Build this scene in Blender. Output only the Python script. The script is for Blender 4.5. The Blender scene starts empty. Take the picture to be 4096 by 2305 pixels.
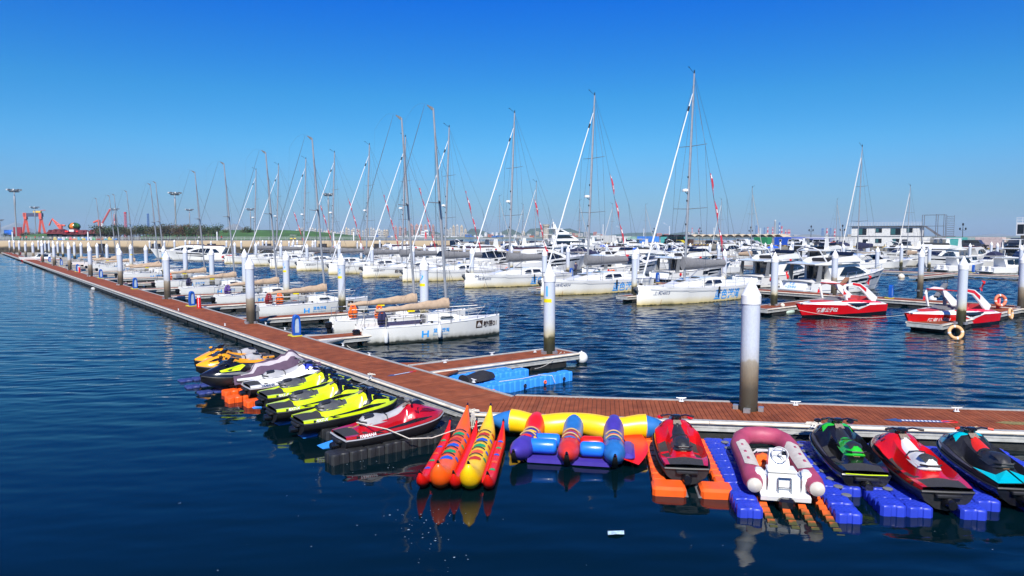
import bpy, math, random
from mathutils import Vector, Matrix
R = math.radians
rng = random.Random(7)
SC = bpy.context.scene
COL = SC.collection

# ------------------------------------------------------------------ camera
CAMH, FPX, PITCH = 5.6, 2767.0, R(4.29)
cam_d = bpy.data.cameras.new('camera'); cam = bpy.data.objects.new('camera', cam_d); COL.objects.link(cam)
cam.location = (0, 0, CAMH); cam.rotation_euler = (R(90) - PITCH, 0, 0)
cam_d.sensor_width = 36; cam_d.lens = FPX / 4096 * 36; cam_d.clip_end = 30000; cam_d.clip_start = 0.1
SC.camera = cam
def ray(px, py):
    a, b = (px - 2048) / FPX, (1152.5 - py) / FPX
    return Vector((a, math.cos(PITCH) + b * math.sin(PITCH), -math.sin(PITCH) + b * math.cos(PITCH)))
def at(px, py, z=0.0):                       # point of the photograph on the level z
    d = ray(px, py); k = (z - CAMH) / d.z
    return Vector((d.x * k, d.y * k, z))
def atY(px, py, Y):                          # point of the photograph at the distance Y
    d = ray(px, py); k = Y / d.y
    return Vector((d.x * k, Y, CAMH + d.z * k))
U, V = Vector((-.627, .779)), Vector((.779, .627))      # along the long walkway / along its fingers
AU, AV = math.atan2(.779, -.627), math.atan2(.627, .779)
W, N = Vector((.991, -.132)), Vector((.132, .991))      # along / across the near walkway
AW = math.atan2(-.132, .991)
def P(s, t, z=0.0):
    q = U * s + V * t
    return Vector((q.x, q.y, z))

# ------------------------------------------------------------------ materials
MATS = {}
def lk(nt, a, b): nt.links.new(a, b)
def mat(name, col, rough=.5, metal=0., var=.12, scale=6., bump=0., bscale=40., coat=0., spec=.5):
    if name in MATS: return MATS[name]
    m = bpy.data.materials.new(name); m.use_nodes = True; nt = m.node_tree
    b = nt.nodes['Principled BSDF']
    tc = nt.nodes.new('ShaderNodeTexCoord'); nz = nt.nodes.new('ShaderNodeTexNoise')
    nz.inputs['Scale'].default_value = scale; nz.inputs['Detail'].default_value = 5
    lk(nt, tc.outputs['Object'], nz.inputs['Vector'])
    cr = nt.nodes.new('ShaderNodeValToRGB'); lk(nt, nz.outputs['Fac'], cr.inputs['Fac'])
    e = cr.color_ramp.elements
    e[0].position, e[1].position = .3, .7
    e[0].color = [max(0, c * (1 - var)) for c in col] + [1]; e[1].color = [min(1, c * (1 + var * .6)) for c in col] + [1]
    lk(nt, cr.outputs['Color'], b.inputs['Base Color'])
    b.inputs['Roughness'].default_value = rough; b.inputs['Metallic'].default_value = metal
    b.inputs['Specular IOR Level'].default_value = spec
    if coat: b.inputs['Coat Weight'].default_value = coat; b.inputs['Coat Roughness'].default_value = .06
    if bump:
        n2 = nt.nodes.new('ShaderNodeTexNoise'); n2.inputs['Scale'].default_value = bscale; n2.inputs['Detail'].default_value = 4
        lk(nt, tc.outputs['Object'], n2.inputs['Vector'])
        bp = nt.nodes.new('ShaderNodeBump'); bp.inputs['Strength'].default_value = bump; bp.inputs['Distance'].default_value = .02
        lk(nt, n2.outputs['Fac'], bp.inputs['Height']); lk(nt, bp.outputs['Normal'], b.inputs['Normal'])
    MATS[name] = m
    return m
def zramp(name, stops, rough=.5, nscale=5., namp=.25, hfreq=1., bump=0., fine=.12):
    """colour by height above the object's foot, broken up by noise (tide stain, dirt at the waterline)"""
    if name in MATS: return MATS[name]
    m = bpy.data.materials.new(name); m.use_nodes = True; nt = m.node_tree; b = nt.nodes['Principled BSDF']
    tc = nt.nodes.new('ShaderNodeTexCoord'); sp = nt.nodes.new('ShaderNodeSeparateXYZ'); lk(nt, tc.outputs['Object'], sp.inputs[0])
    mp = nt.nodes.new('ShaderNodeMapping'); mp.inputs['Scale'].default_value = (1, 1, hfreq); lk(nt, tc.outputs['Object'], mp.inputs[0])
    oi = nt.nodes.new('ShaderNodeObjectInfo'); ad0 = nt.nodes.new('ShaderNodeVectorMath'); ad0.operation = 'ADD'
    lk(nt, mp.outputs[0], ad0.inputs[0]); lk(nt, oi.outputs['Location'], ad0.inputs[1])
    nz = nt.nodes.new('ShaderNodeTexNoise'); nz.inputs['Scale'].default_value = nscale; nz.inputs['Detail'].default_value = 6; lk(nt, ad0.outputs[0], nz.inputs['Vector'])
    ma = nt.nodes.new('ShaderNodeMath'); ma.operation = 'MULTIPLY_ADD'; ma.inputs[1].default_value = namp * 2; lk(nt, nz.outputs['Fac'], ma.inputs[0]); lk(nt, sp.outputs['Z'], ma.inputs[2])
    lo, hi = stops[0][0], stops[-1][0]
    mr = nt.nodes.new('ShaderNodeMapRange'); mr.inputs['From Min'].default_value = lo + namp; mr.inputs['From Max'].default_value = hi + namp; lk(nt, ma.outputs[0], mr.inputs['Value'])
    cr = nt.nodes.new('ShaderNodeValToRGB'); lk(nt, mr.outputs[0], cr.inputs['Fac'])
    els = cr.color_ramp.elements
    for i, (z, c) in enumerate(stops):
        p = (z - lo) / (hi - lo)
        e = els[0] if i == 0 else (els[len(els) - 1] if i == len(stops) - 1 else els.new(p))
        e.position = p
        e.color = list(c) + [1]
    n2 = nt.nodes.new('ShaderNodeTexNoise'); n2.inputs['Scale'].default_value = 22; n2.inputs['Detail'].default_value = 5; lk(nt, ad0.outputs[0], n2.inputs['Vector'])
    mx = nt.nodes.new('ShaderNodeMix'); mx.data_type = 'RGBA'; mx.blend_type = 'MULTIPLY'; mx.inputs['Factor'].default_value = fine * 3
    lk(nt, cr.outputs['Color'], mx.inputs['A']); lk(nt, n2.outputs['Color'], mx.inputs['B'])
    hs = nt.nodes.new('ShaderNodeHueSaturation'); hs.inputs['Saturation'].default_value = 0; lk(nt, n2.outputs['Color'], hs.inputs['Color'])
    br = nt.nodes.new('ShaderNodeBrightContrast'); br.inputs['Bright'].default_value = .4; lk(nt, hs.outputs['Color'], br.inputs['Color']); lk(nt, br.outputs['Color'], mx.inputs['B'])
    lk(nt, mx.outputs['Result'], b.inputs['Base Color'])
    b.inputs['Roughness'].default_value = rough
    if bump:
        bp = nt.nodes.new('ShaderNodeBump'); bp.inputs['Strength'].default_value = bump; bp.inputs['Distance'].default_value = .03
        lk(nt, n2.outputs['Fac'], bp.inputs['Height']); lk(nt, bp.outputs['Normal'], b.inputs['Normal'])
    MATS[name] = m
    return m

WHITE = mat('white_gelcoat', (.72, .72, .70), .22, var=.05, scale=3, coat=.3)
WHITE2 = mat('white_moulding', (.66, .67, .67), .35, var=.06, scale=9)
HULLW = zramp('hull_white_stained', [(-.1, (.10, .10, .04)), (.03, (.05, .05, .03)), (.07, (.62, .50, .22)), (.3, (.74, .66, .46)), (.62, (.80, .79, .74)), (1.6, (.82, .82, .80))], .25, 2.5, .12, .6, fine=.02)
HULLD = zramp('hull_white_scuffed', [(-.1, (.02, .025, .02)), (.10, (.03, .035, .03)), (.20, (.40, .40, .36)), (.42, (.66, .66, .63)), (1.3, (.78, .78, .76))], .3, 4, .12, .5, fine=.05)
GLASS = mat('dark_tinted_glass', (.008, .011, .016), .04, var=.3, scale=2, spec=.7)
BLACK = mat('black_rubber', (.012, .012, .014), .5, var=.4, scale=14, bump=.2, bscale=60)
BLKP = mat('black_gloss_plastic', (.008, .008, .010), .16, var=.3, scale=9, coat=.4)
CHAR = mat('charcoal_mat', (.028, .028, .03), .8, var=.35, scale=30, bump=.5, bscale=160)
GREYP = mat('mid_grey_plastic', (.16, .165, .17), .45, var=.18, scale=12)
ALU = mat('brushed_aluminium', (.5, .51, .52), .38, .75, var=.15, scale=18)
STEEL = mat('stainless_steel', (.6, .6, .61), .18, .95, var=.1, scale=20)
MASTM = mat('mast_aluminium', (.36, .37, .39), .38, .45, var=.14, scale=3)
KERB = mat('dock_kerb_aluminium', (.36, .36, .34), .6, .15, var=.2, scale=10, bump=.2, bscale=80)
BUMP = mat('cream_bumper_rail', (.68, .60, .48), .5, var=.28, scale=3)
FASC = mat('dock_fascia_aluminium', (.48, .48, .45), .5, .2, var=.2, scale=5)
FLOATB = mat('weathered_black_float', (.016, .017, .016), .7, var=.6, scale=5, bump=.4, bscale=25)
BEIGE = mat('beige_sail_canvas', (.37, .27, .185), .85, var=.16, scale=5, bump=.5, bscale=7)
GREYC = mat('grey_sail_canvas', (.17, .17, .175), .85, var=.14, scale=5, bump=.5, bscale=6)
ROPE = mat('white_rope', (.62, .58, .50), .8, var=.3, scale=40, bump=.6, bscale=200)
WIRE = mat('rigging_wire', (.10, .11, .13), .45, .3, var=.2)
CREAMT = mat('lifeline_tube', (.60, .58, .54), .5, var=.12)
BLUEP = mat('royal_blue_paint', (.008, .085, .42), .3, var=.16, scale=6, coat=.2)
CYANT = mat('sky_blue_lettering', (.012, .34, .86), .4, var=.03)
NAVYT = mat('navy_lettering', (.03, .06, .18), .45, var=.05)
BROWNT = mat('brown_lettering', (.055, .03, .02), .45, var=.05)
GREYT = mat('grey_lettering', (.16, .16, .19), .45, var=.05)
WHITET = mat('white_lettering', (.8, .8, .8), .45, var=.03)
REDT = mat('red_lettering', (.6, .012, .012), .45, var=.05)
YELT = mat('yellow_band', (.78, .62, .0), .5, var=.08)
REDC = mat('red_cloth', (.55, .008, .012), .8, var=.15, scale=9)
ORANGE = mat('safety_orange', (.85, .14, .012), .6, var=.15, scale=14)
DECKW = mat('non_slip_deck', (.58, .58, .56), .65, var=.08, scale=10)
TEAK = mat('teak_boards', (.26, .13, .07), .7, var=.3, scale=4)
NAVYC = mat('navy_canvas', (.012, .014, .05), .85, var=.2, scale=6, bump=.3, bscale=9)
BROWNC = mat('taupe_canvas', (.30, .26, .20), .85, var=.15, scale=6, bump=.3, bscale=9)
BLACKC = mat('black_canvas', (.012, .012, .016), .8, var=.3, scale=6, bump=.4, bscale=9)
CONC = mat('weathered_concrete', (.34, .30, .24), .85, var=.3, scale=.6, bump=.4, bscale=3)
PLANK = None
def plank_mat(name, base, pscale=1.0):
    m = mat(name, base, .75, var=.26, scale=2.2, bump=.25, bscale=30, spec=.15)
    nt = m.node_tree; b = nt.nodes['Principled BSDF']; src = b.inputs['Base Color'].links[0].from_socket      # every board weathers a little differently
    tc = nt.nodes.new('ShaderNodeTexCoord'); sx = nt.nodes.new('ShaderNodeSeparateXYZ'); lk(nt, tc.outputs['Object'], sx.inputs[0])
    d = nt.nodes.new('ShaderNodeMath'); d.operation = 'DIVIDE'; d.inputs[1].default_value = .135; lk(nt, sx.outputs['X'], d.inputs[0])
    f = nt.nodes.new('ShaderNodeMath'); f.operation = 'FLOOR'; lk(nt, d.outputs[0], f.inputs[0])
    wn = nt.nodes.new('ShaderNodeTexWhiteNoise'); wn.noise_dimensions = '1D'; lk(nt, f.outputs[0], wn.inputs['W'])
    n3 = nt.nodes.new('ShaderNodeTexNoise'); n3.inputs['Scale'].default_value = .55; n3.inputs['Detail'].default_value = 5; lk(nt, tc.outputs['Object'], n3.inputs['Vector'])
    ad = nt.nodes.new('ShaderNodeMath'); ad.operation = 'MULTIPLY_ADD'; ad.inputs[1].default_value = .34; lk(nt, wn.outputs['Value'], ad.inputs[0]); lk(nt, n3.outputs['Fac'], ad.inputs[2])
    cr = nt.nodes.new('ShaderNodeValToRGB'); lk(nt, ad.outputs[0], cr.inputs['Fac']); e = cr.color_ramp.elements; e[0].position = .38; e[1].position = 1.0; e[0].color = (.72, .70, .72, 1); e[1].color = (1.0, 1.0, 1.0, 1); e2 = e.new(.82); e2.color = (1, 1, 1, 1); e[2].color = (1, 1.16, 1.3, 1)
    mx = nt.nodes.new('ShaderNodeMix'); mx.data_type = 'RGBA'; mx.blend_type = 'MULTIPLY'; mx.inputs['Factor'].default_value = 1; lk(nt, src, mx.inputs['A']); lk(nt, cr.outputs['Color'], mx.inputs['B']); lk(nt, mx.outputs['Result'], b.inputs['Base Color'])
    return m
PLANK = plank_mat('red_brown_boards', (.255, .070, .027))
PLANKG = mat('dark_gap_under_boards', (.012, .006, .004), .9)

# ------------------------------------------------------------------ mesh builder
class MB:
    def __init__(s): s.v = []; s.f = []; s.m = []; s.k = 0; s.T = None
    def add(s, vs, fs):
        o = len(s.v)
        if s.T is not None: vs = [s.T @ Vector(p) for p in vs]
        s.v += [tuple(p) for p in vs]; s.f += [tuple(i + o for i in f) for f in fs]; s.m += [s.k] * len(fs)
        return s
    def mi(s, k): s.k = k; return s
    def box(s, x0, x1, y0, y1, z0, z1):
        return s.add([(x0, y0, z0), (x1, y0, z0), (x1, y1, z0), (x0, y1, z0), (x0, y0, z1), (x1, y0, z1), (x1, y1, z1), (x0, y1, z1)],
                     [(0, 3, 2, 1), (4, 5, 6, 7), (0, 1, 5, 4), (1, 2, 6, 5), (2, 3, 7, 6), (3, 0, 4, 7)])
    def bbox(s, x0, x1, y0, y1, z0, z1, b=.02):          # box with chamfered upright and top edges
        def ring(z, i): return [(x0 + i, y0, z), (x1 - i, y0, z), (x1, y0 + i, z), (x1, y1 - i, z), (x1 - i, y1, z), (x0 + i, y1, z), (x0, y1 - i, z), (x0, y0 + i, z)]
        def ringi(z): return [(x0 + b, y0 + b, z)] * 0 + [(x0 + 1.6 * b, y0 + b, z), (x1 - 1.6 * b, y0 + b, z), (x1 - b, y0 + 1.6 * b, z), (x1 - b, y1 - 1.6 * b, z), (x1 - 1.6 * b, y1 - b, z), (x0 + 1.6 * b, y1 - b, z), (x0 + b, y1 - 1.6 * b, z), (x0 + b, y0 + 1.6 * b, z)]
        return s.loft([ringi(z0), ring(z0 + b, b), ring(z1 - b, b), ringi(z1)])
    def loft(s, rings, closed=True, cap0=True, cap1=True):
        n = len(rings[0]); vs = [p for r in rings for p in r]; fs = []
        for i in range(len(rings) - 1):
            for j in range(n if closed else n - 1):
                a, b = i * n + j, i * n + (j + 1) % n
                fs.append((a, b, b + n, a + n))
        if closed and cap0: fs.append(tuple(range(n - 1, -1, -1)))
        if closed and cap1: fs.append(tuple((len(rings) - 1) * n + j for j in range(n)))
        return s.add(vs, fs)
    def lathe(s, prof, n=16, c=(0, 0, 0), cap=True):     # profile of (r, z)
        rs = [[(c[0] + r * math.cos(2 * math.pi * j / n), c[1] + r * math.sin(2 * math.pi * j / n), c[2] + z) for j in range(n)] for r, z in prof]
        return s.loft(rs, True, cap, cap)
    def tube(s, pts, r, n=6, cap=True, sq=None):         # r: number or list; sq: (ry, rz) flattening
        pts = [Vector(p) for p in pts]; rs = r if isinstance(r, (list, tuple)) else [r] * len(pts)
        rings = []; ref = None
        for i, p in enumerate(pts):
            t = (pts[min(i + 1, len(pts) - 1)] - pts[max(i - 1, 0)])
            if t.length < 1e-9: t = Vector((1, 0, 0))
            t.normalize()
            if ref is None: ref = Vector((0, 0, 1)) if abs(t.z) < .9 else Vector((1, 0, 0))
            a = t.cross(ref)
            if a.length < 1e-6: a = t.cross(Vector((0, 1, 0)))
            a.normalize(); b = a.cross(t).normalized(); ref = b
            ky, kz = sq or (1, 1)
            rings.append([p + a * (math.cos(2 * math.pi * j / n) * rs[i] * ky) + b * (math.sin(2 * math.pi * j / n) * rs[i] * kz) for j in range(n)])
        return s.loft(rings, True, cap, cap)
    def prism(s, poly, h0, h1, axis='y'):                # outline in the other two axes, thickness h0..h1 along axis
        def q(a, b, h): return (a, h, b) if axis == 'y' else ((a, b, h) if axis == 'z' else (h, a, b))
        n = len(poly); vs = [q(a, b, h0) for a, b in poly] + [q(a, b, h1) for a, b in poly]
        fs = [tuple(range(n)), tuple(range(2 * n - 1, n - 1, -1))] + [(i, i + n, (i + 1) % n + n, (i + 1) % n) for i in range(n)]
        return s.add(vs, fs)
    def quad(s, *p): return s.add(p, [tuple(range(len(p)))])
    def ell(s, c, r, n=12, k=8):
        rs = []
        for i in range(k + 1):
            a = -math.pi / 2 + math.pi * i / k; q = max(math.cos(a), .02)
            rs.append([(c[0] + r[0] * q * math.cos(2 * math.pi * j / n), c[1] + r[1] * q * math.sin(2 * math.pi * j / n), c[2] + r[2] * math.sin(a)) for j in range(n)])
        return s.loft(rs)
    def torus(s, c, R0, r, axis='z', n=24, k=8, sx=1., sy=1.):
        vs = []; fs = []
        for i in range(n):
            a = 2 * math.pi * i / n
            for j in range(k):
                b = 2 * math.pi * j / k; q = R0 + r * math.cos(b); w = r * math.sin(b)
                x, y = q * math.cos(a) * sx, q * math.sin(a) * sy
                p = (x, y, w) if axis == 'z' else ((x, w, y) if axis == 'y' else (w, x, y))
                vs.append((c[0] + p[0], c[1] + p[1], c[2] + p[2]))
                fs.append((i * k + j, ((i + 1) % n) * k + j, ((i + 1) % n) * k + (j + 1) % k, i * k + (j + 1) % k))
        return s.add(vs, fs)
    def build(s, name, mats, parent=None, smooth=38, fix=True, bevel=0):
        me = bpy.data.meshes.new(name); me.from_pydata(s.v, [], s.f)
        if not isinstance(mats, (list, tuple)): mats = [mats]
        for m in mats: me.materials.append(m)
        if len(mats) > 1: me.polygons.foreach_set('material_index', [min(k, len(mats) - 1) for k in s.m])
        if fix:
            import bmesh
            bm = bmesh.new(); bm.from_mesh(me); bmesh.ops.recalc_face_normals(bm, faces=bm.faces); bm.to_mesh(me); bm.free()
        if smooth:
            me.shade_smooth(); me.set_sharp_from_angle(angle=R(smooth))
        me.update()
        o = bpy.data.objects.new(name, me); COL.objects.link(o)
        if parent is not None: o.parent = parent
        if bevel:
            b = o.modifiers.new('bevel', 'BEVEL'); b.width = bevel; b.segments = 2; b.limit_method = 'ANGLE'
        return o

def tag(o, label=None, cat=None, group=None, kind=None):
    if label: o['label'] = label
    if cat: o['category'] = cat
    if group: o['group'] = group
    if kind: o['kind'] = kind
    return o
def empty(name, loc, rz=0, label=None, cat=None, group=None):
    o = bpy.data.objects.new(name, None); COL.objects.link(o); o.empty_display_size = .2
    o.location = loc; o.rotation_euler = (0, 0, rz)
    return tag(o, label, cat, group)
def copy_tree(o, loc=None, rz=None, label=None, group=None, scale=None, skip=()):
    def rec(src, par):
        c = src.copy(); COL.objects.link(c)
        if par is not None: c.parent = par
        for ch in KIDS(src):
            if ch.name.split('.')[0] not in skip: rec(ch, c)
        return c
    r = rec(o, None)
    if loc is not None: r.location = loc
    if rz is not None: r.rotation_euler = (0, 0, rz)
    if scale is not None: r.scale = scale if hasattr(scale, '__len__') else (scale,) * 3
    if label: r['label'] = label
    if group: r['group'] = group
    return r
_kids_cache = {}
def KIDS(o):
    if o.name not in _kids_cache: _kids_cache[o.name] = [c for c in bpy.data.objects if c.parent == o]
    return _kids_cache[o.name]
ORD = 'first second third fourth fifth sixth seventh eighth ninth tenth eleventh twelfth thirteenth fourteenth fifteenth sixteenth seventeenth eighteenth nineteenth twentieth'.split()
def ordn(i):
    if i < 20: return ORD[i]
    t, r = divmod(i + 1, 10)
    w = {2: 'twent', 3: 'thirt', 4: 'fort', 5: 'fift', 6: 'sixt', 7: 'sevent'}[t]
    return w + 'ieth' if r == 0 else w + 'y-' + ORD[r - 1]

_txt_cache = {}
def text_mesh(s, size, shear=0., bold=0., space=1.):
    key = (s, size, shear, bold, space)
    if key in _txt_cache: return _txt_cache[key]
    cu = bpy.data.curves.new('lettering', 'FONT'); cu.body = s; cu.size = size; cu.shear = shear; cu.offset = bold; cu.space_character = space; cu.resolution_u = 3
    o = bpy.data.objects.new('lettering', cu); COL.objects.link(o)
    bpy.context.view_layer.update()
    me = bpy.data.meshes.new_from_object(o.evaluated_get(bpy.context.evaluated_depsgraph_get()))
    vs = [tuple(v.co) for v in me.vertices]; fs = [tuple(p.vertices) for p in me.polygons]
    bpy.data.objects.remove(o); bpy.data.curves.remove(cu); bpy.data.meshes.remove(me)
    _txt_cache[key] = (vs, fs)
    return vs, fs
def text(s, size, m, parent, warp, name='lettering', shear=0., bold=0., space=1., center=False, sx=1.):
    """lettering as a sheet laid on a surface: warp(a, b) gives the point for the text's own (along, up)"""
    vs, fs = text_mesh(s, size, shear, bold, space)
    if not vs: return None
    dx = -(max(v[0] for v in vs) + min(v[0] for v in vs)) / 2 if center else 0
    mb = MB(); mb.add([warp((v[0] + dx) * sx, v[1]) for v in vs], fs)
    return mb.build(name, m, parent, smooth=0, fix=False)
# ------------------------------------------------------------------ light, sky, air
SUNDIR = Vector((-.02, -1, 0)).normalized() * math.cos(R(44)) + Vector((0, 0, math.sin(R(44))))
wd = bpy.data.worlds.new('World'); SC.world = wd; wd.use_nodes = True
nt = wd.node_tree; bg = nt.nodes['Background']
sky = nt.nodes.new('ShaderNodeTexSky'); sky.sky_type = 'NISHITA'; sky.sun_disc = False
sky.sun_elevation = R(44); sky.sun_rotation = math.atan2(SUNDIR.x, SUNDIR.y); sky.altitude = 0; sky.air_density = 1.0; sky.dust_density = .25; sky.ozone_density = 5.0
hs = nt.nodes.new('ShaderNodeHueSaturation'); hs.inputs['Saturation'].default_value = 1.15; hs.inputs['Value'].default_value = 1.0
tint = nt.nodes.new('ShaderNodeMix'); tint.data_type = 'RGBA'; tint.blend_type = 'MULTIPLY'; tint.inputs['Factor'].default_value = 1; tint.inputs['B'].default_value = (.87, .97, 1.08, 1)
lk(nt, sky.outputs[0], tint.inputs['A']); lk(nt, tint.outputs['Result'], hs.inputs['Color'])
# deepen the clear autumn blue channel by channel, and let the lowest few degrees dim a little into the haze
KS = .1334; sr_ = nt.nodes.new('ShaderNodeSeparateColor'); cb_ = nt.nodes.new('ShaderNodeCombineColor'); lk(nt, hs.outputs[0], sr_.inputs[0])
tcs = nt.nodes.new('ShaderNodeTexCoord'); szs = nt.nodes.new('ShaderNodeSeparateXYZ'); lk(nt, tcs.outputs['Generated'], szs.inputs[0])
for ch, (a_, g_, lo_) in zip(('Red', 'Green', 'Blue'), ((1.1, 1.2, .62), (.80, 1.14, .64), (.93, .80, .72))):
    m_ = nt.nodes.new('ShaderNodeMath'); m_.operation = 'MULTIPLY'; m_.inputs[1].default_value = KS; lk(nt, sr_.outputs[ch], m_.inputs[0])
    p_ = nt.nodes.new('ShaderNodeMath'); p_.operation = 'POWER'; p_.inputs[1].default_value = g_; lk(nt, m_.outputs[0], p_.inputs[0])
    r_ = nt.nodes.new('ShaderNodeMapRange'); r_.interpolation_type = 'SMOOTHSTEP'; r_.inputs['From Min'].default_value = 0; r_.inputs['From Max'].default_value = .13; r_.inputs['To Min'].default_value = a_ * lo_ / KS; r_.inputs['To Max'].default_value = a_ / KS; lk(nt, szs.outputs['Z'], r_.inputs['Value'])
    q_ = nt.nodes.new('ShaderNodeMath'); q_.operation = 'MULTIPLY'; lk(nt, p_.outputs[0], q_.inputs[0]); lk(nt, r_.outputs[0], q_.inputs[1]); lk(nt, q_.outputs[0], cb_.inputs[ch]); rp_ = nt.nodes.new('ShaderNodeValToRGB'); lk(nt, szs.outputs['Z'], rp_.inputs['Fac']); el_ = rp_.color_ramp.elements
STP = [(0, (.64, .87, .88)), (.034, (.56, .85, .87)), (.085, (.53, .89, .88)), (.13, (.46, .96, .88)), (.19, (.35, 1.0, .885)), (.26, (.20, .9, .97)), (.32, (.05, .81, 1.08)), (1, (.045, .80, 1.05))]
for i_, (z_, c_) in enumerate(STP):
    e_ = el_[0] if i_ == 0 else (el_[len(el_) - 1] if i_ == len(STP) - 1 else el_.new(z_)); e_.position = z_; e_.color = [v_ / 4 for v_ in c_] + [1]
vm_ = nt.nodes.new('ShaderNodeVectorMath'); vm_.operation = 'MULTIPLY'; lk(nt, cb_.outputs[0], vm_.inputs[0]); lk(nt, rp_.outputs[0], vm_.inputs[1])
vs_ = nt.nodes.new('ShaderNodeVectorMath'); vs_.operation = 'SCALE'; vs_.inputs['Scale'].default_value = 4; lk(nt, vm_.outputs[0], vs_.inputs[0]); lk(nt, vs_.outputs[0], bg.inputs['Color']); bg.inputs['Strength'].default_value = .088
sun_d = bpy.data.lights.new('sun', 'SUN'); sun_d.energy = 4.8; sun_d.angle = R(.53); sun_d.color = (1, .955, .88)
sun = bpy.data.objects.new('sun', sun_d); COL.objects.link(sun); sun.rotation_euler = SUNDIR.to_track_quat('Z', 'Y').to_euler(); sun.location = SUNDIR * 200
SC.view_settings.view_transform = 'Standard'; SC.view_settings.look = 'None'; SC.view_settings.exposure = .6; SC.view_settings.gamma = 1
SC.cycles.use_denoising = True; SC.cycles.max_bounces = 6; SC.cycles.diffuse_bounces = 2; SC.cycles.glossy_bounces = 3; SC.cycles.transmission_bounces = 4
SC.cycles.volume_bounces = 0; SC.cycles.caustics_reflective = False; SC.cycles.caustics_refractive = False; SC.cycles.sample_clamp_indirect = 6

# the air: a thin even haze, from just under the water to above the tallest stack
hz = MB().box(-3000, 3400, -60, 5200, -1.2, 112).build('haze', [], smooth=0)
hm = bpy.data.materials.new('thin_sea_haze'); hm.use_nodes = True; hn = hm.node_tree
hn.nodes.remove(hn.nodes['Principled BSDF'])
pv = hn.nodes.new('ShaderNodeVolumePrincipled'); pv.inputs['Color'].default_value = (.45, .72, 1, 1); pv.inputs['Density'].default_value = .00010; pv.inputs['Anisotropy'].default_value = 0
lk(hn, pv.outputs[0], hn.nodes['Material Output'].inputs['Volume']); hz.data.materials.append(hm)
tag(hz, kind='stuff'); hz['label'] = 'thin pale blue sea haze over the far shore'

# ------------------------------------------------------------------ water
wm = bpy.data.materials.new('harbour_water'); wm.use_nodes = True; nt = wm.node_tree; b = nt.nodes['Principled BSDF']
b.inputs['Base Color'].default_value = (.0004, .0065, .0095, 1); b.inputs['Roughness'].default_value = .04; b.inputs['IOR'].default_value = 1.333; b.inputs['Specular IOR Level'].default_value = .36
geo = nt.nodes.new('ShaderNodeNewGeometry')
def wmap(rot, sc):
    mp = nt.nodes.new('ShaderNodeMapping'); mp.inputs['Rotation'].default_value = (0, 0, rot); mp.inputs['Scale'].default_value = sc
    lk(nt, geo.outputs['Position'], mp.inputs[0]); return mp.outputs[0]
def wnoise(vec, scale, detail=3, dist=0., rough=.5):
    n = nt.nodes.new('ShaderNodeTexNoise'); n.inputs['Scale'].default_value = scale; n.inputs['Detail'].default_value = detail; n.inputs['Distortion'].default_value = dist; n.inputs['Roughness'].default_value = rough
    lk(nt, vec, n.inputs['Vector']); return n.outputs['Fac']
def wmath(op, a, bb, c=None):
    n = nt.nodes.new('ShaderNodeMath'); n.operation = op
    for i, x in enumerate((a, bb, c)):
        if x is None: continue
        if isinstance(x, (int, float)): n.inputs[i].default_value = x
        else: lk(nt, x, n.inputs[i])
    return n.outputs[0]
v1 = wmap(R(12), (1, 2.3, 1)); v2 = wmap(R(-18), (1, 1.9, 1))
rip = wmath('MULTIPLY_ADD', wnoise(v1, 1.5, 4, .5, .55), .11, wmath('MULTIPLY', wnoise(v2, .5, 2, .3), .13))
fine = wmath('MULTIPLY', wnoise(v2, 4.2, 2, .4), .022)
# sheltered water near the walkway and outside it lies calmer; gusts roughen patches
sp = nt.nodes.new('ShaderNodeSeparateXYZ'); lk(nt, geo.outputs['Position'], sp.inputs[0])
tt = wmath('ADD', wmath('MULTIPLY', sp.outputs['X'], V.x), wmath('MULTIPLY', sp.outputs['Y'], V.y))
m1 = nt.nodes.new('ShaderNodeMapRange'); m1.inputs['From Min'].default_value = 10.5; m1.inputs['From Max'].default_value = 14.5; m1.inputs['To Min'].default_value = .30; m1.inputs['To Max'].default_value = 1
lk(nt, tt, m1.inputs['Value'])
ww = wmath('ADD', wmath('MULTIPLY', sp.outputs['X'], N.x), wmath('MULTIPLY', sp.outputs['Y'], N.y))
m2 = nt.nodes.new('ShaderNodeMapRange'); m2.inputs['From Min'].default_value = 17; m2.inputs['From Max'].default_value = 24; m2.inputs['To Min'].default_value = .30; m2.inputs['To Max'].default_value = 1
lk(nt, ww, m2.inputs['Value'])
gust = nt.nodes.new('ShaderNodeMapRange'); gust.inputs['From Min'].default_value = .35; gust.inputs['From Max'].default_value = .65; gust.inputs['To Min'].default_value = .6; gust.inputs['To Max'].default_value = 1.1
lk(nt, wnoise(v1, .05, 2), gust.inputs['Value'])
calm = wmath('MULTIPLY', wmath('MULTIPLY', m1.outputs[0], m2.outputs[0]), gust.outputs[0])
hgt = wmath('MULTIPLY', wmath('ADD', rip, fine), calm)
bp = nt.nodes.new('ShaderNodeBump'); bp.inputs['Strength'].default_value = 1; bp.inputs['Distance'].default_value = 1.0
lk(nt, hgt, bp.inputs['Height']); lk(nt, bp.outputs['Normal'], b.inputs['Normal'])
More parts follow.
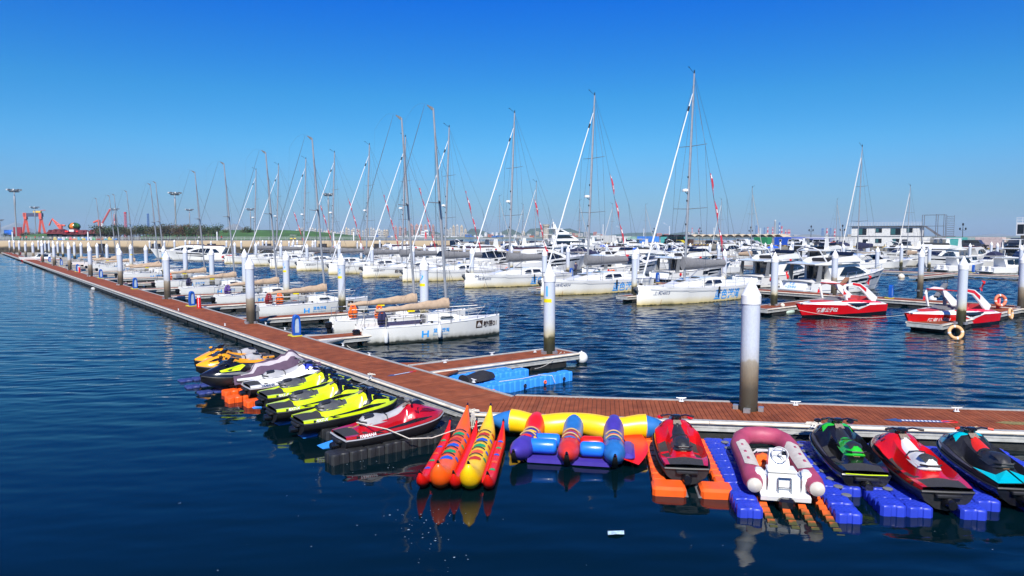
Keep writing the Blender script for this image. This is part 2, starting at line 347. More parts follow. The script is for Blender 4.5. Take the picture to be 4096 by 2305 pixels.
# wind waves as real geometry over the part of the basin where single waves show; a flat sheet with the same fine ripple round it
import numpy as np
def smooth_(x, a, b_): u = np.clip((x - a) / (b_ - a), 0, 1); return u * u * (3 - 2 * u)
def waves(GX0, GX1, GY0, GY1, nx, ny, l0, lr, seed, rms, e0):
  gx, gy = np.meshgrid(np.linspace(GX0, GX1, nx), np.linspace(GY0, GY1, ny)); rs_ = np.random.RandomState(seed)
  tq, wq = gx * V.x + gy * V.y, gx * N.x + gy * N.y
  amp = (.42 + .58 * smooth_(tq, 10.5, 14.5)) * (.42 + .58 * smooth_(wq, 16, 24))
  gst = sum(np.sin(gx * kx + gy * ky + ph) for kx, ky, ph in ((.11, .05, 1), (-.07, .13, 2.3), (.05, -.09, .4), (.17, .11, 4))) / 4
  amp *= .82 + .35 * gst
  edge = np.minimum(np.minimum(gx - GX0, GX1 - gx), np.minimum(gy - GY0, GY1 - gy)); amp *= smooth_(edge, 0, e0)
  h = np.zeros_like(gx); dx_ = np.zeros_like(gx); dy_ = np.zeros_like(gx); NW = 54
  for i in range(NW):
      lam = l0 * lr ** (rs_.rand() ** 1.5); th = R(-96) + rs_.randn() * .42; k_ = 2 * math.pi / lam; a_ = rms * math.sqrt(2 / NW) / k_
      ph = k_ * (math.cos(th) * gx + math.sin(th) * gy) + rs_.rand() * 6.283
      h += a_ * np.sin(ph); c_ = a_ * np.cos(ph) * .7; dx_ += c_ * math.cos(th); dy_ += c_ * math.sin(th)
  co = np.stack([gx + dx_ * amp, gy + dy_ * amp, h * amp], -1).reshape(-1, 3).astype(np.float32)
  ii = (np.arange(ny - 1)[:, None] * nx + np.arange(nx - 1)[None, :]).reshape(-1); fq_ = np.stack([ii, ii + 1, ii + nx + 1, ii + nx], -1).reshape(-1).astype(np.int32)
  wme = bpy.data.meshes.new('water'); wme.vertices.add(nx * ny); wme.vertices.foreach_set('co', co.reshape(-1)); wme.loops.add(len(fq_)); wme.loops.foreach_set('vertex_index', fq_); wme.polygons.add(len(ii)); wme.polygons.foreach_set('loop_start', np.arange(0, len(fq_), 4, dtype=np.int32)); wme.polygons.foreach_set('loop_total', np.full(len(ii), 4, dtype=np.int32)); wme.update(calc_edges=True); wme.shade_smooth(); wme.materials.append(wm)
  water = bpy.data.objects.new('water', wme); COL.objects.link(water); tag(water, kind='structure')
waves(-100., 88., 6., 128., 1360, 1130, .36, 5.5, 4, .150, 3)
waves(-200., 150., 128., 241., 900, 420, 1.0, 3.2, 7, .16, 2)
wm2 = wm.copy(); n2t = wm2.node_tree
for n_ in n2t.nodes:
    if n_.type == 'BUMP': n_.inputs['Distance'].default_value = 1.0
for n_ in nt.nodes:
    if n_.type == 'BUMP': n_.inputs['Distance'].default_value = .16
water = MB()
for a0, a1, b0, b1 in ((-2900, 3300, -50, 6), (-2900, -100, 6, 128), (88, 3300, 6, 128), (-2900, -200, 128, 241), (150, 3300, 128, 241), (-2900, 3300, 241, 5100)): water.quad((a0, b0, 0), (a1, b0, 0), (a1, b1, 0), (a0, b1, 0))
water = water.build('water', wm2, smooth=0)
tag(water, kind='structure')
deep = MB().quad((-20000, -400, -6), (20000, -400, -6), (20000, 26000, -6), (-20000, 26000, -6)).build('sea', mat('open_sea', (.03, .10, .19), .4, var=.1, scale=.01), smooth=0)
tag(deep, kind='structure')

# ------------------------------------------------------------------ floating walkways
def clip(poly, p, n):
    out = []
    for i, a in enumerate(poly):
        c = poly[(i + 1) % len(poly)]; da = (a[0] - p[0]) * n[0] + (a[1] - p[1]) * n[1]; dc = (c[0] - p[0]) * n[0] + (c[1] - p[1]) * n[1]
        if da >= 0: out.append(a)
        if da * dc < 0:
            k = da / (da - dc); out.append((a[0] + (c[0] - a[0]) * k, a[1] + (c[1] - a[1]) * k))
    return out
DZ = .5
FLOATM = {}
def float_mesh(lx, ly):
    k = (round(lx, 2), round(ly, 2))
    if k not in FLOATM:
        o = MB().bbox(-lx / 2, lx / 2, -ly / 2, ly / 2, -.3, .27, .05).build('float', FLOATB); FLOATM[k] = o.data; bpy.data.objects.remove(o)
    return FLOATM[k]
def dock(name, label, x0y0, ang, L, w, boards=0., cuts=(), group=None, rail=(1, -1), floats=True, pitch=.135, gap=.008, fl=2.3, endcap=True, rusty=False):
    """a walkway: local x along it, y across it (centred); boards: length built of single boards, the rest as one deck sheet"""
    r = empty(name, (x0y0[0], x0y0[1], 0), ang, label, 'floating dock', group)
    hw = w / 2; kw = .13
    def cl(poly):
        for p, n in cuts: poly = clip(poly, p, n)
        return poly
    def slab(mb, x0, x1, y0, y1, z0, z1):
        q = cl([(x0, y0), (x1, y0), (x1, y1), (x0, y1)])
        if len(q) > 2: mb.prism(q, z0, z1, 'z')
    d = MB().mi(1); slab(d, 0, L, -hw + kw, hw - kw, DZ - .10, DZ - .03); d.mi(0)
    x = 0.
    while x < boards:
        slab(d, x + gap / 2, x + pitch - gap / 2, -hw + kw, hw - kw, DZ - .028, DZ + rng.uniform(-.002, .002)); x += pitch
    if boards < L: slab(d, boards, L, -hw + kw, hw - kw, DZ - .028, DZ)
    d.build('decking', [PLANK, PLANKG], r, smooth=0)
    k = MB()
    for sd in (1, -1):
        y0, y1 = sorted((sd * hw, sd * (hw - kw))); xx = 0.
        while xx < L - .01:
            slab(k, xx + .004, min(xx + 6, L) - .004, y0, y1, DZ - .06, DZ + .022); xx += 6
    if endcap: slab(k, L - kw, L + .02, -hw + kw, hw - kw, DZ - .03, DZ + .022)
    k.build('kerb', KERB, r, smooth=0)
    f = MB()
    for sd in (1, -1):
        for (za, zb, yo) in ((.40, .44, .035), (.335, .375, .03), (.24, .315, .04)):
            y0, y1 = sorted((sd * (hw - .02), sd * (hw + yo))); slab(f, 0, L, y0, y1, za, zb)
        y0, y1 = sorted((sd * (hw - .03), sd * (hw + .012))); slab(f, 0, L, y0, y1, .235, .445)
    if endcap: f.box(L, L + .03, -hw, hw, .24, .44)
    f.build('fascia', FASC, r, smooth=0)
    for sd in rail:
        b = MB(); q = cl([(0, sd * (hw + .035) - .001), (L, sd * (hw + .035) - .001), (L, sd * (hw + .035) + .001), (0, sd * (hw + .035) + .001)])
        xs = [p[0] for p in q]
        n = max(2, int((max(xs) - min(xs)) / 3))
        for i in range(n):
            a0 = min(xs) + (max(xs) - min(xs)) * i / n; a1 = min(xs) + (max(xs) - min(xs)) * (i + 1) / n - .01
            b.tube([(a0, sd * (hw + .05), .475), (a1, sd * (hw + .05), .475)], .045, 8)
        b.build('bumper_rail', BUMP, r)
    if floats:
        n = int(min(L, 120) / fl); me = float_mesh(fl * .86, w * .97)
        for i in range(n):
            c = (fl * (i + .5), 0)
            if len(cl([(c[0] - fl / 2, -.4), (c[0] + fl / 2, -.4), (c[0] + fl / 2, .4), (c[0] - fl / 2, .4)])) < 3: continue
            o = bpy.data.objects.new('float', me); COL.objects.link(o); o.parent = r; o.location = (c[0], 0, 0)
    return r
def loc_of(p, o, ang):
    d = Vector((p[0] - o[0], p[1] - o[1])); return (d.x * math.cos(ang) + d.y * math.sin(ang), -d.x * math.sin(ang) + d.y * math.cos(ang))
# corner of the two near walkways
CA, CB = Vector((-1.12, 19.62)), Vector((.05, 21.75))           # outer and inner end of the mitre
S0 = 15.2; T1 = (11.45 + 13.7) / 2
o1 = P(S0, T1)
a, c = loc_of(CA, o1, AU), loc_of(CB, o1, AU); nn = (c[1] - a[1], -(c[0] - a[0]))
if nn[0] < 0: nn = (-nn[0], -nn[1])
dock('long_walkway', 'long floating walkway of red brown boards running to the far quay', o1, AU, 253.5, 2.25, boards=46, cuts=[(a, nn)], rail=(1,), fl=2.5)
wr = 2.5; oR = CA + N.to_2d() * wr / 2 - W.to_2d() * .8
a, c = loc_of(CA, oR, AW), loc_of(CB, oR, AW); nn = (c[1] - a[1], -(c[0] - a[0]))
if nn[0] < 0: nn = (-nn[0], -nn[1])
dock('near_walkway', 'red brown plank walkway behind the moored jet skis and inflatables', oR, AW, 24, wr, boards=24, cuts=[(a, nn)], rail=(-1,), gap=.012)
AF = AV - R(3)
VF = Vector((math.cos(AF), math.sin(AF), 0))
FS = [22.4 + 10.3 * i for i in range(24)]
for i, s in enumerate(FS):
    lab = 'short finger dock with a rusty cream rail beside the blue float raft' if i == 0 else 'short finger dock, %s along the long walkway counted from the blue float raft' % ordn(i)
    q = P(s + .35, 13.72)
    f = dock('finger_dock', lab, q, AF, 7.4, 1.55 if i else 1.75, boards=7.4 if i < 2 else 0, group='finger docks of the long walkway', floats=i < 8)
    if i < 8:
        g = MB()
        for sd in (1, -1): g.prism([(0, sd * .75), (1.5, sd * .75), (0, sd * 1.7)], DZ - .09, DZ - .012, 'z')
        g.build('corner_gusset', PLANK if i == 0 else KERB, f, smooth=0)
# second walkway and its long fingers, third walkway
dock('second_walkway', 'floating walkway behind the large white sailing yachts', P(5, 59.5), AU, 190, 2.3, fl=3)
S2 = [36.8, 48.5, 60.9, 73.9, 85, 95.6, 108, 119.8, 133, 146]
FS2 = [16.2, 27.2] + [s + 3.0 for s in S2]
for i, s in enumerate(FS2):
    lab = ['finger dock with a life ring hung on its end by the red speedboat', 'finger dock with a dark end float at the bow of the red speedboat'][i] if i < 2 else 'narrow finger dock beside the %s white sailing yacht of the grey sail cover row' % ordn(i - 2)
    dock('finger_dock', lab, P(s, 58.4), AV + math.pi, 14.4, 1.9 if i < 2 else 1.2, group='finger docks of the second walkway', floats=i < 3)
dock('third_walkway', 'far floating walkway in front of the fishing boats', P(18, 106.5), AU, 165, 2.2, floats=False)
for i, s in enumerate([36, 50]):
    dock('finger_dock', ['far finger dock with a round white buoy at its tip', 'far finger dock under the bow of the cruising yacht with a cream bimini'][i], P(s, 105.4), AV + math.pi, 11, 1.5, group='finger docks of the third walkway', floats=True)

# ------------------------------------------------------------------ mooring piles
PILEM = zramp('pile_white_paint_tide_stained', [(-.5, (.02, .018, .010)), (.6, (.04, .034, .022)), (1.15, (.065, .052, .034)), (1.45, (.15, .115, .075)), (1.8, (.24, .20, .145)), (1.97, (.30, .265, .21)), (2.04, (.42, .43, .44)), (2.5, (.47, .51, .58)), (4.6, (.48, .52, .60))], .5, 4.5, .16, .5, bump=.15, fine=.16)
PILEA = zramp('pile_white_paint_algae_foot', [(-.5, (.012, .014, .006)), (.9, (.022, .022, .008)), (1.25, (.05, .045, .014)), (1.4, (.42, .37, .24)), (1.7, (.50, .51, .48)), (2.2, (.47, .51, .58)), (4.6, (.48, .52, .60))], .5, 4.5, .2, .45, bump=.2, fine=.1)
CAPM = mat('white_pile_cap', (.75, .75, .74), .45, var=.06)
def make_pile(m, H=4.45, r=.25):
    t = empty('mooring_pile', (0, 0, 0))
    MB().lathe([(r, -.8), (r, H - .78)], 24).build('shaft', m, t)
    cp = MB().lathe([(r + .012, H - .78), (r + .02, H - .775), (r + .02, H - .52), (r - .005, H - .47), (.012, H)], 24).build('cap', CAPM, t, smooth=20)
    for i in range(4):
        a = R(45 + 90 * i); c, s = math.cos(a), math.sin(a); g = MB()
        g.T = Matrix.Translation((c * (r + .09), s * (r + .09), 0)) @ Matrix.Rotation(a, 4, 'Z')
        g.box(-.07, .07, -.09, .09, DZ, DZ + .13).build('guide_bracket', ALU, t, smooth=0)
    return t
pile_a, pile_b = make_pile(PILEM), make_pile(PILEA)
used = {}
def pile(proto, loc, label, group, H=1., rz=0., rs=1.):
    if proto not in used:
        used[proto] = 1; o = proto
    else: o = copy_tree(proto)
    o.location = (loc[0], loc[1], 0); o.rotation_euler = (0, 0, rz); o.scale = (rs, rs, H)
    return tag(o, label, 'mooring pile', group)
GP = 'white mooring piles'
# pile standing in the near walkway
pz = pile(pile_a, at(2993, 1640, DZ), 'tall white pile with a brown tide stained foot standing in the near plank walkway', GP, .99, R(20), 1.04)
for i in range(12):
    pile(pile_a, P(41 + 20.35 * i, 13.35), 'white pile with brown foot beside the grey litter bin on the long walkway' if i == 0 else 'white pile in the long walkway, %s beyond the grey litter bin' % ordn(i - 1), GP, rng.uniform(.985, 1.01), rng.uniform(0, 6))
nums = ['1', '2', '3', '5', '6', '7', '8', '9']
pile_no = []
for i, s in enumerate(FS):
    q = P(s, 20.3)
    if i == 0: q = at(2197, 1413, DZ)
    if i == 1: q = at(1698, 1303, DZ)
    if i == 2: q = at(1369, 1249, DZ)
    if i == 3: q = at(1148, 1206, DZ)
    if i in (0, 1, 2, 3, 7): lab = 'white pile with black algae foot and painted blue number %s above a yellow band' % nums[i]
    else: lab = 'white finger end pile, %s from the pile painted 1 along the long walkway' % ordn(i - 1)
    o = pile(pile_b, q, lab, GP, rng.uniform(.985, 1.01), rng.uniform(0, 6) if i > 7 else 0)
    if i in (0, 1, 2, 3, 7): pile_no.append((o, nums[i]))
    elif i == 9: pile_no.append((o, ''))
for o, n in pile_no:
    fa = math.atan2(-.87, -.5)
    wf = lambda a, b, z0=3.05: ((.253) * math.cos(fa + a / .25), .253 * math.sin(fa + a / .25), z0 + b)
    if n: text(n, .62, CYANT, o, wf, 'painted_number', bold=.012, center=True)
    yb = MB(); k = 8; wdt = .42
    for j in range(k):
        a0, a1 = -wdt / 2 + wdt * j / k, -wdt / 2 + wdt * (j + 1) / k
        yb.quad(wf(a0, -.28), wf(a1, -.28), wf(a1, -.12), wf(a0, -.12))
    yb.build('yellow_band', YELT, o, smooth=0, fix=False)
for i, s in enumerate(FS2):
    q = P(s, 45.6) if i > 1 else (at(3095, 1222, DZ) if i == 1 else at(3843, 1296, DZ))
    lab = ['white pile with black algae foot where a life ring leans by the red speedboat', 'white pile with green algae foot at the bow of the red speedboat'][i] if i < 2 else 'white pile at the bow of the %s yacht in the grey sail cover row' % ordn(i - 2)
    pile(pile_b, q, lab, GP, .985 if i > 1 else 1.0, rng.uniform(0, 6))
# piles along the second and third walkways and out in the basin
more = [(3335, 1180, 'white pile behind the arch of the nearer edge red speedboat'), (3680, 1165, 'white pile beside the blue hose pedestal on the second walkway'), (4085, 1232, 'white pile at the picture edge beside the red lifebuoy post'),
        (2842, 1118, 'white pile between the stern of the yacht 4803 and the cabin cruisers'), (2790, 1120, 'slim white pile behind the boom of the yacht 4803')]
for px, py, lab in more[:3]: pile(pile_a, at(px, py, DZ), lab, GP, 1.0, rng.uniform(0, 6))
k = 0
for i in range(13):
    s = 36 + i * 11.6
    pile(pile_b, P(s + 5.5, 61.3), 'white pile behind the second walkway, %s from the big cabin cruiser' % ordn(i), GP, .97, rng.uniform(0, 6))
for i in range(11):
    pile(pile_b, P(41 + i * 12.2, 95.0), 'white pile before the third walkway, %s from the cruising yacht with cream bimini' % ordn(i), GP, .95, rng.uniform(0, 6))
for i in range(10):
    pile(pile_b, P(30 + i * 13.5, 119), 'white pile behind the third walkway, %s in the row toward the stone tower' % ordn(i), GP, .95, rng.uniform(0, 6))
for i, px in enumerate([600, 621, 659, 699, 743, 760, 793, 845, 907, 966, 1052, 1066, 1126, 1157, 1175, 1190, 1252, 1262, 1340, 1360, 1430, 1520]):
    pile(pile_b, at(px, 1012, 0) * 1.0, 'small far pile before the tan quay, %s counted from the gantry crane' % ordn(i), GP, rng.uniform(.9, 1.0), rng.uniform(0, 6), 1.15)
for i, px in enumerate([3465, 3473, 3603, 3690, 3877, 3962, 3986, 4080]):
    pile(pile_b, at(px, [1040, 1036, 1082, 1085, 1058, 1050, 1062, 1105][i], 0), 'white pile in the far basin below the striped quay, %s from the container building' % ordn(i), GP, rng.uniform(.9, 1.0), rng.uniform(0, 6))
for i, px in enumerate([2460, 2510, 2570, 2620, 2690, 2760, 2870, 2965, 3060, 3120, 3170]):
    pile(pile_b, at(px, 1026 + (i % 3) * 8, 0), 'white pile among the far cruisers under the striped quay, %s from the pale superyacht' % ordn(i), GP, rng.uniform(.9, 1.0), rng.uniform(0, 6))
# ------------------------------------------------------------------ hulls
def lerp_tab(tab, t):
    if t <= tab[0][0]: return tab[0][1:]
    for a, b in zip(tab, tab[1:]):
        if t <= b[0]:
            k = (t - a[0]) / (b[0] - a[0]); k = k * k * (3 - 2 * k) * .4 + k * .6
            return tuple(x + (y - x) * k for x, y in zip(a[1:], b[1:]))
    return tab[-1][1:]
class Hull:
    """tab rows: (t along, half breadth at the sheer, half breadth at the waterline, sheer height)"""
    def __init__(s, L, tab, ov=0., n=22, flare=1., rows=(-.3, 0., .25, .5, .75, .92, 1.)):
        s.L, s.tab, s.ov, s.n, s.flare, s.rows = L, tab, ov, n, flare, rows
    def p(s, t, k, sd=-1):
        b, w, z = lerp_tab(s.tab, t)
        if k < 0: y = w * (1 + k * 1.2); zz = k * .9
        else: y = w + (b - w) * k ** s.flare; zz = z * k
        return Vector((t * s.L + s.ov * t ** 5 * max(k, k * .5), sd * max(y, .012), zz))
    def sheer(s, t): return lerp_tab(s.tab, t)[2]
    def half(s, t): return lerp_tab(s.tab, t)[0]
    def at(s, x, z, sd=-1, off=.012):
        t = min(max(x / s.L, 0), 1); k = z / s.sheer(t)
        t = min(max((x - s.ov * t ** 5 * k) / s.L, 0), 1)
        q = s.p(t, z / s.sheer(t), sd); q.y += sd * off
        return q
    def shell(s, mats=None, stern=True):
        m = MB(); T = [1 - (1 - i / s.n) ** 1.15 for i in range(s.n + 1)]
        for sd in (-1, 1): m.loft([[s.p(t, k, sd) for k in s.rows] for t in T], closed=False)
        if stern: m.loft([[s.p(0, k, -1) for k in s.rows], [s.p(0, k, 1) for k in s.rows]], closed=False)
        m.loft([[s.p(1, k, -1) for k in s.rows], [s.p(1, k, 1) for k in s.rows]], closed=False)
        return m
    def deck(s, t0=0., t1=1., inset=.0, drop=.0, n=16, camber=.05):
        m = MB(); rs = []
        for i in range(n + 1):
            t = t0 + (t1 - t0) * i / n; a = s.p(t, 1, -1); w = max(-a.y - inset, .01)
            rs.append([(a.x, y * w, a.z - drop + camber * (1 - y * y)) for y in (-1, -.5, 0, .5, 1)])
        return m.loft(rs, closed=False)
    def rail(s, t0, t1, dz, n=14, inset=.06, sds=(-1, 1), r=.015, m=None, kn=5):
        m = m or MB()
        for sd in sds:
            m.tube([(s.p(t0 + (t1 - t0) * i / n, 1, sd) + Vector((0, -sd * inset, dz))) for i in range(n + 1)], r, kn)
        return m
    def strip(s, x0, x1, zf, h, sd, off=.014, n=10):
        """band on the hull's side: zf(q) its lower edge, h(q) its height"""
        m = MB(); rs = []
        for i in range(n + 1):
            q = i / n; x = x0 + (x1 - x0) * q
            rs.append([s.at(x, zf(q), sd, off), s.at(x, zf(q) + h(q), sd, off)])
        return m.loft(rs, closed=False)
def house(poly, wf):
    """a cabin: its side outline in (x, z), half width wf(x, z)"""
    m = MB(); n = len(poly)
    vs = [(x, -wf(x, z), z) for x, z in poly] + [(x, wf(x, z), z) for x, z in poly]
    fs = [tuple(range(n)), tuple(range(2 * n - 1, n - 1, -1))] + [(i, i + n, (i + 1) % n + n, (i + 1) % n) for i in range(n)]
    return m.add(vs, fs)
def side_pane(poly, wf, off=.012, sds=(-1, 1), m=None):
    m = m or MB()
    for sd in sds:
        m.add([(x, sd * (wf(x, z) + off), z) for x, z in poly], [tuple(range(len(poly)))])
    return m
def front_pane(a, b, wf, k=.86, off=.015, m=None):
    """glass across the sloping front between outline points a and b"""
    m = m or MB(); d = Vector((b[0] - a[0], b[1] - a[1])).normalized(); nx, nz = d.y * off, -d.x * off
    if nx < 0 and a[0] > b[0] and False: nx, nz = -nx, -nz
    pts = []
    for (x, z), sg in ((a, 1), (b, 1)): pts += [(x + abs(nx) * (1 if nx or 1 else 1), wf(x, z) * k, z + abs(nz))]
    return m.quad((pts[0][0], -pts[0][1], pts[0][2]), (pts[1][0], -pts[1][1], pts[1][2]), (pts[1][0], pts[1][1], pts[1][2]), (pts[0][0], pts[0][1], pts[0][2]))

def mast(parent, x, z0, H, rake, r0, r1, wires, spreaders, crane=0., wm=.010, instr=True):
    """mast with spreaders, head fittings and standing rigging; rake: metres the head lies aft of the foot"""
    def mp(z): return Vector((x - rake * (z - z0) / (H - z0), 0, z))
    m = MB().tube([mp(z0), mp(z0 + (H - z0) * .6), mp(H)], [r0, r0, r1], 10, sq=(.72, 1))
    o = m.build('mast', MASTM, parent)
    h = MB()
    if crane:
        h.prism([(mp(H).x + .05, H - .05), (mp(H).x - .05, H + .06), (mp(H).x - crane, H + .16), (mp(H).x - crane, H + .11), (mp(H).x - .08, H - .12)], -.02, .02)
    if instr:
        h.tube([mp(H), mp(H) + Vector((0, 0, .28))], .05, 6)
        h.tube([mp(H), mp(H) + Vector((.35, 0, .2)), mp(H) + Vector((.75, 0, .42))], .02, 4); h.tube([mp(H) + Vector((.65, 0, .42)), mp(H) + Vector((.85, 0, .42))], .03, 4)
    if h.v: h.build('masthead_fitting', BLACK if instr else GREYP, o, smooth=0)
    for z, w, sw in spreaders:
        s = MB()
        for sd in (-1, 1): s.tube([mp(z), mp(z) + Vector((-sw, sd * w, .08))], [.045, .03], 5, sq=(1.4, .7))
        s.build('spreader', GREYP, o)
    g = MB()
    for a, b in wires:
        g.tube([a if not isinstance(a, (int, float)) else mp(a), b if not isinstance(b, (int, float)) else mp(b)], wm, 3)
    g.build('rigging', WIRE, o, smooth=0)
    return o, mp
def stanchions(h, ts, dz, parent, r=.013, inset=.07):
    m = MB()
    for t in ts:
        for sd in (-1, 1):
            q = h.p(t, 1, sd) + Vector((0, -sd * inset, 0)); m.tube([q, q + Vector((0, 0, dz))], r, 5)
    return m.build('stanchions', STEEL, parent)
def fender(parent_loc, label, m=None, s=1., horiz=False, group='white fenders hung from hulls'):
    mb = MB().lathe([(.02, -.36), (.06, -.34), (.11, -.26), (.12, 0), (.11, .26), (.05, .34), (.02, .42)], 12)
    o = mb.build('fender', m or WHITE2); o.location = parent_loc; o.scale = (s, s, s)
    if horiz: o.rotation_euler = (0, R(90), horiz)
    return tag(o, label, 'fender', group)

# ------------------------------------------------------------------ small racing yachts, sterns to the long walkway
H1 = Hull(8.0, [(0, 1.06, .92, .86), (.25, 1.24, 1.1, .88), (.5, 1.2, 1.02, .93), (.7, .98, .74, 1.0), (.85, .64, .42, 1.06), (.95, .27, .14, 1.1), (1, .02, .01, 1.13)])
def make_racer():
    t = empty('racing_yacht', (0, 0, 0))
    hl = H1.shell(stern=False)
    hl.add([(0, -.92, -.05), (0, .92, -.05), (0, .96, .34), (0, -.96, .34)], [(0, 1, 2, 3)])
    hl.build('hull', HULLD, t)
    H1.rail(.02, .985, 0, inset=.0, r=.02).build('toe_rail', WHITE2, t)
    # deck with an open cockpit
    tc = .46; d = H1.deck(tc, 1., n=14, camber=.06)
    rs = {-1: [], 1: []}
    for i in range(9):
        tt = tc * i / 8; a = H1.p(tt, 1, -1); w = -a.y; ci = w * .66
        for sd in (-1, 1): rs[sd].append([(a.x, sd * w, a.z), (a.x, sd * ci, a.z + .05), (a.x, sd * ci * .97, .36)])
    for sd in (-1, 1): d.loft(rs[sd], closed=False)
    e = H1.half(tc) * .66
    d.add([(0, -.68, .36), (tc * 8, -e, .36), (tc * 8, e, .36), (0, .68, .36)], [(0, 1, 2, 3)]); d.add([(tc * 8, -e, .36), (tc * 8, e, .36), (tc * 8, e, .98), (tc * 8, -e, .98)], [(0, 1, 2, 3)])
    d.build('deck', DECKW, t)
    wf = lambda x, z: .72 - (z - .9) * .35 - max(0, x - 4.6) * .26
    c = house([(3.55, .9), (3.62, 1.36), (4.5, 1.42), (5.2, 1.32), (6.2, 1.04), (6.3, .95)], wf).build('cabin', WHITE, t, smooth=25)
    MB().box(3.50, 3.56, -.28, .28, .45, 1.3).build('companionway_hatch', GREYP, c, smooth=0)
    side_pane([(4.25, 1.14), (4.35, 1.27), (4.95, 1.25), (5.15, 1.13)], wf).build('cabin_window', GLASS, c, smooth=0, fix=False)
    m, mp = mast(t, 4.9, .95, 12.45, .72, .075, .048,
        [(Vector((7.9, 0, 1.15)), 10.6), (Vector((4.7, -1.15, .95)), 11.3), (Vector((4.7, 1.15, .95)), 11.3), (Vector((4.55, -.95, 7.42)), 11.3), (Vector((4.55, .95, 7.42)), 11.3),
         (Vector((4.55, -.95, 7.42)), Vector((4.75, -1.12, .95))), (Vector((4.55, .95, 7.42)), Vector((4.75, 1.12, .95))), (Vector((.1, 0, .9)), Vector((3.7, 0, 12.6))), (Vector((.1, -.5, .9)), Vector((3.7, 0, 12.6)))], [(7.4, .95, .35)], crane=.34, instr=False, wm=.009)
    w = MB(); pts = [mp(12.45) + Vector((-.3 - .14 * i, 0, .14 + .2 * math.sin(i / 7 * 2.2) - .012 * i * i)) for i in range(10)]
    w.tube(pts, .0035, 3); w.tube([pts[-1], pts[-1] + Vector((-.15, .2, -4)), Vector((.1, 0, .95))], .0025, 3); w.build('topmast_whip', WIRE, m, smooth=0)
    b = MB().tube([(4.82, 0, 1.72), (.98, 0, 1.62)], .065, 8).build('boom', MASTM, t)
    MB().tube([(4.5, 0, 1.05), (3.6, 0, 1.66)], .03, 6).build('boom_vang', MASTM, b)
    rg = random.Random(3); rs = []; K = 17
    for i in range(K + 1):
        q = i / K; x = 4.98 - 4.08 * q; hh = .60 - .40 * q ** .85 + .03 * math.sin(q * 25); wd_ = .19 - .09 * q + .012 * rg.uniform(-1, 1); zb = 1.64 - .1 * q
        if i == 0: hh *= .9
        rs.append([(x + .05 * rg.uniform(-1, 1) * (0 < i < K), wd_ * math.sin(a) * (1 if math.cos(a) < .2 else .72) + .012 * rg.uniform(-1, 1), zb + hh * (.5 + .5 * math.cos(a)) + .012 * rg.uniform(-1, 1)) for a in [2 * math.pi * j / 12 for j in range(12)]])
    MB().loft(rs).build('sail_cover', BEIGE, b, smooth=60)
    MB().box(2.62, 3.02, -.075, .075, 1.52, 1.60).build('yellow_tag', YELT, b, smooth=0)
    stanchions(H1, [.16, .34, .5, .66, .8], .6, t)
    H1.rail(.10, .86, .6, inset=.07, r=.027).build('lifeline', CREAMT, t)
    H1.rail(.10, .86, .34, inset=.07, r=.012).build('lower_lifeline', CREAMT, t)
    pl = MB(); q = [H1.p(.84, 1, -1) + Vector((0, .05, .62)), H1.p(.93, 1, -1) + Vector((0, .04, .7)), Vector((8.0, -.12, 1.85)), Vector((8.0, .12, 1.85)), H1.p(.93, 1, 1) + Vector((0, -.04, .7)), H1.p(.84, 1, 1) + Vector((0, -.05, .62))]
    pl.tube(q, .018, 5)
    for sd in (-1, 1):
        pl.tube([H1.p(.97, 1, sd), Vector((8.0, sd * .12, 1.85))], .016, 5); pl.tube([H1.p(.86, 1, sd), H1.p(.92, 1, sd) + Vector((0, 0, .7))], .016, 5)
    pl.build('pulpit', STEEL, t)
    ps = MB()
    for sd in (-1, 1): ps.tube([H1.p(.01, 1, sd) + Vector((.03, -sd * .1, 0)), H1.p(.01, 1, sd) + Vector((.03, -sd * .1, .58)), H1.p(.12, 1, sd) + Vector((0, -sd * .07, .6)), H1.p(.14, 1, sd) + Vector((0, -sd * .07, 0))], .017, 5)
    ps.build('pushpit', STEEL, t)
    om = MB().bbox(-.42, -.05, -.62, -.32, .42, .78, .05); om.box(-.34, -.14, -.53, -.42, -.3, .45); om.tube([(-.05, -.47, .62), (.55, -.30, .72)], .022, 5)
    om.build('outboard_motor', BLKP, t)
    MB().prism([(-.04, .62), (-.14, .62), (-.30, -.3), (.02, -.3)], -.05, .05).build('rudder', BLACK, t, smooth=0)
    for i, (x, y) in enumerate([(3.75, -.8), (3.75, .8), (3.1, -.95), (2.2, .98)]):
        MB().lathe([(.075, 0), (.06, .06), (.06, .12), (.075, .14)], 10, (x, y, .93)).build('winch', BLKP, t)
    # harbour emblem and name on the side that faces the visitor
    wl = lambda x0, z0: (lambda a, c: H1.at(x0 + a, z0 + c, -1, .014))
    text('H', .50, CYANT, t, wl(3.05, .26), 'emblem', bold=.012, sx=1.25)
    text('蓝色港湾', .235, CYANT, t, wl(3.72, .50), 'lettering', bold=.004)
    text('Blue Harbour', .165, mat('pale_blue_lettering', (.22, .42, .62), .45), t, wl(3.70, .32), 'lettering')
    return t
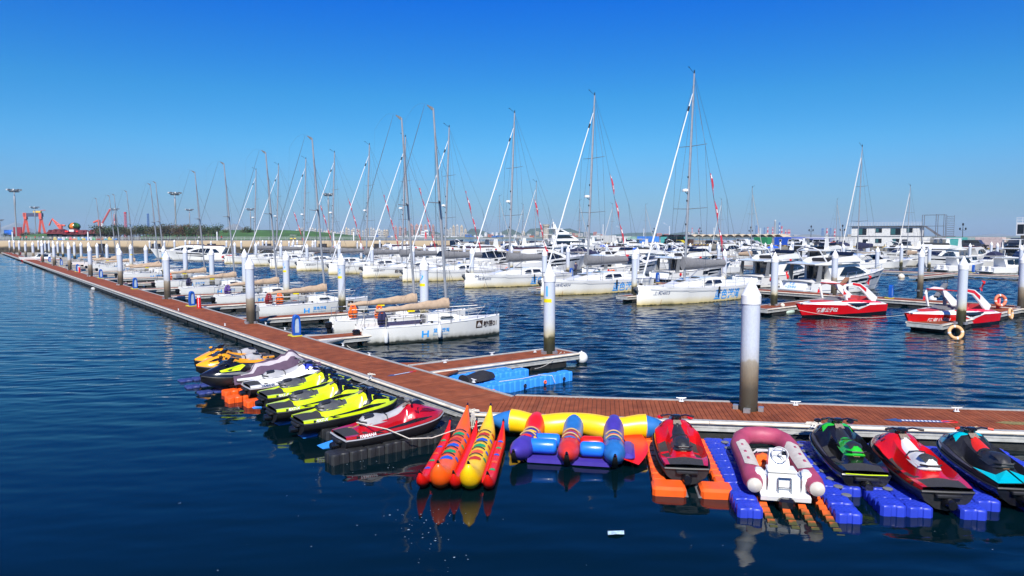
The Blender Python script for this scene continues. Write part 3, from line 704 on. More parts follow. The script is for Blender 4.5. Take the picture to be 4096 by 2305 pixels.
def racer_number(t, no):
    wl = lambda x0, z0: (lambda a, c: H1.at(x0 + a, z0 + c, -1, .015))
    g = MB().loft([[H1.at(6.32 + .43 * i / 4, .52, -1, .013), H1.at(6.32 + .43 * i / 4, .94, -1, .013)] for i in range(5)], closed=False).build('emblem_plate', BROWNT, t, smooth=0, fix=False)
    s = MB()
    f = wl(6.32, .52)
    for poly in ([(.08, .14), (.20, .14), (.20, .37)], [(.22, .14), (.36, .14), (.22, .33)], [(.06, .08), (.38, .08), (.33, .12), (.10, .12)]): s.add([H1.at(6.32 + a, .52 + c, -1, .018) for a, c in poly], [tuple(range(len(poly)))])
    s.build('sail_emblem', WHITET, g, smooth=0, fix=False)
    text('翰德' + no, .37, BROWNT, t, wl(6.80, .58), 'boat_number', bold=.006, sx=.93)
    text('FARBOAT', .075, REDT, t, wl(7.25, .98), 'lettering', shear=.2) if False else None
racer = make_racer()
TOPS = [(1733, 416), (1606, 456), (1248, 540), (1062, 598), (895, 644), (779, 680), (622, 723), (601, 731), (506, 760), (456, 774), (437, 779), (385, 790)]
NO = {0: '01', 1: '02', 2: '06', 3: '07', 4: '10'}
AR = R(25)
for i, (px, py) in enumerate(TOPS):
    top = at(px, py, 12.68); a = AR + R([-1, -3, 1, 2, 3, 2, 4, 2, 4, 3, 2, 3][i]) + (R(4) if i > 1 else 0)
    foot = top - Matrix.Rotation(a, 3, 'Z') @ Vector((4.9 - .72, 0, 0))
    lab = ('white racing yacht with tan sail cover and %s at its bow' % ('number ' + NO[i])) if i in NO else 'white racing yacht with tan sail cover, %s beyond yacht number 10' % ordn(i - 5)
    o = racer if i == 0 else copy_tree(racer, skip=('boat_number', 'emblem_plate'))
    o.location = (foot.x, foot.y, 0); o.rotation_euler = (0, 0, a)
    tag(o, lab, 'sailboat', 'racing yachts with tan sail covers')
    if i in NO: RN = racer_number(o, NO[i]) if i else None
    if i == 0: R0 = o
racer_number(R0, '01')
def onboat(o, p): return Matrix.Translation(o.location) @ Matrix.Rotation(o.rotation_euler[2], 4, 'Z') @ Vector(p)

# ------------------------------------------------------------------ large cruising yachts with grey sail covers, bows to the visitor
H2 = Hull(14.2, [(0, 1.75, 1.5, 1.28), (.25, 2.08, 1.85, 1.24), (.5, 2.1, 1.82, 1.28), (.7, 1.78, 1.36, 1.36), (.85, 1.12, .72, 1.46), (.95, .46, .22, 1.55), (1, .04, .02, 1.6)], n=26)
def make_cruiser():
    t = empty('sailing_yacht', (0, 0, 0))
    H2.shell().build('hull', HULLW, t)
    H2.deck(n=20, camber=.10).build('deck', DECKW, t)
    for sd in (-1, 1): pass
    ln = MB()
    for sd in (-1, 1): H2.rail(.06, .93, -.22, inset=-.012, sds=(sd,), r=.011, m=ln)
    ln.build('hull_line', NAVYT, t)
    H2.rail(.0, .985, 0, inset=.02, r=.03).build('toe_rail', WHITE2, t)
    wf = lambda x, z: 1.28 - (z - 1.3) * .45 - max(0, x - 7.2) * .22
    c = house([(3.6, 1.3), (3.7, 1.98), (5.6, 2.05), (7.6, 1.95), (9.6, 1.66), (10.6, 1.44)], wf).build('cabin', WHITE, t, smooth=22)
    side_pane([(4.35, 1.52), (4.45, 1.8), (5.5, 1.83), (5.5, 1.52)], wf).build('cabin_window', GLASS, c, smooth=0, fix=False)
    side_pane([(5.75, 1.52), (5.75, 1.82), (6.35, 1.78), (6.95, 1.55)], wf).build('cabin_window', GLASS, c, smooth=0, fix=False)
    MB().box(8.4, 9.1, -.33, .33, 1.82, 1.88).build('deck_hatch', GLASS, c, smooth=0); MB().box(6.4, 7.1, -.3, .3, 2.0, 2.06).build('deck_hatch', GLASS, c, smooth=0)
    cp = MB()
    for sd in (-1, 1): cp.prism([(.7, 1.3), (3.6, 1.3), (3.6, 1.78), (.9, 1.62)], *sorted((sd * 1.0, sd * 1.22)))
    cp.build('cockpit_coaming', WHITE2, t, smooth=0)
    for sd in (-1, 1):
        MB().torus((1.7, sd * .62, 1.85), .42, .02, 'x', 20, 5).build('steering_wheel', STEEL, t)
        MB().bbox(1.55, 1.85, sd * .62 - .13, sd * .62 + .13, 1.3, 1.95, .03).build('binnacle', WHITE2, t)
    m, mp = mast(t, 8.15, 1.6, 19.3, .85, .13, .08,
        [(Vector((7.9, -1.9, 1.3)), 18.2), (Vector((7.9, 1.9, 1.3)), 18.2), (Vector((7.6, -1.45, 13.28)), 18.6), (Vector((7.6, 1.45, 13.28)), 18.6), (Vector((7.55, -1.75, 7.98)), Vector((7.6, -1.45, 13.28))), (Vector((7.55, 1.75, 7.98)), Vector((7.6, 1.45, 13.28))),
         (Vector((7.55, -1.75, 7.98)), Vector((7.9, -1.9, 1.3))), (Vector((7.55, 1.75, 7.98)), Vector((7.9, 1.9, 1.3))), (Vector((.2, -.7, 1.3)), Vector((2.2, 0, 9))), (Vector((.2, .7, 1.3)), Vector((2.2, 0, 9))), (Vector((2.2, 0, 9)), 19.2), (8.0, Vector((7.9, -1.7, 1.3)))], [(13.2, 1.45, .25), (7.9, 1.75, .3)], wm=.013)
    rd = MB().lathe([(.03, 0), (.26, .02), (.28, .1), (.24, .22), (.03, .26)], 14, (mp(9.3).x + .45, 0, 9.35)); rd.build('radar_dome', WHITE, m)
    MB().tube([mp(9.1), (mp(9.3).x + .45, 0, 9.33)], .03, 5).build('radar_bracket', BLACK, m)
    lamp = MB()
    for z in (6.6, 8.6, 10.6): lamp.ell((mp(z).x + .17, 0, z), (.07, .07, .1), 6, 4)
    lamp.build('mast_lamps', BLACK, m)
    j = MB(); a0, a1 = Vector((13.75, 0, 1.75)), mp(17.6) + Vector((.1, 0, 0)); K = 14; rg = random.Random(5)
    j.tube([a0 + (a1 - a0) * (i / K) + Vector((0, .02 * rg.uniform(-1, 1), 0)) for i in range(K + 1)], [.05] + [.078 - .034 * i / K for i in range(1, K)] + [.03], 7)
    f = j.build('furled_jib', WHITE2, t)
    MB().tube([a0 + (a1 - a0) * .905, a0 + (a1 - a0) * .93], .085, 7).build('black_band', BLACK, f)
    MB().lathe([(.11, 0), (.14, .03), (.14, .16), (.09, .2)], 12, (13.75, 0, 1.62)).build('furling_drum', BLACK, f)
    b = MB().tube([(8.0, 0, 2.82), (2.35, 0, 2.92)], .12, 8, sq=(.8, 1.2)).build('boom', MASTM, t)
    rs = []; K = 18
    for i in range(K + 1):
        q = i / K; x = 8.38 - 6.0 * q; hh = 1.12 - .52 * q ** .6 + .02 * math.sin(q * 21); w_ = .30 - .10 * q + .015 * rg.uniform(-1, 1); zb = 2.72 + .16 * q
        if i == 0: hh *= 1.05
        rs.append([(x + .05 * rg.uniform(-1, 1) * (0 < i < K), w_ * math.sin(a) * (1 if math.cos(a) < .2 else .75), zb + hh * (.5 + .5 * math.cos(a)) + .012 * rg.uniform(-1, 1)) for a in [2 * math.pi * q2 / 12 for q2 in range(12)]])
    MB().loft(rs).build('sail_cover', GREYC, b, smooth=60)
    MB().tube([(7.95, 0, 1.7), (6.0, 0, 2.8)], .05, 6).build('boom_vang', MASTM, b)
    MB().tube([(2.8, 0, 2.85), (2.6, 0, 1.5)], .03, 4).build('mainsheet', ROPE, b)
    stanchions(H2, [.03, .14, .25, .36, .47, .58, .69, .79], .62, t, .016)
    H2.rail(.02, .86, .62, inset=.07, r=.011).build('lifeline', STEEL, t); H2.rail(.02, .86, .32, inset=.07, r=.009).build('lower_lifeline', STEEL, t)
    pl = MB(); pl.tube([H2.p(.84, 1, -1) + Vector((0, .06, .62)), H2.p(.93, 1, -1) + Vector((0, .05, .66)), Vector((14.1, -.2, 2.2)), Vector((14.1, .2, 2.2)), H2.p(.93, 1, 1) + Vector((0, -.05, .66)), H2.p(.84, 1, 1) + Vector((0, -.06, .62))], .02, 5)
    for sd in (-1, 1):
        for tt in (.86, .96): pl.tube([H2.p(tt, 1, sd) + Vector((0, -sd * .05, 0)), H2.p(tt, 1, sd) + Vector((.05, -sd * .05, .64))], .018, 5)
    pl.build('pulpit', STEEL, t)
    an = MB().prism([(13.9, 1.55), (14.55, 1.5), (14.6, 1.42), (14.0, 1.4)], -.06, .06); an.prism([(14.3, 1.45), (14.5, 1.3), (14.24, 1.0), (14.2, 1.2)], -.16, .16); an.prism([(14.15, 1.35), (14.45, 1.34), (14.27, .92)], -.04, .04)
    an.build('bow_anchor', mat('galvanised_anchor', (.16, .17, .18), .45, .4, var=.4), t, smooth=0)
    rs_ = MB().prism([(0, 0), (.05, 0), (.03, .55), (0.02, .55)], -.004, .004)
    rust = MB(); rust.loft([[H2.at(12.15, .1, 1, .014), H2.at(12.15, .45, 1, .014)], [H2.at(12.2, .1, 1, .014), H2.at(12.18, .45, 1, .014)]], closed=False)
    rust.build('rust_streak', mat('rust_stain', (.40, .20, .05), .8), t, smooth=0, fix=False)
    MB().lathe([(.02, -.3), (.07, -.26), (.08, 0), (.07, .26), (.02, .3)], 10, (6.2, 2.2, 1.05)).build('black_fender', BLACK, t)
    return t
def banner(t, red=True, full=.52):
    a, b = Vector((2.4, 0, 3.1)), Vector((7.3, 0, 19.1)); K = 16; mb = MB(); rg = random.Random(int(t.location.x * 10))
    for q0, q1, k in [(i / K * full, (i + 1) / K * full, i) for i in range(K)]:
        def pt(q, w):
            r_ = math.sin(q * 40 + t.location.x) * .9
            return a + (b - a) * q + Vector((-.02 - w * math.cos(r_) * .17 - .03, w * math.sin(r_) * .17, 0))
        mb.mi(0).quad(pt(q0, 0), pt(q0, 1), pt(q1, 1), pt(q1, 0))
        if k % 2: mb.mi(1).quad(*[p + Vector((0, .012, 0)) for p in (pt(q0 + .004, .25), pt(q0 + .004, .75), pt(q1 - .008, .75), pt(q1 - .008, .25))])
    mb.build('banner', [mat('red_banner_cloth', (.50, .03, .06), .8), WHITET], t, smooth=0, fix=False)
    MB().tube([a, b], .014, 3).build('topping_lift', WIRE, t, smooth=0)
cruiser = make_cruiser()
NAMES = ['上和4803', '瑞和4804', '瑞贵4805', '', '瑞景4807', '瑞景4808', '瑞景4809', '', '', '']
SIDE = {0: '蓝色港湾', 1: '蓝色港湾', 2: '蓝色港湾', 4: '翰德帆船俱乐部', 5: '翰德帆船俱乐部'}
MT = [(2786, 282), (2385, 378), (2057, 448), (1824, 508), (1620, 548), (1459, 583), (1328, 616), (1217, 641), (1118, 659), (1020, 681)]
desc = ['with 4803 on its bow', 'with 4804 on its bow', 'with 4805 and a small 04 on its bow', 'with plain hull sides, next beyond yacht 4805', 'with brown club lettering and 4807 on its bow', 'with brown club lettering and 4808 on its bow', 'with 4809 on its bow', 'first beyond the yacht 4809', 'second beyond the yacht 4809', 'third beyond the yacht 4809']
CR = []
for i, s in enumerate(S2):
    o = cruiser if i == 0 else copy_tree(cruiser, skip=('lettering', 'boat_name', 'banner', 'topping_lift'))
    q = P(s, 42.5 + 14.2); o.location = (q.x, q.y, 0); o.rotation_euler = (0, 0, AV + math.pi + R([0, 0, 0, -1, 1, 0, 1, 0, -1, 1][i]))
    tag(o, 'white sailing yacht, grey sail cover, ' + desc[i], 'sailboat', 'sailing yachts with grey sail covers'); CR.append(o)
for i, o in enumerate(CR):
    wr_ = lambda x0, z0: (lambda a, c: H2.at(x0 - a, z0 + c, 1, .016))
    if NAMES[i]: text(NAMES[i], .36, NAVYT if i < 3 else GREYT, o, wr_(12.95, .86), 'boat_name', shear=.15)
    if i == 2: text('04', .42, NAVYT, o, wr_(13.25, 1.12), 'boat_name')
    if i in SIDE: text(SIDE[i], .92 if i < 3 else .52, CYANT if i < 3 else BROWNT, o, wr_(6.6 if i < 3 else 10.2, .30 if i < 3 else .62), 'lettering', shear=.1 if i < 3 else 0, bold=.012 if i < 3 else .004)
    if i < 9: banner(o, full=[.5, .55, .42, .52, .58, .55, .55, .5, .45][i])
# ------------------------------------------------------------------ motor yachts
HY = Hull(10.6, [(0, 1.80, 1.66, 1.05), (.3, 1.95, 1.8, 1.2), (.55, 1.9, 1.66, 1.45), (.75, 1.55, 1.15, 1.7), (.9, .85, .42, 1.88), (1, .05, .02, 1.98)], ov=1.3, n=22, flare=1.3)
HULLY = zramp('hull_white_clean', [(-.1, (.012, .012, .014)), (.06, (.02, .02, .022)), (.09, (.62, .60, .54)), (.35, (.72, .72, .70)), (1.8, (.74, .74, .73))], .2, 2, .03, fine=.02)
HULLN = zramp('hull_navy', [(-.1, (.01, .01, .012)), (.06, (.015, .015, .02)), (.10, (.008, .010, .04)), (1.02, (.008, .010, .045)), (1.06, (.7, .7, .7)), (2, (.74, .74, .73))], .15, 2, .02, fine=.02)
HULLR = zramp('hull_red', [(-.1, (.01, .01, .012)), (.06, (.02, .01, .01)), (.10, (.30, .008, .01)), (.62, (.36, .008, .012)), (.66, (.7, .7, .7)), (2, (.74, .74, .73))], .2, 2, .02, fine=.02)
def bow_rails(h, t, z=.55, t0=.42):
    m = h.rail(t0, .97, z, inset=.06, r=.017)
    for i in range(6):
        for sd in (-1, 1):
            q = h.p(t0 + (.96 - t0) * i / 5, 1, sd) + Vector((0, -sd * .06, 0)); m.tube([q + Vector((-.12, 0, 0)), q + Vector((.05, 0, z))], .014, 4)
    m.build('bow_rail', STEEL, t)
def flag_on(t, p, h=.9):
    m = MB().mi(0).tube([p, Vector(p) + Vector((-.15, 0, h))], .015, 4)
    rs = []
    for i in range(5):
        q = i / 4; rs.append([Vector(p) + Vector((-.1 - .03 * math.sin(q * 5), .10 * math.sin(q * 6), h * (1 - q * .75))), Vector(p) + Vector((-.38 + .06 * math.sin(q * 7), .12 * math.sin(q * 5 + 1), h * (.92 - q * .75)))])
    m.mi(1).loft(rs, closed=False); m.build('flag', [STEEL, REDC], t, smooth=0, fix=False)
def flybridge_yacht(hardtop=False):
    h = HY; t = empty('motor_yacht', (0, 0, 0))
    h.shell(stern=False).build('hull', HULLY, t)
    # sloping stern with bathing platform and steps
    tr = MB(); tr.prism([(-.95, .36), (1.0, .30), (1.0, .42), (-.95, .44)], -1.72, 1.72)
    tr.prism([(.0, .4), (.42, 1.15), (1.0, 1.15), (1.0, .4)], -1.05, 1.80); tr.build('transom', WHITE2, t, smooth=0)
    st = MB()
    for k in range(3): st.box(.12 + .2 * k, 1.0, -1.72, -1.05, .4 + .2 * k, .6 + .2 * k)
    st.build('stern_steps', DECKW, t, smooth=0)
    h.deck(.02, 1, n=16, camber=.12).build('deck', DECKW, t)
    h.rail(.03, .99, .0, inset=.0, r=.035).build('rubbing_strake', GREYP, t)
    for sd in (-1, 1):
        h.strip(5.6, 11.0, lambda q: .98 + .30 * q, lambda q: .30 * (1 - .55 * q) * min(1, q * 12 + .2), sd).build('hull_window', GLASS, t, smooth=0, fix=False)
        h.strip(5.0, 5.9, lambda q: .72 + .05 * q, lambda q: .42, sd).build('hull_window', GLASS, t, smooth=0, fix=False)
        h.strip(6.0, 8.2, lambda q: .62 + .22 * q, lambda q: .30 * (1 - q * .9), sd).build('hull_window', GLASS, t, smooth=0, fix=False)
        h.strip(1.0, 11.4, lambda q: .34 + .30 * q * q, lambda q: .03, sd, off=.018).build('hull_line', NAVYT, t, smooth=0, fix=False)
    wf = lambda x, z: 1.55 - (z - 1.2) * .20 - max(0, x - 5.2) * .14
    c = house([(2.9, 1.15), (2.55, 2.62), (6.3, 2.70), (7.3, 2.5), (9.0, 1.72), (9.1, 1.5)], wf).build('cabin', WHITE, t, smooth=25)
    side_pane([(3.9, 1.62), (4.7, 2.36), (6.2, 2.40), (7.0, 2.22), (8.1, 1.76), (5.2, 1.62)], wf).build('side_window', GLASS, c, smooth=0, fix=False)
    wv = MB(); wv.add([(8.9, -wf(8.9, 1.8) * .86, 1.80), (7.38, -wf(7.4, 2.45) * .86, 2.5), (7.38, wf(7.4, 2.45) * .86, 2.5), (8.9, wf(8.9, 1.8) * .86, 1.80)], [(0, 1, 2, 3)])
    wv.build('windshield', GLASS, c, smooth=0, fix=False)
    MB().box(2.50, 2.56, -.95, .95, 1.2, 2.45).build('saloon_door', GLASS, c, smooth=0)
    # flybridge: overhanging deck, coaming, dash
    fw = lambda x, z: 1.62 - max(0, x - 5) * .17 - (z - 2.6) * .08
    house([(.55, 2.62), (.45, 2.70), (2.0, 2.86), (6.6, 2.86), (6.9, 2.72), (2.2, 2.58)], fw).build('flybridge_deck', WHITE, t, smooth=20)
    MB().prism([(.6, 2.60), (2.5, 2.56), (2.5, 2.58), (.62, 2.618)], -1.5, 1.5).build('overhang_lining', BROWNC, t, smooth=0)
    fl = MB()
    for sd in (-1, 1): fl.prism([(2.4, 2.8), (3.2, 3.22), (6.0, 3.42), (7.0, 2.85)], *sorted((sd * 1.40, sd * 1.48)))
    fl.prism([(5.9, 3.40), (6.95, 2.85), (6.85, 2.82), (5.8, 3.35)], -1.42, 1.42); fl.build('flybridge_coaming', WHITE, t, smooth=20)
    MB().prism([(5.7, 3.44), (6.05, 3.72), (6.08, 3.70), (5.9, 3.4)], -1.2, 1.2).build('flybridge_screen', GLASS, t, smooth=0)
    MB().bbox(3.2, 5.2, -1.1, 1.1, 2.86, 3.18, .08).build('flybridge_seats', BLACKC, t)
    for sd in (-1, 1): MB().prism([(.75, .95), (1.1, 2.62), (1.5, 2.62), (1.35, .95)], *sorted((sd * 1.55, sd * 1.62))).build('side_wing', GREYP, t, smooth=0)
    if hardtop:
        MB().bbox(1.8, 5.0, -1.4, 1.4, 4.35, 4.46, .05).build('hardtop', WHITE2, t)
        for sd in (-1, 1): MB().prism([(1.9, 2.85), (3.3, 2.85), (3.0, 4.36), (2.2, 4.36)], *sorted((sd * 1.32, sd * 1.40))).build('arch_leg', WHITE, t, smooth=0)
    else:
        a = MB()
        for sd in (-1, 1): a.tube([(2.3, sd * 1.35, 2.9), (1.5, sd * 1.25, 3.9), (1.4, sd * .6, 4.15)], .06, 6)
        a.tube([(1.4, .62, 4.15), (1.4, -.62, 4.15)], .06, 6); a.build('radar_arch', WHITE2, t)
        MB().lathe([(.02, 0), (.25, .03), (.25, .14), (.02, .22)], 12, (1.4, 0, 4.2)).build('radar_dome', WHITE, t)
    bow_rails(h, t)
    return t
HSP = Hull(15.0, [(0, 2.1, 1.95, 1.25), (.3, 2.25, 2.1, 1.45), (.55, 2.2, 1.95, 1.8), (.75, 1.85, 1.4, 2.1), (.9, 1.05, .55, 2.28), (1, .05, .02, 2.4)], ov=1.6, n=22, flare=1.3)
def coupe_yacht():
    h = HSP; t = empty('motor_yacht', (0, 0, 0))
    h.shell().build('hull', HULLY, t); h.deck(n=16, camber=.15).build('deck', DECKW, t)
    MB().bbox(-1.2, .1, -1.9, 1.9, .35, .5, .05).build('bathing_platform', TEAK, t)
    for sd in (-1, 1):
        h.strip(7.6, 14.4, lambda q: 1.35 + .35 * q, lambda q: .36 * (1 - .5 * q) * min(1, q * 14 + .25), sd).build('hull_window', GLASS, t, smooth=0, fix=False)
        h.strip(7.6, 11.5, lambda q: .85 + .3 * q, lambda q: .34 * (1 - q * .9), sd).build('hull_window', GLASS, t, smooth=0, fix=False)
        h.strip(6.6, 7.3, lambda q: 1.35, lambda q: .3, sd).build('hull_window', GLASS, t, smooth=0, fix=False)
    wf = lambda x, z: 1.85 - (z - 1.5) * .22 - max(0, x - 7.5) * .13
    c = house([(3.4, 1.35), (2.4, 3.1), (3.2, 3.42), (6.6, 3.5), (8.6, 3.28), (10.6, 2.62), (12.4, 1.98), (12.4, 1.7)], wf).build('cabin', WHITE, t, smooth=28)
    side_pane([(3.7, 1.85), (4.6, 2.72), (6.6, 2.92), (8.4, 2.86), (9.9, 2.45), (11.0, 1.98), (7, 1.85)], wf).build('side_window', GLASS, c, smooth=0, fix=False)
    mm = MB()
    for x in (5.6, 7.2, 8.8): side_pane([(x, 1.85), (x + .08, 1.85), (x - .32, 2.9), (x - .40, 2.9)], wf, .02, m=mm)
    mm.build('window_posts', WHITE2, c, smooth=0, fix=False)
    MB().add([(11.6, -1.1, 2.30), (8.75, -1.35, 3.30), (8.75, 1.35, 3.30), (11.6, 1.1, 2.30)], [(0, 1, 2, 3)]).build('windshield', GLASS, c, smooth=0, fix=False)
    MB().prism([(3.1, 3.42), (3.4, 3.66), (7.0, 3.70), (7.6, 3.46)], -1.3, 1.3).build('flybridge_coaming', mat('dark_brown_coaming', (.05, .015, .012), .4), t, smooth=0)
    MB().prism([(2.3, 3.0), (.6, 3.0), (.6, 3.08), (2.6, 3.2)], -1.5, 1.5).build('aft_awning', BROWNC, t, smooth=0)
    MB().box(3.35, 3.42, -1.3, 1.3, 1.4, 2.9).build('saloon_door', GLASS, t, smooth=0)
    bow_rails(h, t, .6, .5)
    return t
HC = Hull(8.6, [(0, 1.35, 1.25, .8), (.3, 1.5, 1.38, .9), (.6, 1.42, 1.2, 1.05), (.8, 1.0, .65, 1.2), (.92, .5, .25, 1.28), (1, .04, .02, 1.34)], ov=.8, n=18, flare=1.25)
def small_cruiser(kind, hullm, canvas):
    h = HC; t = empty('cabin_cruiser', (0, 0, 0))
    h.shell().build('hull', hullm, t); h.deck(n=14, camber=.08).build('deck', DECKW, t)
    MB().bbox(-.7, .05, -1.15, 1.15, .25, .38, .04).build('bathing_platform', WHITE2, t)
    wf = lambda x, z: 1.12 - (z - .9) * .18 - max(0, x - 4.6) * .17
    if kind == 'bimini':
        c = house([(2.6, .85), (2.9, 1.35), (5.0, 1.55), (5.6, 1.38), (7.2, 1.15), (7.2, 1.0)], wf).build('cabin', WHITE, t, smooth=25)
        side_pane([(4.6, 1.18), (4.8, 1.36), (5.5, 1.28), (6.4, 1.1)], wf).build('side_window', GLASS, c, smooth=0, fix=False)
        w = MB().prism([(4.2, 1.5), (3.4, 2.05), (3.34, 2.03), (4.1, 1.46)], -1.0, 1.0); w.build('windshield', GLASS, t, smooth=0)
        rs = []
        for i in range(9):
            q = i / 8; x = .7 + 2.9 * q; rs.append([(x, y * 1.2, 2.35 + .28 * math.sin(math.pi * (.15 + .7 * q)) - .16 * y * y + sg) for sg, ys in ((0, (-1, -.5, 0, .5, 1)), (-.03, (1, .5, 0, -.5, -1))) for y in ys])
        b = MB().loft(rs).build('bimini', canvas, t)
        f = MB()
        for x in (.75, 2.1, 3.5):
            for sd in (-1, 1): f.tube([(2.0, sd * 1.25, .95), (x, sd * 1.2, 2.25)], .018, 4)
        f.build('bimini_frame', STEEL, b)
        MB().bbox(.4, 1.2, -1.0, 1.0, .85, 1.25, .06).build('stern_seat', WHITE2, t)
    elif kind == 'hardtop':
        c = house([(2.3, .85), (2.0, 2.18), (4.9, 2.24), (5.6, 1.5), (7.4, 1.2), (7.4, 1.0)], wf).build('cabin', WHITE, t, smooth=25)
        side_pane([(2.6, 1.36), (2.55, 2.0), (3.6, 2.04), (3.7, 1.36)], wf).build('side_window', GLASS, c, smooth=0, fix=False)
        side_pane([(3.85, 1.36), (3.8, 2.04), (4.75, 2.05), (5.35, 1.42)], wf).build('side_window', GLASS, c, smooth=0, fix=False)
        MB().add([(5.58, -.8, 1.56), (4.98, -.85, 2.16), (4.98, .85, 2.16), (5.58, .8, 1.56)], [(0, 1, 2, 3)]).build('windshield', GLASS, c, smooth=0, fix=False)
        MB().bbox(1.5, 5.2, -1.08, 1.08, 2.22, 2.32, .04).build('cabin_top', WHITE, t)
        MB().lathe([(.02, 0), (.22, .02), (.22, .12), (.02, .18)], 10, (3.2, 0, 2.45)).build('radar_dome', WHITE, t)
        a = MB()
        for y in (-.6, .6): a.tube([(2.2, y, 2.3), (1.9, y, 3.6)], .012, 3)
        a.build('whip_aerials', STEEL, t)
        a = MB(); a.bbox(-.35, .1, -.75, -.35, .35, 1.05, .06).bbox(-.35, .1, .35, .75, .35, 1.05, .06).build('outboard_motors', canvas, t)
    else:  # covered flybridge cruiser
        c = house([(1.9, .85), (1.7, 1.95), (4.7, 2.0), (6.2, 1.45), (7.2, 1.18), (7.2, 1.0)], wf).build('cabin', WHITE, t, smooth=25)
        side_pane([(2.4, 1.3), (2.9, 1.8), (4.5, 1.82), (5.9, 1.38)], wf).build('side_window', GLASS, c, smooth=0, fix=False)
        MB().add([(6.15, -.68, 1.5), (4.85, -.85, 1.98), (4.85, .85, 1.98), (6.15, .68, 1.5)], [(0, 1, 2, 3)]).build('windshield', GLASS, c, smooth=0, fix=False)
        MB().prism([(.6, 1.95), (.5, 2.02), (4.9, 2.08), (4.9, 1.99)], -1.1, 1.1).build('flybridge_deck', WHITE, t, smooth=0)
        rs = []; rg = random.Random(9)
        for i in range(9):
            q = i / 8; rs.append([(1.6 + 3.0 * q, .9 * math.cos(a) * (1 - .15 * q), 2.1 + (.55 + .2 * math.sin(q * 3)) * max(0, math.sin(a)) + .03 * rg.uniform(-1, 1)) for a in [math.pi * k / 7 for k in range(8)]])
        MB().loft(rs).build('canvas_cover', canvas, t, smooth=60)
        a = MB()
        for sd in (-1, 1): a.tube([(1.5, sd * .95, 2.05), (.9, sd * .85, 2.95), (.85, sd * .3, 3.1)], .04, 5)
        a.tube([(.85, .31, 3.1), (.85, -.31, 3.1)], .04, 5).build('radar_arch', WHITE2, t)
    bow_rails(h, t, .42, .5)
    return t
def back_sailer(canvas):
    h = Hull(11, [(0, 1.3, 1.1, 1.0), (.3, 1.75, 1.5, 1.0), (.6, 1.65, 1.3, 1.1), (.85, .9, .5, 1.25), (1, .04, .02, 1.35)], ov=.6)
    t = empty('sailing_yacht', (0, 0, 0)); h.shell().build('hull', HULLY, t); h.deck(n=14, camber=.1).build('deck', DECKW, t)
    wf = lambda x, z: 1.05 - (z - 1) * .3 - max(0, x - 5.4) * .2
    c = house([(2.7, 1.0), (2.8, 1.5), (5.5, 1.5), (7.6, 1.15), (7.6, 1.05)], wf).build('cabin', WHITE, t, smooth=25)
    side_pane([(3.4, 1.2), (3.5, 1.38), (5.6, 1.36), (6.3, 1.2)], wf).build('cabin_window', GLASS, c, smooth=0, fix=False)
    m, mp = mast(t, 6.4, 1.3, 15.0, .3, .09, .06, [(Vector((10.9, 0, 1.4)), 14.6), (Vector((.2, 0, 1.1)), 14.9), (Vector((6.1, -1.6, 1.05)), 13.5), (Vector((6.1, 1.6, 1.05)), 13.5)], [(5.6, 1.0, .2), (10.0, .85, .2)], wm=.014)
    MB().tube([(10.8, 0, 1.5), (6.3, 0, 13.6)], [.07, .04], 6).build('furled_jib', CREAMT, m)
    rs = []
    for i in range(9):
        q = i / 8; rs.append([(6.4 - 4.2 * q, .2 * math.sin(a) * (1 - .4 * q), 2.25 + (.5 - .25 * q) * math.cos(a) + .25) for a in [2 * math.pi * j / 8 for j in range(8)]])
    MB().loft(rs).build('sail_cover', canvas, t, smooth=60)
    bow_rails(h, t, .5, .05)
    return t
def superyacht():
    h = Hull(24, [(0, 2.7, 2.5, 1.8), (.4, 2.9, 2.6, 2.1), (.7, 2.5, 1.8, 2.7), (.9, 1.2, .6, 3.1), (1, .05, .02, 3.3)], ov=2.4, n=22, flare=1.4)
    t = empty('motor_yacht', (0, 0, 0)); h.shell().build('hull', HULLY, t); h.deck(n=16).build('deck', DECKW, t)
    for sd in (-1, 1): h.strip(8, 20, lambda q: 1.25 + .6 * q, lambda q: .4, sd).build('hull_window', GLASS, t, smooth=0, fix=False)
    z = 2.0
    for k, (x0, x1, hh, w) in enumerate([(3, 19, 2.2, 2.4), (3.5, 15.5, 2.1, 2.2), (5, 12, 1.9, 1.8)]):
        wf = lambda x, zz: w - max(0, x - (x0 + x1) / 2) * .10 - (zz - z) * .1
        c = house([(x0 + 2, z), (x0 + 1.6, z + hh), (x1 - 3.2, z + hh), (x1, z + .5), (x1, z)], wf).build('cabin_deck', WHITE, t, smooth=25)
        side_pane([(x0 + 2.8, z + .7), (x0 + 3.4, z + hh - .3), (x1 - 3.8, z + hh - .3), (x1 - 1.6, z + .75)], wf).build('side_window', GLASS, c, smooth=0, fix=False)
        MB().prism([(x0 - 1.5, z + hh), (x0 - 1.5, z + hh + .14), (x1 - 2.8, z + hh + .18), (x1 - 2.6, z + hh)], -w, w).build('deck_overhang', WHITE2, t, smooth=0)
        z += hh + .15
    a = MB().prism([(6, z), (7.5, z), (6.8, z + 1.6), (6.1, z + 1.6)], -.9, -.7); a.prism([(6, z), (7.5, z), (6.8, z + 1.6), (6.1, z + 1.6)], .7, .9); a.box(5.9, 7, -.95, .95, z + 1.5, z + 1.65); a.tube([(6.4, 0, z + 1.6), (6.2, 0, z + 3.4)], .06, 5); a.ell((6.6, .5, z + 1.95), (.35, .35, .4)); a.build('radar_mast', WHITE2, t)
    bow_rails(h, t, .7, .5)
    return t
FB, FBH, CO = flybridge_yacht(), flybridge_yacht(True), coupe_yacht()
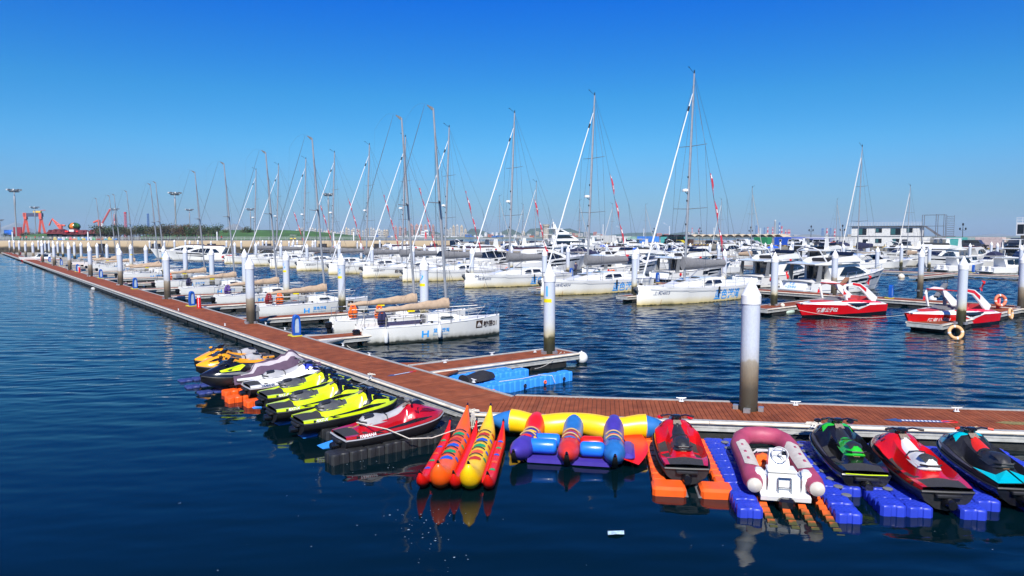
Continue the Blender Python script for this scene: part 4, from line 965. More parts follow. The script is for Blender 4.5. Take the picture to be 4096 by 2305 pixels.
SCR = [small_cruiser('bimini', HULLY, BROWNC), small_cruiser('hardtop', HULLY, WHITE2), small_cruiser('cover', HULLY, NAVYC), small_cruiser('bimini', HULLN, BLACKC), small_cruiser('cover', HULLN, mat('blue_canvas', (.02, .10, .55), .8)), small_cruiser('hardtop', HULLR, BLACK)]
BS = back_sailer(NAVYC); BS2 = back_sailer(BEIGE); SY = superyacht()
placed = set()
def put(proto, loc, rz, label, cat, group, scale=1., skip=()):
    if proto.name not in placed: placed.add(proto.name); o = proto
    else: o = copy_tree(proto, skip=skip)
    o.location = (loc[0], loc[1], loc[2] if len(loc) > 2 else 0); o.rotation_euler = (0, 0, rz)
    o.scale = scale if hasattr(scale, '__len__') else (scale,) * 3
    return tag(o, label, cat, group)
G5 = 'motor yachts along the second walkway'
TXT = ('lettering', 'flag', 'emblem', 'painted_flag')
# the cabin cruiser by the pile, stern with blue lettering
DL = put(FB, at(3235, 1178, 0) + Vector((-1.0, .8, 0)), R(26), 'white flybridge motor yacht with blue lettering on its sloping stern and open cockpit', 'motor yacht', G5, 1.08)
for sgn, nm, i in ((1, '翰德5001', 1), (1, '翰德5002', 2), (1, '翰德5003', 3)):
    s = 43 + 12 * (i - 1)
    o = put(FB, P(s, 67.8), AV - R(6), 'white flybridge motor yacht marked %s under a taupe overhang' % nm[2:], 'motor yacht', G5, 1.08)
    f = lambda a, c: (3.0 + a, -1.64 - .0, 2.62 + c)
    text(nm, .22, BROWNT, o, lambda a, c: (2.5 + a, -1.625, 2.63 + c), 'lettering')
    MB().quad((4.6, -1.63, 2.63), (4.95, -1.63, 2.63), (4.95, -1.63, 2.83), (4.6, -1.63, 2.83)).build('painted_flag', REDT, o, smooth=0, fix=False)
    text('冠達集団', .26, BROWNT, o, lambda a, c: (1.6 + a, -1.9, .78 + c), 'lettering')
    MB().lathe([(.17, 0), (.17, .01)], 14).build('emblem', REDT, o).matrix_local = Matrix.Translation((1.3, -1.89, .88)) @ Matrix.Rotation(R(90), 4, 'X')
sl = lambda x0, z0: (lambda a, c: (.0 - .03 + (z0 + c - .4) * .56, .35 - a, z0 + c))
text('大连', .30, CYANT, DL, lambda a, c: (-.02 + (.80 + c - .4) * .56, .95 - a - .35, .80 + c), 'lettering', center=True, space=1.3)
text('H 蓝色港湾', .24, CYANT, DL, lambda a, c: (-.02 + (.5 + c - .4) * .56, .95 - a - .35, .50 + c), 'lettering', center=True)
text('翰德5005', .22, BROWNT, DL, lambda a, c: (3.1 + a, -1.625, 2.63 + c), 'lettering')
flag_on(DL, (.2, .9, 1.1))
for i in range(4):
    o = put(CO, P(83 + 13.2 * i, 64.6), AV - R(4), 'white coupe yacht with long dark side window, %s past the yacht 5003' % ordn(i), 'motor yacht', G5, 1.05)
    if i < 3:
        text('翰德%s' % ['5508', '5507', '5506'][i], .30, BROWNT, o, lambda a, c: (5.4 + a, -1.85 + (3.1 + c - 1.5) * .22 - .02, 3.08 + c), 'lettering')
        MB().quad((7.2, -1.53, 3.08), (7.55, -1.52, 3.08), (7.55, -1.48, 3.3), (7.2, -1.48, 3.3)).build('painted_flag', REDT, o, smooth=0, fix=False)
# rows along the third walkway and beyond
KN = {0: 'taupe bimini', 1: 'hard top and twin outboards', 2: 'navy canvas cover', 3: 'dark hull and black bimini', 4: 'dark hull and bright blue cover', 5: 'red hull and hard top'}
cnt = {}
def row(t, s0, s1, step, heading, place, kinds, jit=.6, seed=1):
    rg = random.Random(seed); s = s0; i = 0
    while s < s1:
        k = kinds[i % len(kinds)]; q = P(s + rg.uniform(-jit, jit), t + rg.uniform(-.5, .5)); rz = AV + (0 if heading > 0 else math.pi) + R(rg.uniform(-4, 4)); sc = rg.uniform(.92, 1.1)
        c = cnt.get((k, place), 0); cnt[(k, place)] = c + 1
        if isinstance(k, int): put(SCR[k], q, rz, 'white cabin cruiser with %s, %s %s' % (KN[k], ordn(c), place) if k not in (3, 4, 5) else 'cabin cruiser with %s, %s %s' % (KN[k], ordn(c), place), 'cabin cruiser', 'cabin cruisers in the far rows', sc)
        elif k == 'F': put(FBH, q, rz, 'white flybridge yacht with a hard top, %s %s' % (ordn(c), place), 'motor yacht', 'flybridge yachts in the far rows', sc * 1.1)
        elif k == 'f': put(FB, q, rz, 'white open flybridge yacht, %s %s' % (ordn(c), place), 'motor yacht', 'flybridge yachts in the far rows', sc, skip=TXT)
        elif k == 'C': put(CO, q, rz, 'white coupe yacht, %s %s' % (ordn(c), place), 'motor yacht', 'coupe yachts in the far rows', sc * .9, skip=TXT)
        elif k in 'ST': put(BS if k == 'S' else BS2, q, rz, 'moored sailing yacht with %s sail cover, %s %s' % ('navy' if k == 'S' else 'tan', ordn(c), place), 'sailboat', 'sailing yachts in the far rows', sc)
        s += step * rg.uniform(.9, 1.15); i += 1
row(72 + 22, 62, 168, 6.3, -1, 'before the third walkway', [0, 1, 'f', 3, 2, 0, 'S', 1, 4, 'F', 2, 0, 5], seed=3)
row(109, 58, 172, 6.3, 1, 'behind the third walkway', ['F', 2, 'T', 0, 'f', 1, 4, 'C', 2, 'S', 'F', 0], seed=5)
row(146, 36, 180, 6.6, -1, 'in the second far row', ['C', 2, 'F', 'T', 1, 'F', 0, 3, 'f', 'S', 'C'], seed=8)
row(172, 48, 190, 7.6, 1, 'in the row under the quay', ['F', 'C', 1, 'f', 2, 'S', 'F', 4], seed=11)
# single boats of the right-hand basin
GA = 'boats at the third walkway'
qb_ = at(3427, 1062, 0) - Vector((math.cos(AV + math.pi), math.sin(AV + math.pi), 0)) * 6.4 * 1.5
put(BS, qb_, AV + math.pi, 'sailing yacht with a tall mast beyond the flybridge yacht with blue lettering', 'sailboat', GA, 1.5)
put(SCR[0], at(3410, 1075, 0), AV - R(25), 'cream bimini cruising yacht lying behind the bow of the large flybridge yacht', 'cabin cruiser', GA, (1.25, 1.2, 1.1))
put(FBH, at(3688, 1040, 0), R(197), 'dark hulled flybridge yacht with an orange ball fender under the container building', 'motor yacht', GA, 1.0)
put(FBH, at(3800, 1043, 0), R(200), 'white flybridge yacht with hard top below the turquoise container', 'motor yacht', GA, 1.12)
put(SCR[1], at(3765, 1087, 0), R(20), 'white fishing boat with a glazed pilothouse at the far walkway', 'fishing boat', GA, 1.0)
put(SCR[1], at(3945, 1094, 0), R(10), 'white fishing boat with a red lifebuoy and blue waterline', 'fishing boat', GA, 1.02)
put(SCR[5], at(3850, 1062, 0), R(30), 'small red hulled cabin boat behind the fishing boats', 'cabin cruiser', GA, .75)
put(SY, at(2290, 1012, 0) + Vector((-12, 4, 0)), R(16), 'tall pale superyacht with three decks beside the round stone tower', 'motor yacht', None, .95)
put(CO, at(2570, 1004, 0), R(20), 'white motor yacht stored high beside the superyacht', 'motor yacht', None, .9, skip=TXT)
for i, (px, py) in enumerate([(715, 1032), (800, 1040), (1110, 1016)]):
    o = put(CO, at(px + 150, py, 0), AV + math.pi - R(30), ['white sports yacht lying alone before the tan quay wall', 'white sports yacht with a red stern panel before the quay wall', 'white sports yacht half hidden behind the club yachts'][i], 'motor yacht', None, [.95, .95, .8][i], skip=TXT)
    if i == 1:
        HR = MB().prism([(-.02, .5), (.02, 1.25), (3.2, 1.35), (3.2, .55)], 2.12, 2.16).build('red_stern_panel', REDT, o, smooth=0)

# ------------------------------------------------------------------ red speedboats with arches
HS_ = Hull(7.6, [(0, 1.1, .98, .72), (.3, 1.22, 1.08, .76), (.6, 1.14, .92, .84), (.8, .86, .55, .92), (.93, .46, .20, .98), (1, .06, .03, 1.0)], ov=.7, n=20, flare=1.2)
HULLS = zramp('hull_glossy_red', [(-.1, (.008, .008, .01)), (.20, (.008, .008, .01)), (.22, (.62, .006, .012)), (.80, (.66, .008, .014)), (1.4, (.66, .008, .014))], .15, 2, .015, fine=.02)
WHP = mat('white_speedboat_paint', (.76, .76, .76), .2, var=.03, coat=.4)
RDP = mat('red_speedboat_paint', (.64, .007, .014), .18, var=.06, coat=.5)
def speedboat(no):
    h = HS_; t = empty('speedboat', (0, 0, 0)); h.shell().build('hull', HULLS, t)
    g = MB()                                                       # raised side: white wedge with red crown
    for sd in (-1, 1):
        rs = []
        for i in range(15):
            q = i / 14; tt = .02 + .96 * q; b = h.p(tt, 1, sd); up = .34 * math.sin(math.pi * min(1, q * 1.05)) ** .7 * (1 - q * .55) + .06
            rs.append([b, b + Vector((0, -sd * .05, up * .55)), b + Vector((0, -sd * .22, up)), b + Vector((0, -sd * .50, up * .9))])
        g.loft(rs, closed=False)
    g.build('upper_side', WHP, t, smooth=50)
    for sd in (-1, 1):
        def S(x, k, o=.012):
            q = min(max((x / h.L - .02) / .96, 0), 1); b = h.p(.02 + .96 * q, 1, sd); up = .34 * math.sin(math.pi * min(1, q * 1.05)) ** .7 * (1 - q * .55) + .06
            a = b if k <= 0 else b + Vector((0, -sd * (.05 * k / .55 if k < .55 else .05 + .17 * (k - .55) / .45), up * k))
            if k < 0: a = h.p(.02 + .96 * q, 1 + k, sd)
            return a + Vector((0, sd * o, o * .3))
        r_ = MB(); r_.loft([[S(.7 + 4.1 * i / 8, max(.08, .55 - i * .02) if i < 5 else .45 + .04 * i), S(.7 + 4.1 * i / 8, 1.0)] for i in range(9)], closed=False); r_.build('red_panel', RDP, t, smooth=0, fix=False)
        k_ = MB(); k_.add([S(2.2, .45, .02), S(4.6, .5, .02), S(4.0, -.02, .02), S(3.3, -.30, .02), S(2.4, -.05, .02)], [(0, 1, 2, 3, 4)]); k_.build('black_side_vent', BLKP, t, smooth=0, fix=False)
        z_ = MB(); z_.loft([[S(1.5, -.02, .03), S(1.5, .16, .03)], [S(2.2, .0, .03), S(2.3, .2, .03)], [S(3.3, -.42, .03), S(3.35, -.22, .03)], [S(4.6, .15, .03), S(4.5, .45, .03)]], closed=False); z_.build('white_chevron', WHP, t, smooth=0, fix=False)
        if sd == 1: text('轻氢公子' + no, .34, WHITET, t, lambda a, c: h.at(6.95 - a, .42 + c, 1, .02), 'boat_name', bold=.008)
    h.deck(.03, .97, inset=.4, drop=-.05, n=12).build('deck', WHP, t)
    MB().prism([(1.2, .9), (1.1, 1.25), (1.6, 1.28), (1.7, .95)], -.75, .75).prism([(3.0, .9), (2.9, 1.2), (3.6, 1.2), (3.7, .95)], -.7, .7).prism([(5.2, .95), (5.1, 1.12), (6.3, 1.12), (6.5, 1.0)], -.5, .5).build('seats', mat('seat_red_white', (.45, .03, .03), .5), t, smooth=0)
    MB().prism([(4.3, 1.0), (4.0, 1.3), (4.04, 1.31), (4.9, 1.05)], -.7, .7).build('windscreen', GREYP, t, smooth=0)
    for sd in (-1, 1):
        y = sd * .98; pth = [(1.3, 1.0), (2.4, 1.75), (3.1, 2.15), (3.9, 2.28), (4.6, 2.20)]
        a = MB(); rs = []
        wds = [.34, .26, .20, .16, .10]
        for (x, z), w_ in zip(pth, wds): rs.append([(x - w_ * .5, y - .05, z + w_ * .7), (x + w_ * .5, y - .05, z - w_ * .7), (x + w_ * .5, y + .05, z - w_ * .7), (x - w_ * .5, y + .05, z + w_ * .7)])
        a.loft(rs); a.prism([(4.66, 2.22), (4.80, 1.98), (4.48, 1.18), (4.32, 1.16), (4.58, 1.92), (4.54, 2.2)], *sorted((y - .04, y + .04)))
        arch = a.build('arch', WHP, t, smooth=0)
        MB().loft([[(x, y + sd * .065, z + w_ * .55), (x + .02, y + sd * .065, z - w_ * .35)] for (x, z), w_ in list(zip(pth, wds))[1:4]], closed=False).build('red_stripe', RDP, arch, smooth=0, fix=False)
        MB().prism([(4.50, 1.60), (4.82, 1.85), (4.88, 1.55)], *sorted((y + sd * .05, y + sd * .06))).build('red_wedge', RDP, arch, smooth=0)
    MB().prism([(3.0, 2.12), (4.7, 2.26), (4.7, 2.32), (3.0, 2.2)], -.95, .95).build('arch_top', RDP, t, smooth=0)
    flag_on(t, (2.2, .9, 2.0), .85)
    return t
b02 = speedboat('02'); tag(b02, 'glossy red speedboat with a white arch and 02 after its name', 'speedboat', 'red speedboats')
b01 = speedboat('01'); tag(b01, 'glossy red speedboat with 01 after its name, partly behind a pile', 'speedboat', 'red speedboats')
for o, (px, py), a in ((b02, (3215, 1272), 0), (b01, (3650, 1318), 0)):
    hd = R(208); bow = at(px, py, 0); q = bow - Vector((math.cos(hd), math.sin(hd), 0)) * 7.5
    o.location = (q.x, q.y, 0); o.rotation_euler = (0, 0, hd)
q = at(4100, 1345, 0)
rb = put(SCR[5], q + Vector((6.3, 1.5, 0)), R(200), 'red and white motorboat with orange rings at the picture edge', 'speedboat', None, (.8, .85, .75))
for k in range(12): pass
q = at(240, 1046, 0)
put(SCR[5], q, AV + math.pi - R(8), 'small red and white cabin boat moored inside the long walkway near its far end', 'speedboat', None, .8)
# ------------------------------------------------------------------ jet skis
def smooth_rows(rows, n):
    """resample a table of (x, list of numbers) with a Catmull-Rom curve"""
    out = []
    m = len(rows) - 1
    for i in range(n + 1):
        f = i / n * m; k = min(int(f), m - 1); u = f - k
        p0, p1, p2, p3 = rows[max(k - 1, 0)], rows[k], rows[k + 1], rows[min(k + 2, m)]
        out.append([.5 * (2 * b + (c - a) * u + (2 * a - 5 * b + 4 * c - d) * u * u + (3 * b - a - 3 * c + d) * u ** 3) for a, b, c, d in zip(p0, p1, p2, p3)])
    return out
SKB = [(-1.62, .50, .42, .49, .50, .40, .505, .27, .51, .14, .515, 0, .52), (-1.3, .56, .42, .545, .52, .42, .515, .28, .52, .14, .53, 0, .54), (-1.0, .59, .43, .57, .54, .44, .49, .30, .52, .18, .60, 0, .62), (-.8, .60, .44, .58, .57, .47, .41, .31, .46, .22, .68, 0, .72),
       (-.3, .61, .46, .58, .62, .48, .38, .29, .42, .22, .72, 0, .76), (.1, .61, .48, .58, .67, .48, .41, .30, .46, .24, .80, 0, .84), (.36, .60, .50, .57, .72, .48, .60, .36, .74, .25, .94, 0, .98), (.62, .58, .52, .55, .72, .46, .80, .35, .92, .23, 1.01, 0, 1.04), (.95, .51, .54, .48, .69, .40, .77, .31, .85, .19, .91, 0, .93), (1.3, .36, .57, .33, .66, .28, .72, .21, .76, .12, .79, 0, .80), (1.62, .06, .61, .055, .64, .045, .65, .035, .66, .02, .665, 0, .67)]
SKR = smooth_rows(SKB, 30)
def sk(x, col):                                       # point of the upper body: col 0 gunwale .. 5 ridge
    xs = [r[0] for r in SKR]
    for a, b in zip(SKR, SKR[1:]):
        if a[0] <= x <= b[0] + 1e-6:
            k = (x - a[0]) / (b[0] - a[0]); return a[1 + 2 * col] + (b[1 + 2 * col] - a[1 + 2 * col]) * k, a[2 + 2 * col] + (b[2 + 2 * col] - a[2 + 2 * col]) * k
    r = SKR[-1]; return r[1 + 2 * col], r[2 + 2 * col]
BSEAT_ = mat('black_seat_vinyl', (.02, .021, .023), .42, var=.25, bump=.2); WSEAT_ = mat('white_seat_vinyl', (.68, .67, .64), .5, var=.06, bump=.15)
def jetski(body, hullm, hood, seat, seat2, accent, bars=BLKP, brand='', name2='', bcol=WHITET, bowl=None, mirrors=True, nose=False):
    t = empty('jet_ski', (0, 0, 0))
    b = MB()                                          # 0 body 1 hood 2 mats 3 accent
    for i in range(len(SKR) - 1):
        x = (SKR[i][0] + SKR[i + 1][0]) / 2
        for c in range(5):
            k = 0
            if c in (3, 4) and x > .45: k = 1
            if c == 2 and x > (.30 if body is LIME else .72): k = 1 if hood is not body else 0
            if body is LIME and c == 1 and x > 1.2: k = 1
            if c == 2 and (-.85 < x < -.5 or -.32 < x < .16): k = 2
            if c in (2, 3, 4) and x < (-1.0 if body is LIME else -1.16): k = 2
            if c == 2 and -1.1 < x < -.95: k = 2
            if c == 0: k = 3
            if nose and c in (0, 1) and x > .75: k = 1
            for sd in (-1, 1):
                P4 = [(SKR[q][0], sd * SKR[q][1 + 2 * cc], SKR[q][2 + 2 * cc]) for q, cc in ((i, c), (i + 1, c), (i + 1, c + 1), (i, c + 1))]
                b.mi(k).add(P4, [(0, 1, 2, 3)])
    import bmesh
    o = b.build('deck_body', [body, hood, CHAR, accent], t, smooth=0)
    bm = bmesh.new(); bm.from_mesh(o.data); bmesh.ops.remove_doubles(bm, verts=bm.verts, dist=.0005); bmesh.ops.recalc_face_normals(bm, faces=bm.faces); bm.to_mesh(o.data); bm.free()
    o.data.shade_smooth(); o.data.set_sharp_from_angle(angle=R(48))
    h = MB(); rs = []
    for r in SKR:
        g, z = r[1], r[2]; up = max(0, (r[0] - .6) / 1.02) ** 2 * .40
        rs.append([(r[0], y, zz) for y, zz in ((-g - .02, z + .02), (-g - .025, z - .05), (-g * .9, .16 + up + .05), (-g * .45, .05 + up), (0, .0 + up), (g * .45, .05 + up), (g * .9, .16 + up + .05), (g + .025, z - .05), (g + .02, z + .02))])
    h.loft(rs, closed=False); h.add(rs[0], [tuple(range(9))]); h.build('hull', hullm, t, smooth=45)
    tr = MB()
    for sd in (-1, 1): tr.tube([(r[0], sd * (r[1] + .022), r[2] - .01) for r in SKR], .022, 6)
    tr.tube([(-1.63, -.52, .41), (-1.66, 0, .415), (-1.63, .52, .41)], .03, 6); tr.build('bumper_trim', bowl or BLACK, t)
    # saddle
    S = smooth_rows([(-1.02, .15, .68, .75), (-.88, .23, .64, .88), (-.55, .25, .66, .90), (-.25, .23, .68, .84), (.1, .23, .72, .92), (.38, .16, .80, 1.02)], 18); s = MB()
    rr = [[(x, w * math.cos(a) * (1 if math.sin(a) < .3 else .8), z0 + (z1 - z0) * max(math.sin(a), -.2)) for a in [2 * math.pi * k / 14 for k in range(14)]] for x, w, z0, z1 in S]
    s.loft(rr); s.m = [1 if s.v[f[0]][0] > -.22 else 0 for f in s.f]
    st = s.build('seat', [seat, seat2], t, smooth=55)
    MB().tube([(-.27, -.235, .72), (-.27, -.16, .84), (-.27, 0, .855), (-.27, .16, .84), (-.27, .235, .72)], .016, 5).build('seat_band', BLACK, st)
    MB().tube([(-.9, -.22, .74), (-1.03, -.12, .76), (-1.03, .12, .76), (-.9, .22, .74)], .02, 6).build('grab_handle', BLACK, st)
    MB().loft([[(x, y * w, z + .012 - abs(y) ** 2 * .05) for y in (-1, -.5, 0, .5, 1)] for x, w, z in ((-.97, .10, .80), (-.86, .16, .885), (-.70, .17, .905), (-.62, .12, .905))], closed=False).build('seat_top_panel', BSEAT_ if seat is not WSEAT_ else CHAR, st, smooth=60, fix=False)
    # steering
    c = MB().tube([(.62, 0, .98), (.48, 0, 1.12)], [.13, .09], 8); c.bbox(.40, .56, -.11, .11, 1.08, 1.18, .03); c.build('steering_column', bars, t)
    hb = MB()
    for sd in (-1, 1): hb.tube([(.50, sd * .05, 1.13), (.46, sd * .22, 1.18), (.36, sd * .40, 1.17)], [.026, .022, .022], 6)
    hb = hb.build('handlebar', bars, t)
    gp = MB()
    MB().tube([(.40, -.33, 1.175), (.345, -.43, 1.165)], .03, 6).build('grip', BLACK, hb); MB().tube([(.40, .33, 1.175), (.345, .43, 1.165)], .03, 6).build('grip', BLACK, hb)
    MB().loft([[(.56, -.15, .98), (.56, .15, .98), (.56, .12, 1.08), (.56, -.12, 1.08)], [(.80, -.17, 1.0), (.80, .17, 1.0), (.80, .13, 1.10), (.80, -.13, 1.10)], [(.98, -.10, .93), (.98, .10, .93), (.98, .08, .97), (.98, -.08, .97)]]).build('dashboard', BLKP, t, smooth=30)
    MB().quad((.60, -.09, 1.088), (.60, .09, 1.088), (.76, .09, 1.106), (.76, -.09, 1.106)).build('gauge', mat('gauge_glass', (.12, .13, .14), .1), t, smooth=0, fix=False)
    for sd in (-1, 1):
        w1 = [(x, sd * (sk(x, 1)[0] + .008), sk(x, 1)[1] - .012) for x in (-.75, -.3, .1, .4, .7, 1.0)]; w2_ = [(x, sd * (sk(x, 0)[0] + (sk(x, 1)[0] - sk(x, 0)[0]) * k_ + .010), sk(x, 0)[1] + (sk(x, 1)[1] - sk(x, 0)[1]) * k_) for x, k_ in ((-.75, .8), (-.3, .62), (.1, .55), (.4, .5), (.7, .55), (1.0, .8))]
        MB().loft([[a_, b_] for a_, b_ in zip(w1, w2_)], closed=False).build('side_stripe', BLKP if body is not BLKP and body is not BLACK else GREYP, t, smooth=0, fix=False)
        pn = [(x, c_, f_) for x, c_, f_ in ((.50, 3, .1), (.80, 3, .0), (1.15, 2, .6), (1.05, 2, .15), (.72, 2, .2), (.52, 2, .5))]; pv = []
        for x, c_, f_ in pn: a_, b_ = sk(x, c_), sk(x, c_ + 1); pv.append((x, sd * (a_[0] + (b_[0] - a_[0]) * f_ + .01), a_[1] + (b_[1] - a_[1]) * f_ + .015))
        MB().add(pv, [tuple(range(6))]).build('hood_panel', BLKP if hood is not DRED and hood is not SRED else mat('dark_red_side', (.12, .004, .01), .25, coat=.5), t, smooth=0, fix=False)
    if mirrors:
        for sd in (-1, 1): MB().ell((.80, sd * .40, 1.02), (.09, .10, .055), 8, 5).build('mirror', body if hood is body else BLKP, t)
    for sd in (-1, 1):
        w = []
        for x, c0, kk in ((.56, 2, .25), (1.0, 2, .3), (1.25, 2, .4), (1.0, 3, .2), (.6, 3, .3)):
            y, z = sk(x, c0); y2, z2 = sk(x, c0 + 1); w.append((x, sd * (y + (y2 - y) * kk + .012), z + (z2 - z) * kk + .012))
        MB().add(w, [tuple(range(5))]).build('hood_intake', BLKP if hood is body else accent, t, smooth=0, fix=False)
        # rear side mats and decal plates
        y, z = sk(-.95, 0); y1, z1 = sk(-.95, 1)
        MB().add([(-.55, sd * (sk(-.55, 0)[0] + .004), sk(-.55, 0)[1] + .05), (-1.35, sd * (sk(-1.35, 0)[0] + .006), sk(-1.35, 0)[1] + .02), (-1.35, sd * (sk(-1.35, 1)[0] + .006), sk(-1.35, 1)[1] - .015), (-.8, sd * (sk(-.8, 1)[0] + .008), sk(-.8, 1)[1] - .01)], [(0, 1, 2, 3)]).build('side_decal', BLACK if body is not WHITE else body, t, smooth=0, fix=False)
    if brand:
        f = lambda a, cc: (-1.28 + a, -(sk(-1.28 + a, 0)[0] + (sk(-1.28 + a, 1)[0] - sk(-1.28 + a, 0)[0]) * (cc + .02) / .14) - .012, sk(-1.28 + a, 0)[1] + .02 + cc)
        text(brand, .115, bcol, t, f, 'lettering', shear=.25, bold=.004)
    lb = MB().quad((-1.0, -.07, .64), (-1.0, .07, .64), (-.93, .07, .685), (-.93, -.07, .685)); lb.build('warning_label', mat('warning_label_orange', (.6, .35, .2), .5, var=.6, scale=60), t, smooth=0, fix=False)
    dl = MB().quad((.27, -.11, .97), (.27, .11, .97), (.44, .09, 1.045), (.44, -.09, 1.045)); dl.build('dash_label', mat('dash_label_grey', (.25, .2, .16), .4, var=.8, scale=70), t, smooth=0, fix=False)
    n = MB().lathe([(.13, 0), (.12, .14), (.09, .26)], 12); nz = n.build('jet_nozzle', BLKP, t); nz.rotation_euler = (0, R(-90), 0); nz.location = (-1.6, 0, .2)
    MB().bbox(-1.74, -1.6, -.26, .26, .30, .38, .02).build('reboarding_step', BLACK, t)
    return t
LIME = mat('lime_jetski_paint', (.56, .72, .008), .22, var=.06, coat=.5)
DRED = mat('metallic_crimson_paint', (.46, .006, .012), .18, .15, var=.12, scale=40, coat=.7)
SRED = mat('signal_red_jetski_paint', (.55, .008, .010), .2, .1, var=.1, scale=30, coat=.6)
AMBER = mat('amber_jetski_paint', (.80, .33, .004), .2, var=.06, coat=.5)
GRN = mat('green_jetski_paint', (.02, .44, .02), .2, var=.06, coat=.5)
TEALP = mat('teal_jetski_paint', (.0, .42, .50), .3, var=.06, coat=.3)
LGREY = mat('pale_grey_seat', (.34, .34, .35), .5, var=.12, bump=.2)
WSEAT = mat('white_seat_vinyl', (.68, .67, .64), .5, var=.06, bump=.15)
BSEAT = mat('black_seat_vinyl', (.02, .021, .023), .42, var=.25, bump=.2)
DGSEAT = mat('dark_grey_seat_vinyl', (.07, .073, .078), .42, var=.25, bump=.2)
BLUEG = mat('blue_graphics', (.03, .05, .36), .3, var=.3, scale=12)
SCALE = .95
GJ = 'jet skis'
jl = jetski(LIME, BLACK, BLKP, DGSEAT, LIME, LIME, brand='RXT-X')
ski_l = [(jl, (1190, 1680), 0, 'lime jet ski next to the crimson one')]
def ski(o, stern_px, z, ang, label, fwd=1, sc=SCALE):
    q = at(stern_px[0], stern_px[1], z)
    if fwd > 0: q = q + Vector((math.cos(ang), math.sin(ang), 0)) * 1.62 * sc
    else: q = q - Vector((math.cos(ang), math.sin(ang), 0)) * 1.62 * sc
    o.location = (q.x, q.y, .07); o.rotation_euler = (0, 0, ang); o.scale = (sc,) * 3
    return tag(o, label, 'jet ski', GJ)
AJ = AV - R(1)
ski(jl, (1190, 1680), .5, AJ, 'lime and black jet ski on black floats beside the crimson jet ski')
l2 = copy_tree(jl); ski(l2, (1085, 1635), .5, AJ, 'lime and black jet ski between two other lime jet skis')
l1 = copy_tree(jl); ski(l1, (1050, 1581), .5, AJ + R(1), 'lime and black jet ski beside the white jet ski')
jr = jetski(DRED, BLACK, DRED, LGREY, LGREY, DRED, bars=GREYP, brand='YAMAHA', bowl=mat('silver_trim', (.45, .45, .46), .35, .3), mirrors=False); ski(jr, (1355, 1742), .5, AJ - R(1), 'crimson jet ski with a grey seat and a white line on its side')
MB().tube([(-1.1, .0, .72), (-.9, -.45, .7), (-.5, -.64, .58), (0, -.95, .30), (.6, -1.15, .26), (1.4, -1.0, .30), (2.6, -1.1, .32)], .016, 6).build('tether_line', ROPE, jr)
jw = jetski(WHITE, BLACK, BLUEG, LGREY, LGREY, WHITE, bars=GREYP, brand='YAMAHA', bcol=NAVYT, bowl=mat('silver_trim', (.45, .45, .46), .35, .3), mirrors=False); ski(jw, (985, 1543), .5, AJ, 'white and blue jet ski with a grey seat beside the cloth covered one')
jc = jetski(WHITE, BLACK, DGSEAT, LGREY, LGREY, WHITE, mirrors=False); ski(jc, (938, 1513), .5, AJ - R(5), 'jet ski under a mauve and pale grey cloth cover')
MAUVE = mat('mauve_cover_cloth', (.085, .05, .085), .85, var=.15, bump=.4, bscale=8); PALEC = mat('pale_grey_cover_cloth', (.42, .38, .40), .85, var=.1, bump=.4, bscale=8)
rs = []; cv = MB()
for i in range(25):
    x = -1.72 + 3.4 * i / 24; r = [sk(min(max(x, -1.6), 1.6), c) for c in range(6)]; top = r[5][1] + (.30 * math.exp(-((x - .45) / .28) ** 2)) + (.22 if -.95 < x < .2 else .02) + .05
    g = r[0][0] + .05; ys = [-1, -.8, -.45, -.2, 0, .2, .45, .8, 1]
    rs.append([(x + .02 * math.sin(9 * y), y * g, (.30 if abs(y) == 1 else top - abs(y) ** 1.6 * (top - .50)) + .02 * math.sin(x * 11 + y * 7)) for y in ys])
cv.loft(rs, closed=False); cv.m = [0 if (abs((f[0] % 9) - 3.5) < 2 or f[0] // 9 < 2 or f[0] // 9 > 21) == (f[0] // 9 < 2 or f[0] // 9 > 21 or abs((f[0] % 9) - 3.5) < 1) else 1 for f in cv.f]
cv.build('cloth_cover', [MAUVE, PALEC], jc, smooth=70)
for ch in list(jc.children):
    if ch.name.split('.')[0] in ('handlebar', 'steering_column', 'dashboard', 'seat', 'warning_label', 'dash_label', 'hood_intake'):
        for c2 in list(ch.children): bpy.data.objects.remove(c2)
        bpy.data.objects.remove(ch)
jk = jetski(BLKP, BLACK, BLKP, DGSEAT, BSEAT, BLKP, brand='', mirrors=True); ski(jk, (803, 1515), .55, AV + math.pi - R(2), 'black jet ski with a lime flash, bow pointing out to the water', -1)
for sd in (-1, 1): MB().add([(.35, sd * .56, .76), (1.0, sd * .47, .74), (1.05, sd * .43, .80), (.55, sd * .44, .90), (.2, sd * .38, .96), (.1, sd * .40, .90)], [tuple(range(6))]).build('lime_flash', LIME, jk, smooth=0, fix=False)
jy = jetski(AMBER, BLACK, AMBER, LGREY, DGSEAT, AMBER, brand='YAMAHA', bcol=BLACK); ski(jy, (784, 1470), .6, AV + math.pi, 'amber jet ski with its bow pointing out to the water', -1)
jy2 = copy_tree(jy); ski(jy2, (778, 1447), .6, AV + math.pi + R(3), 'amber jet ski mostly hidden behind the other amber one', -1)
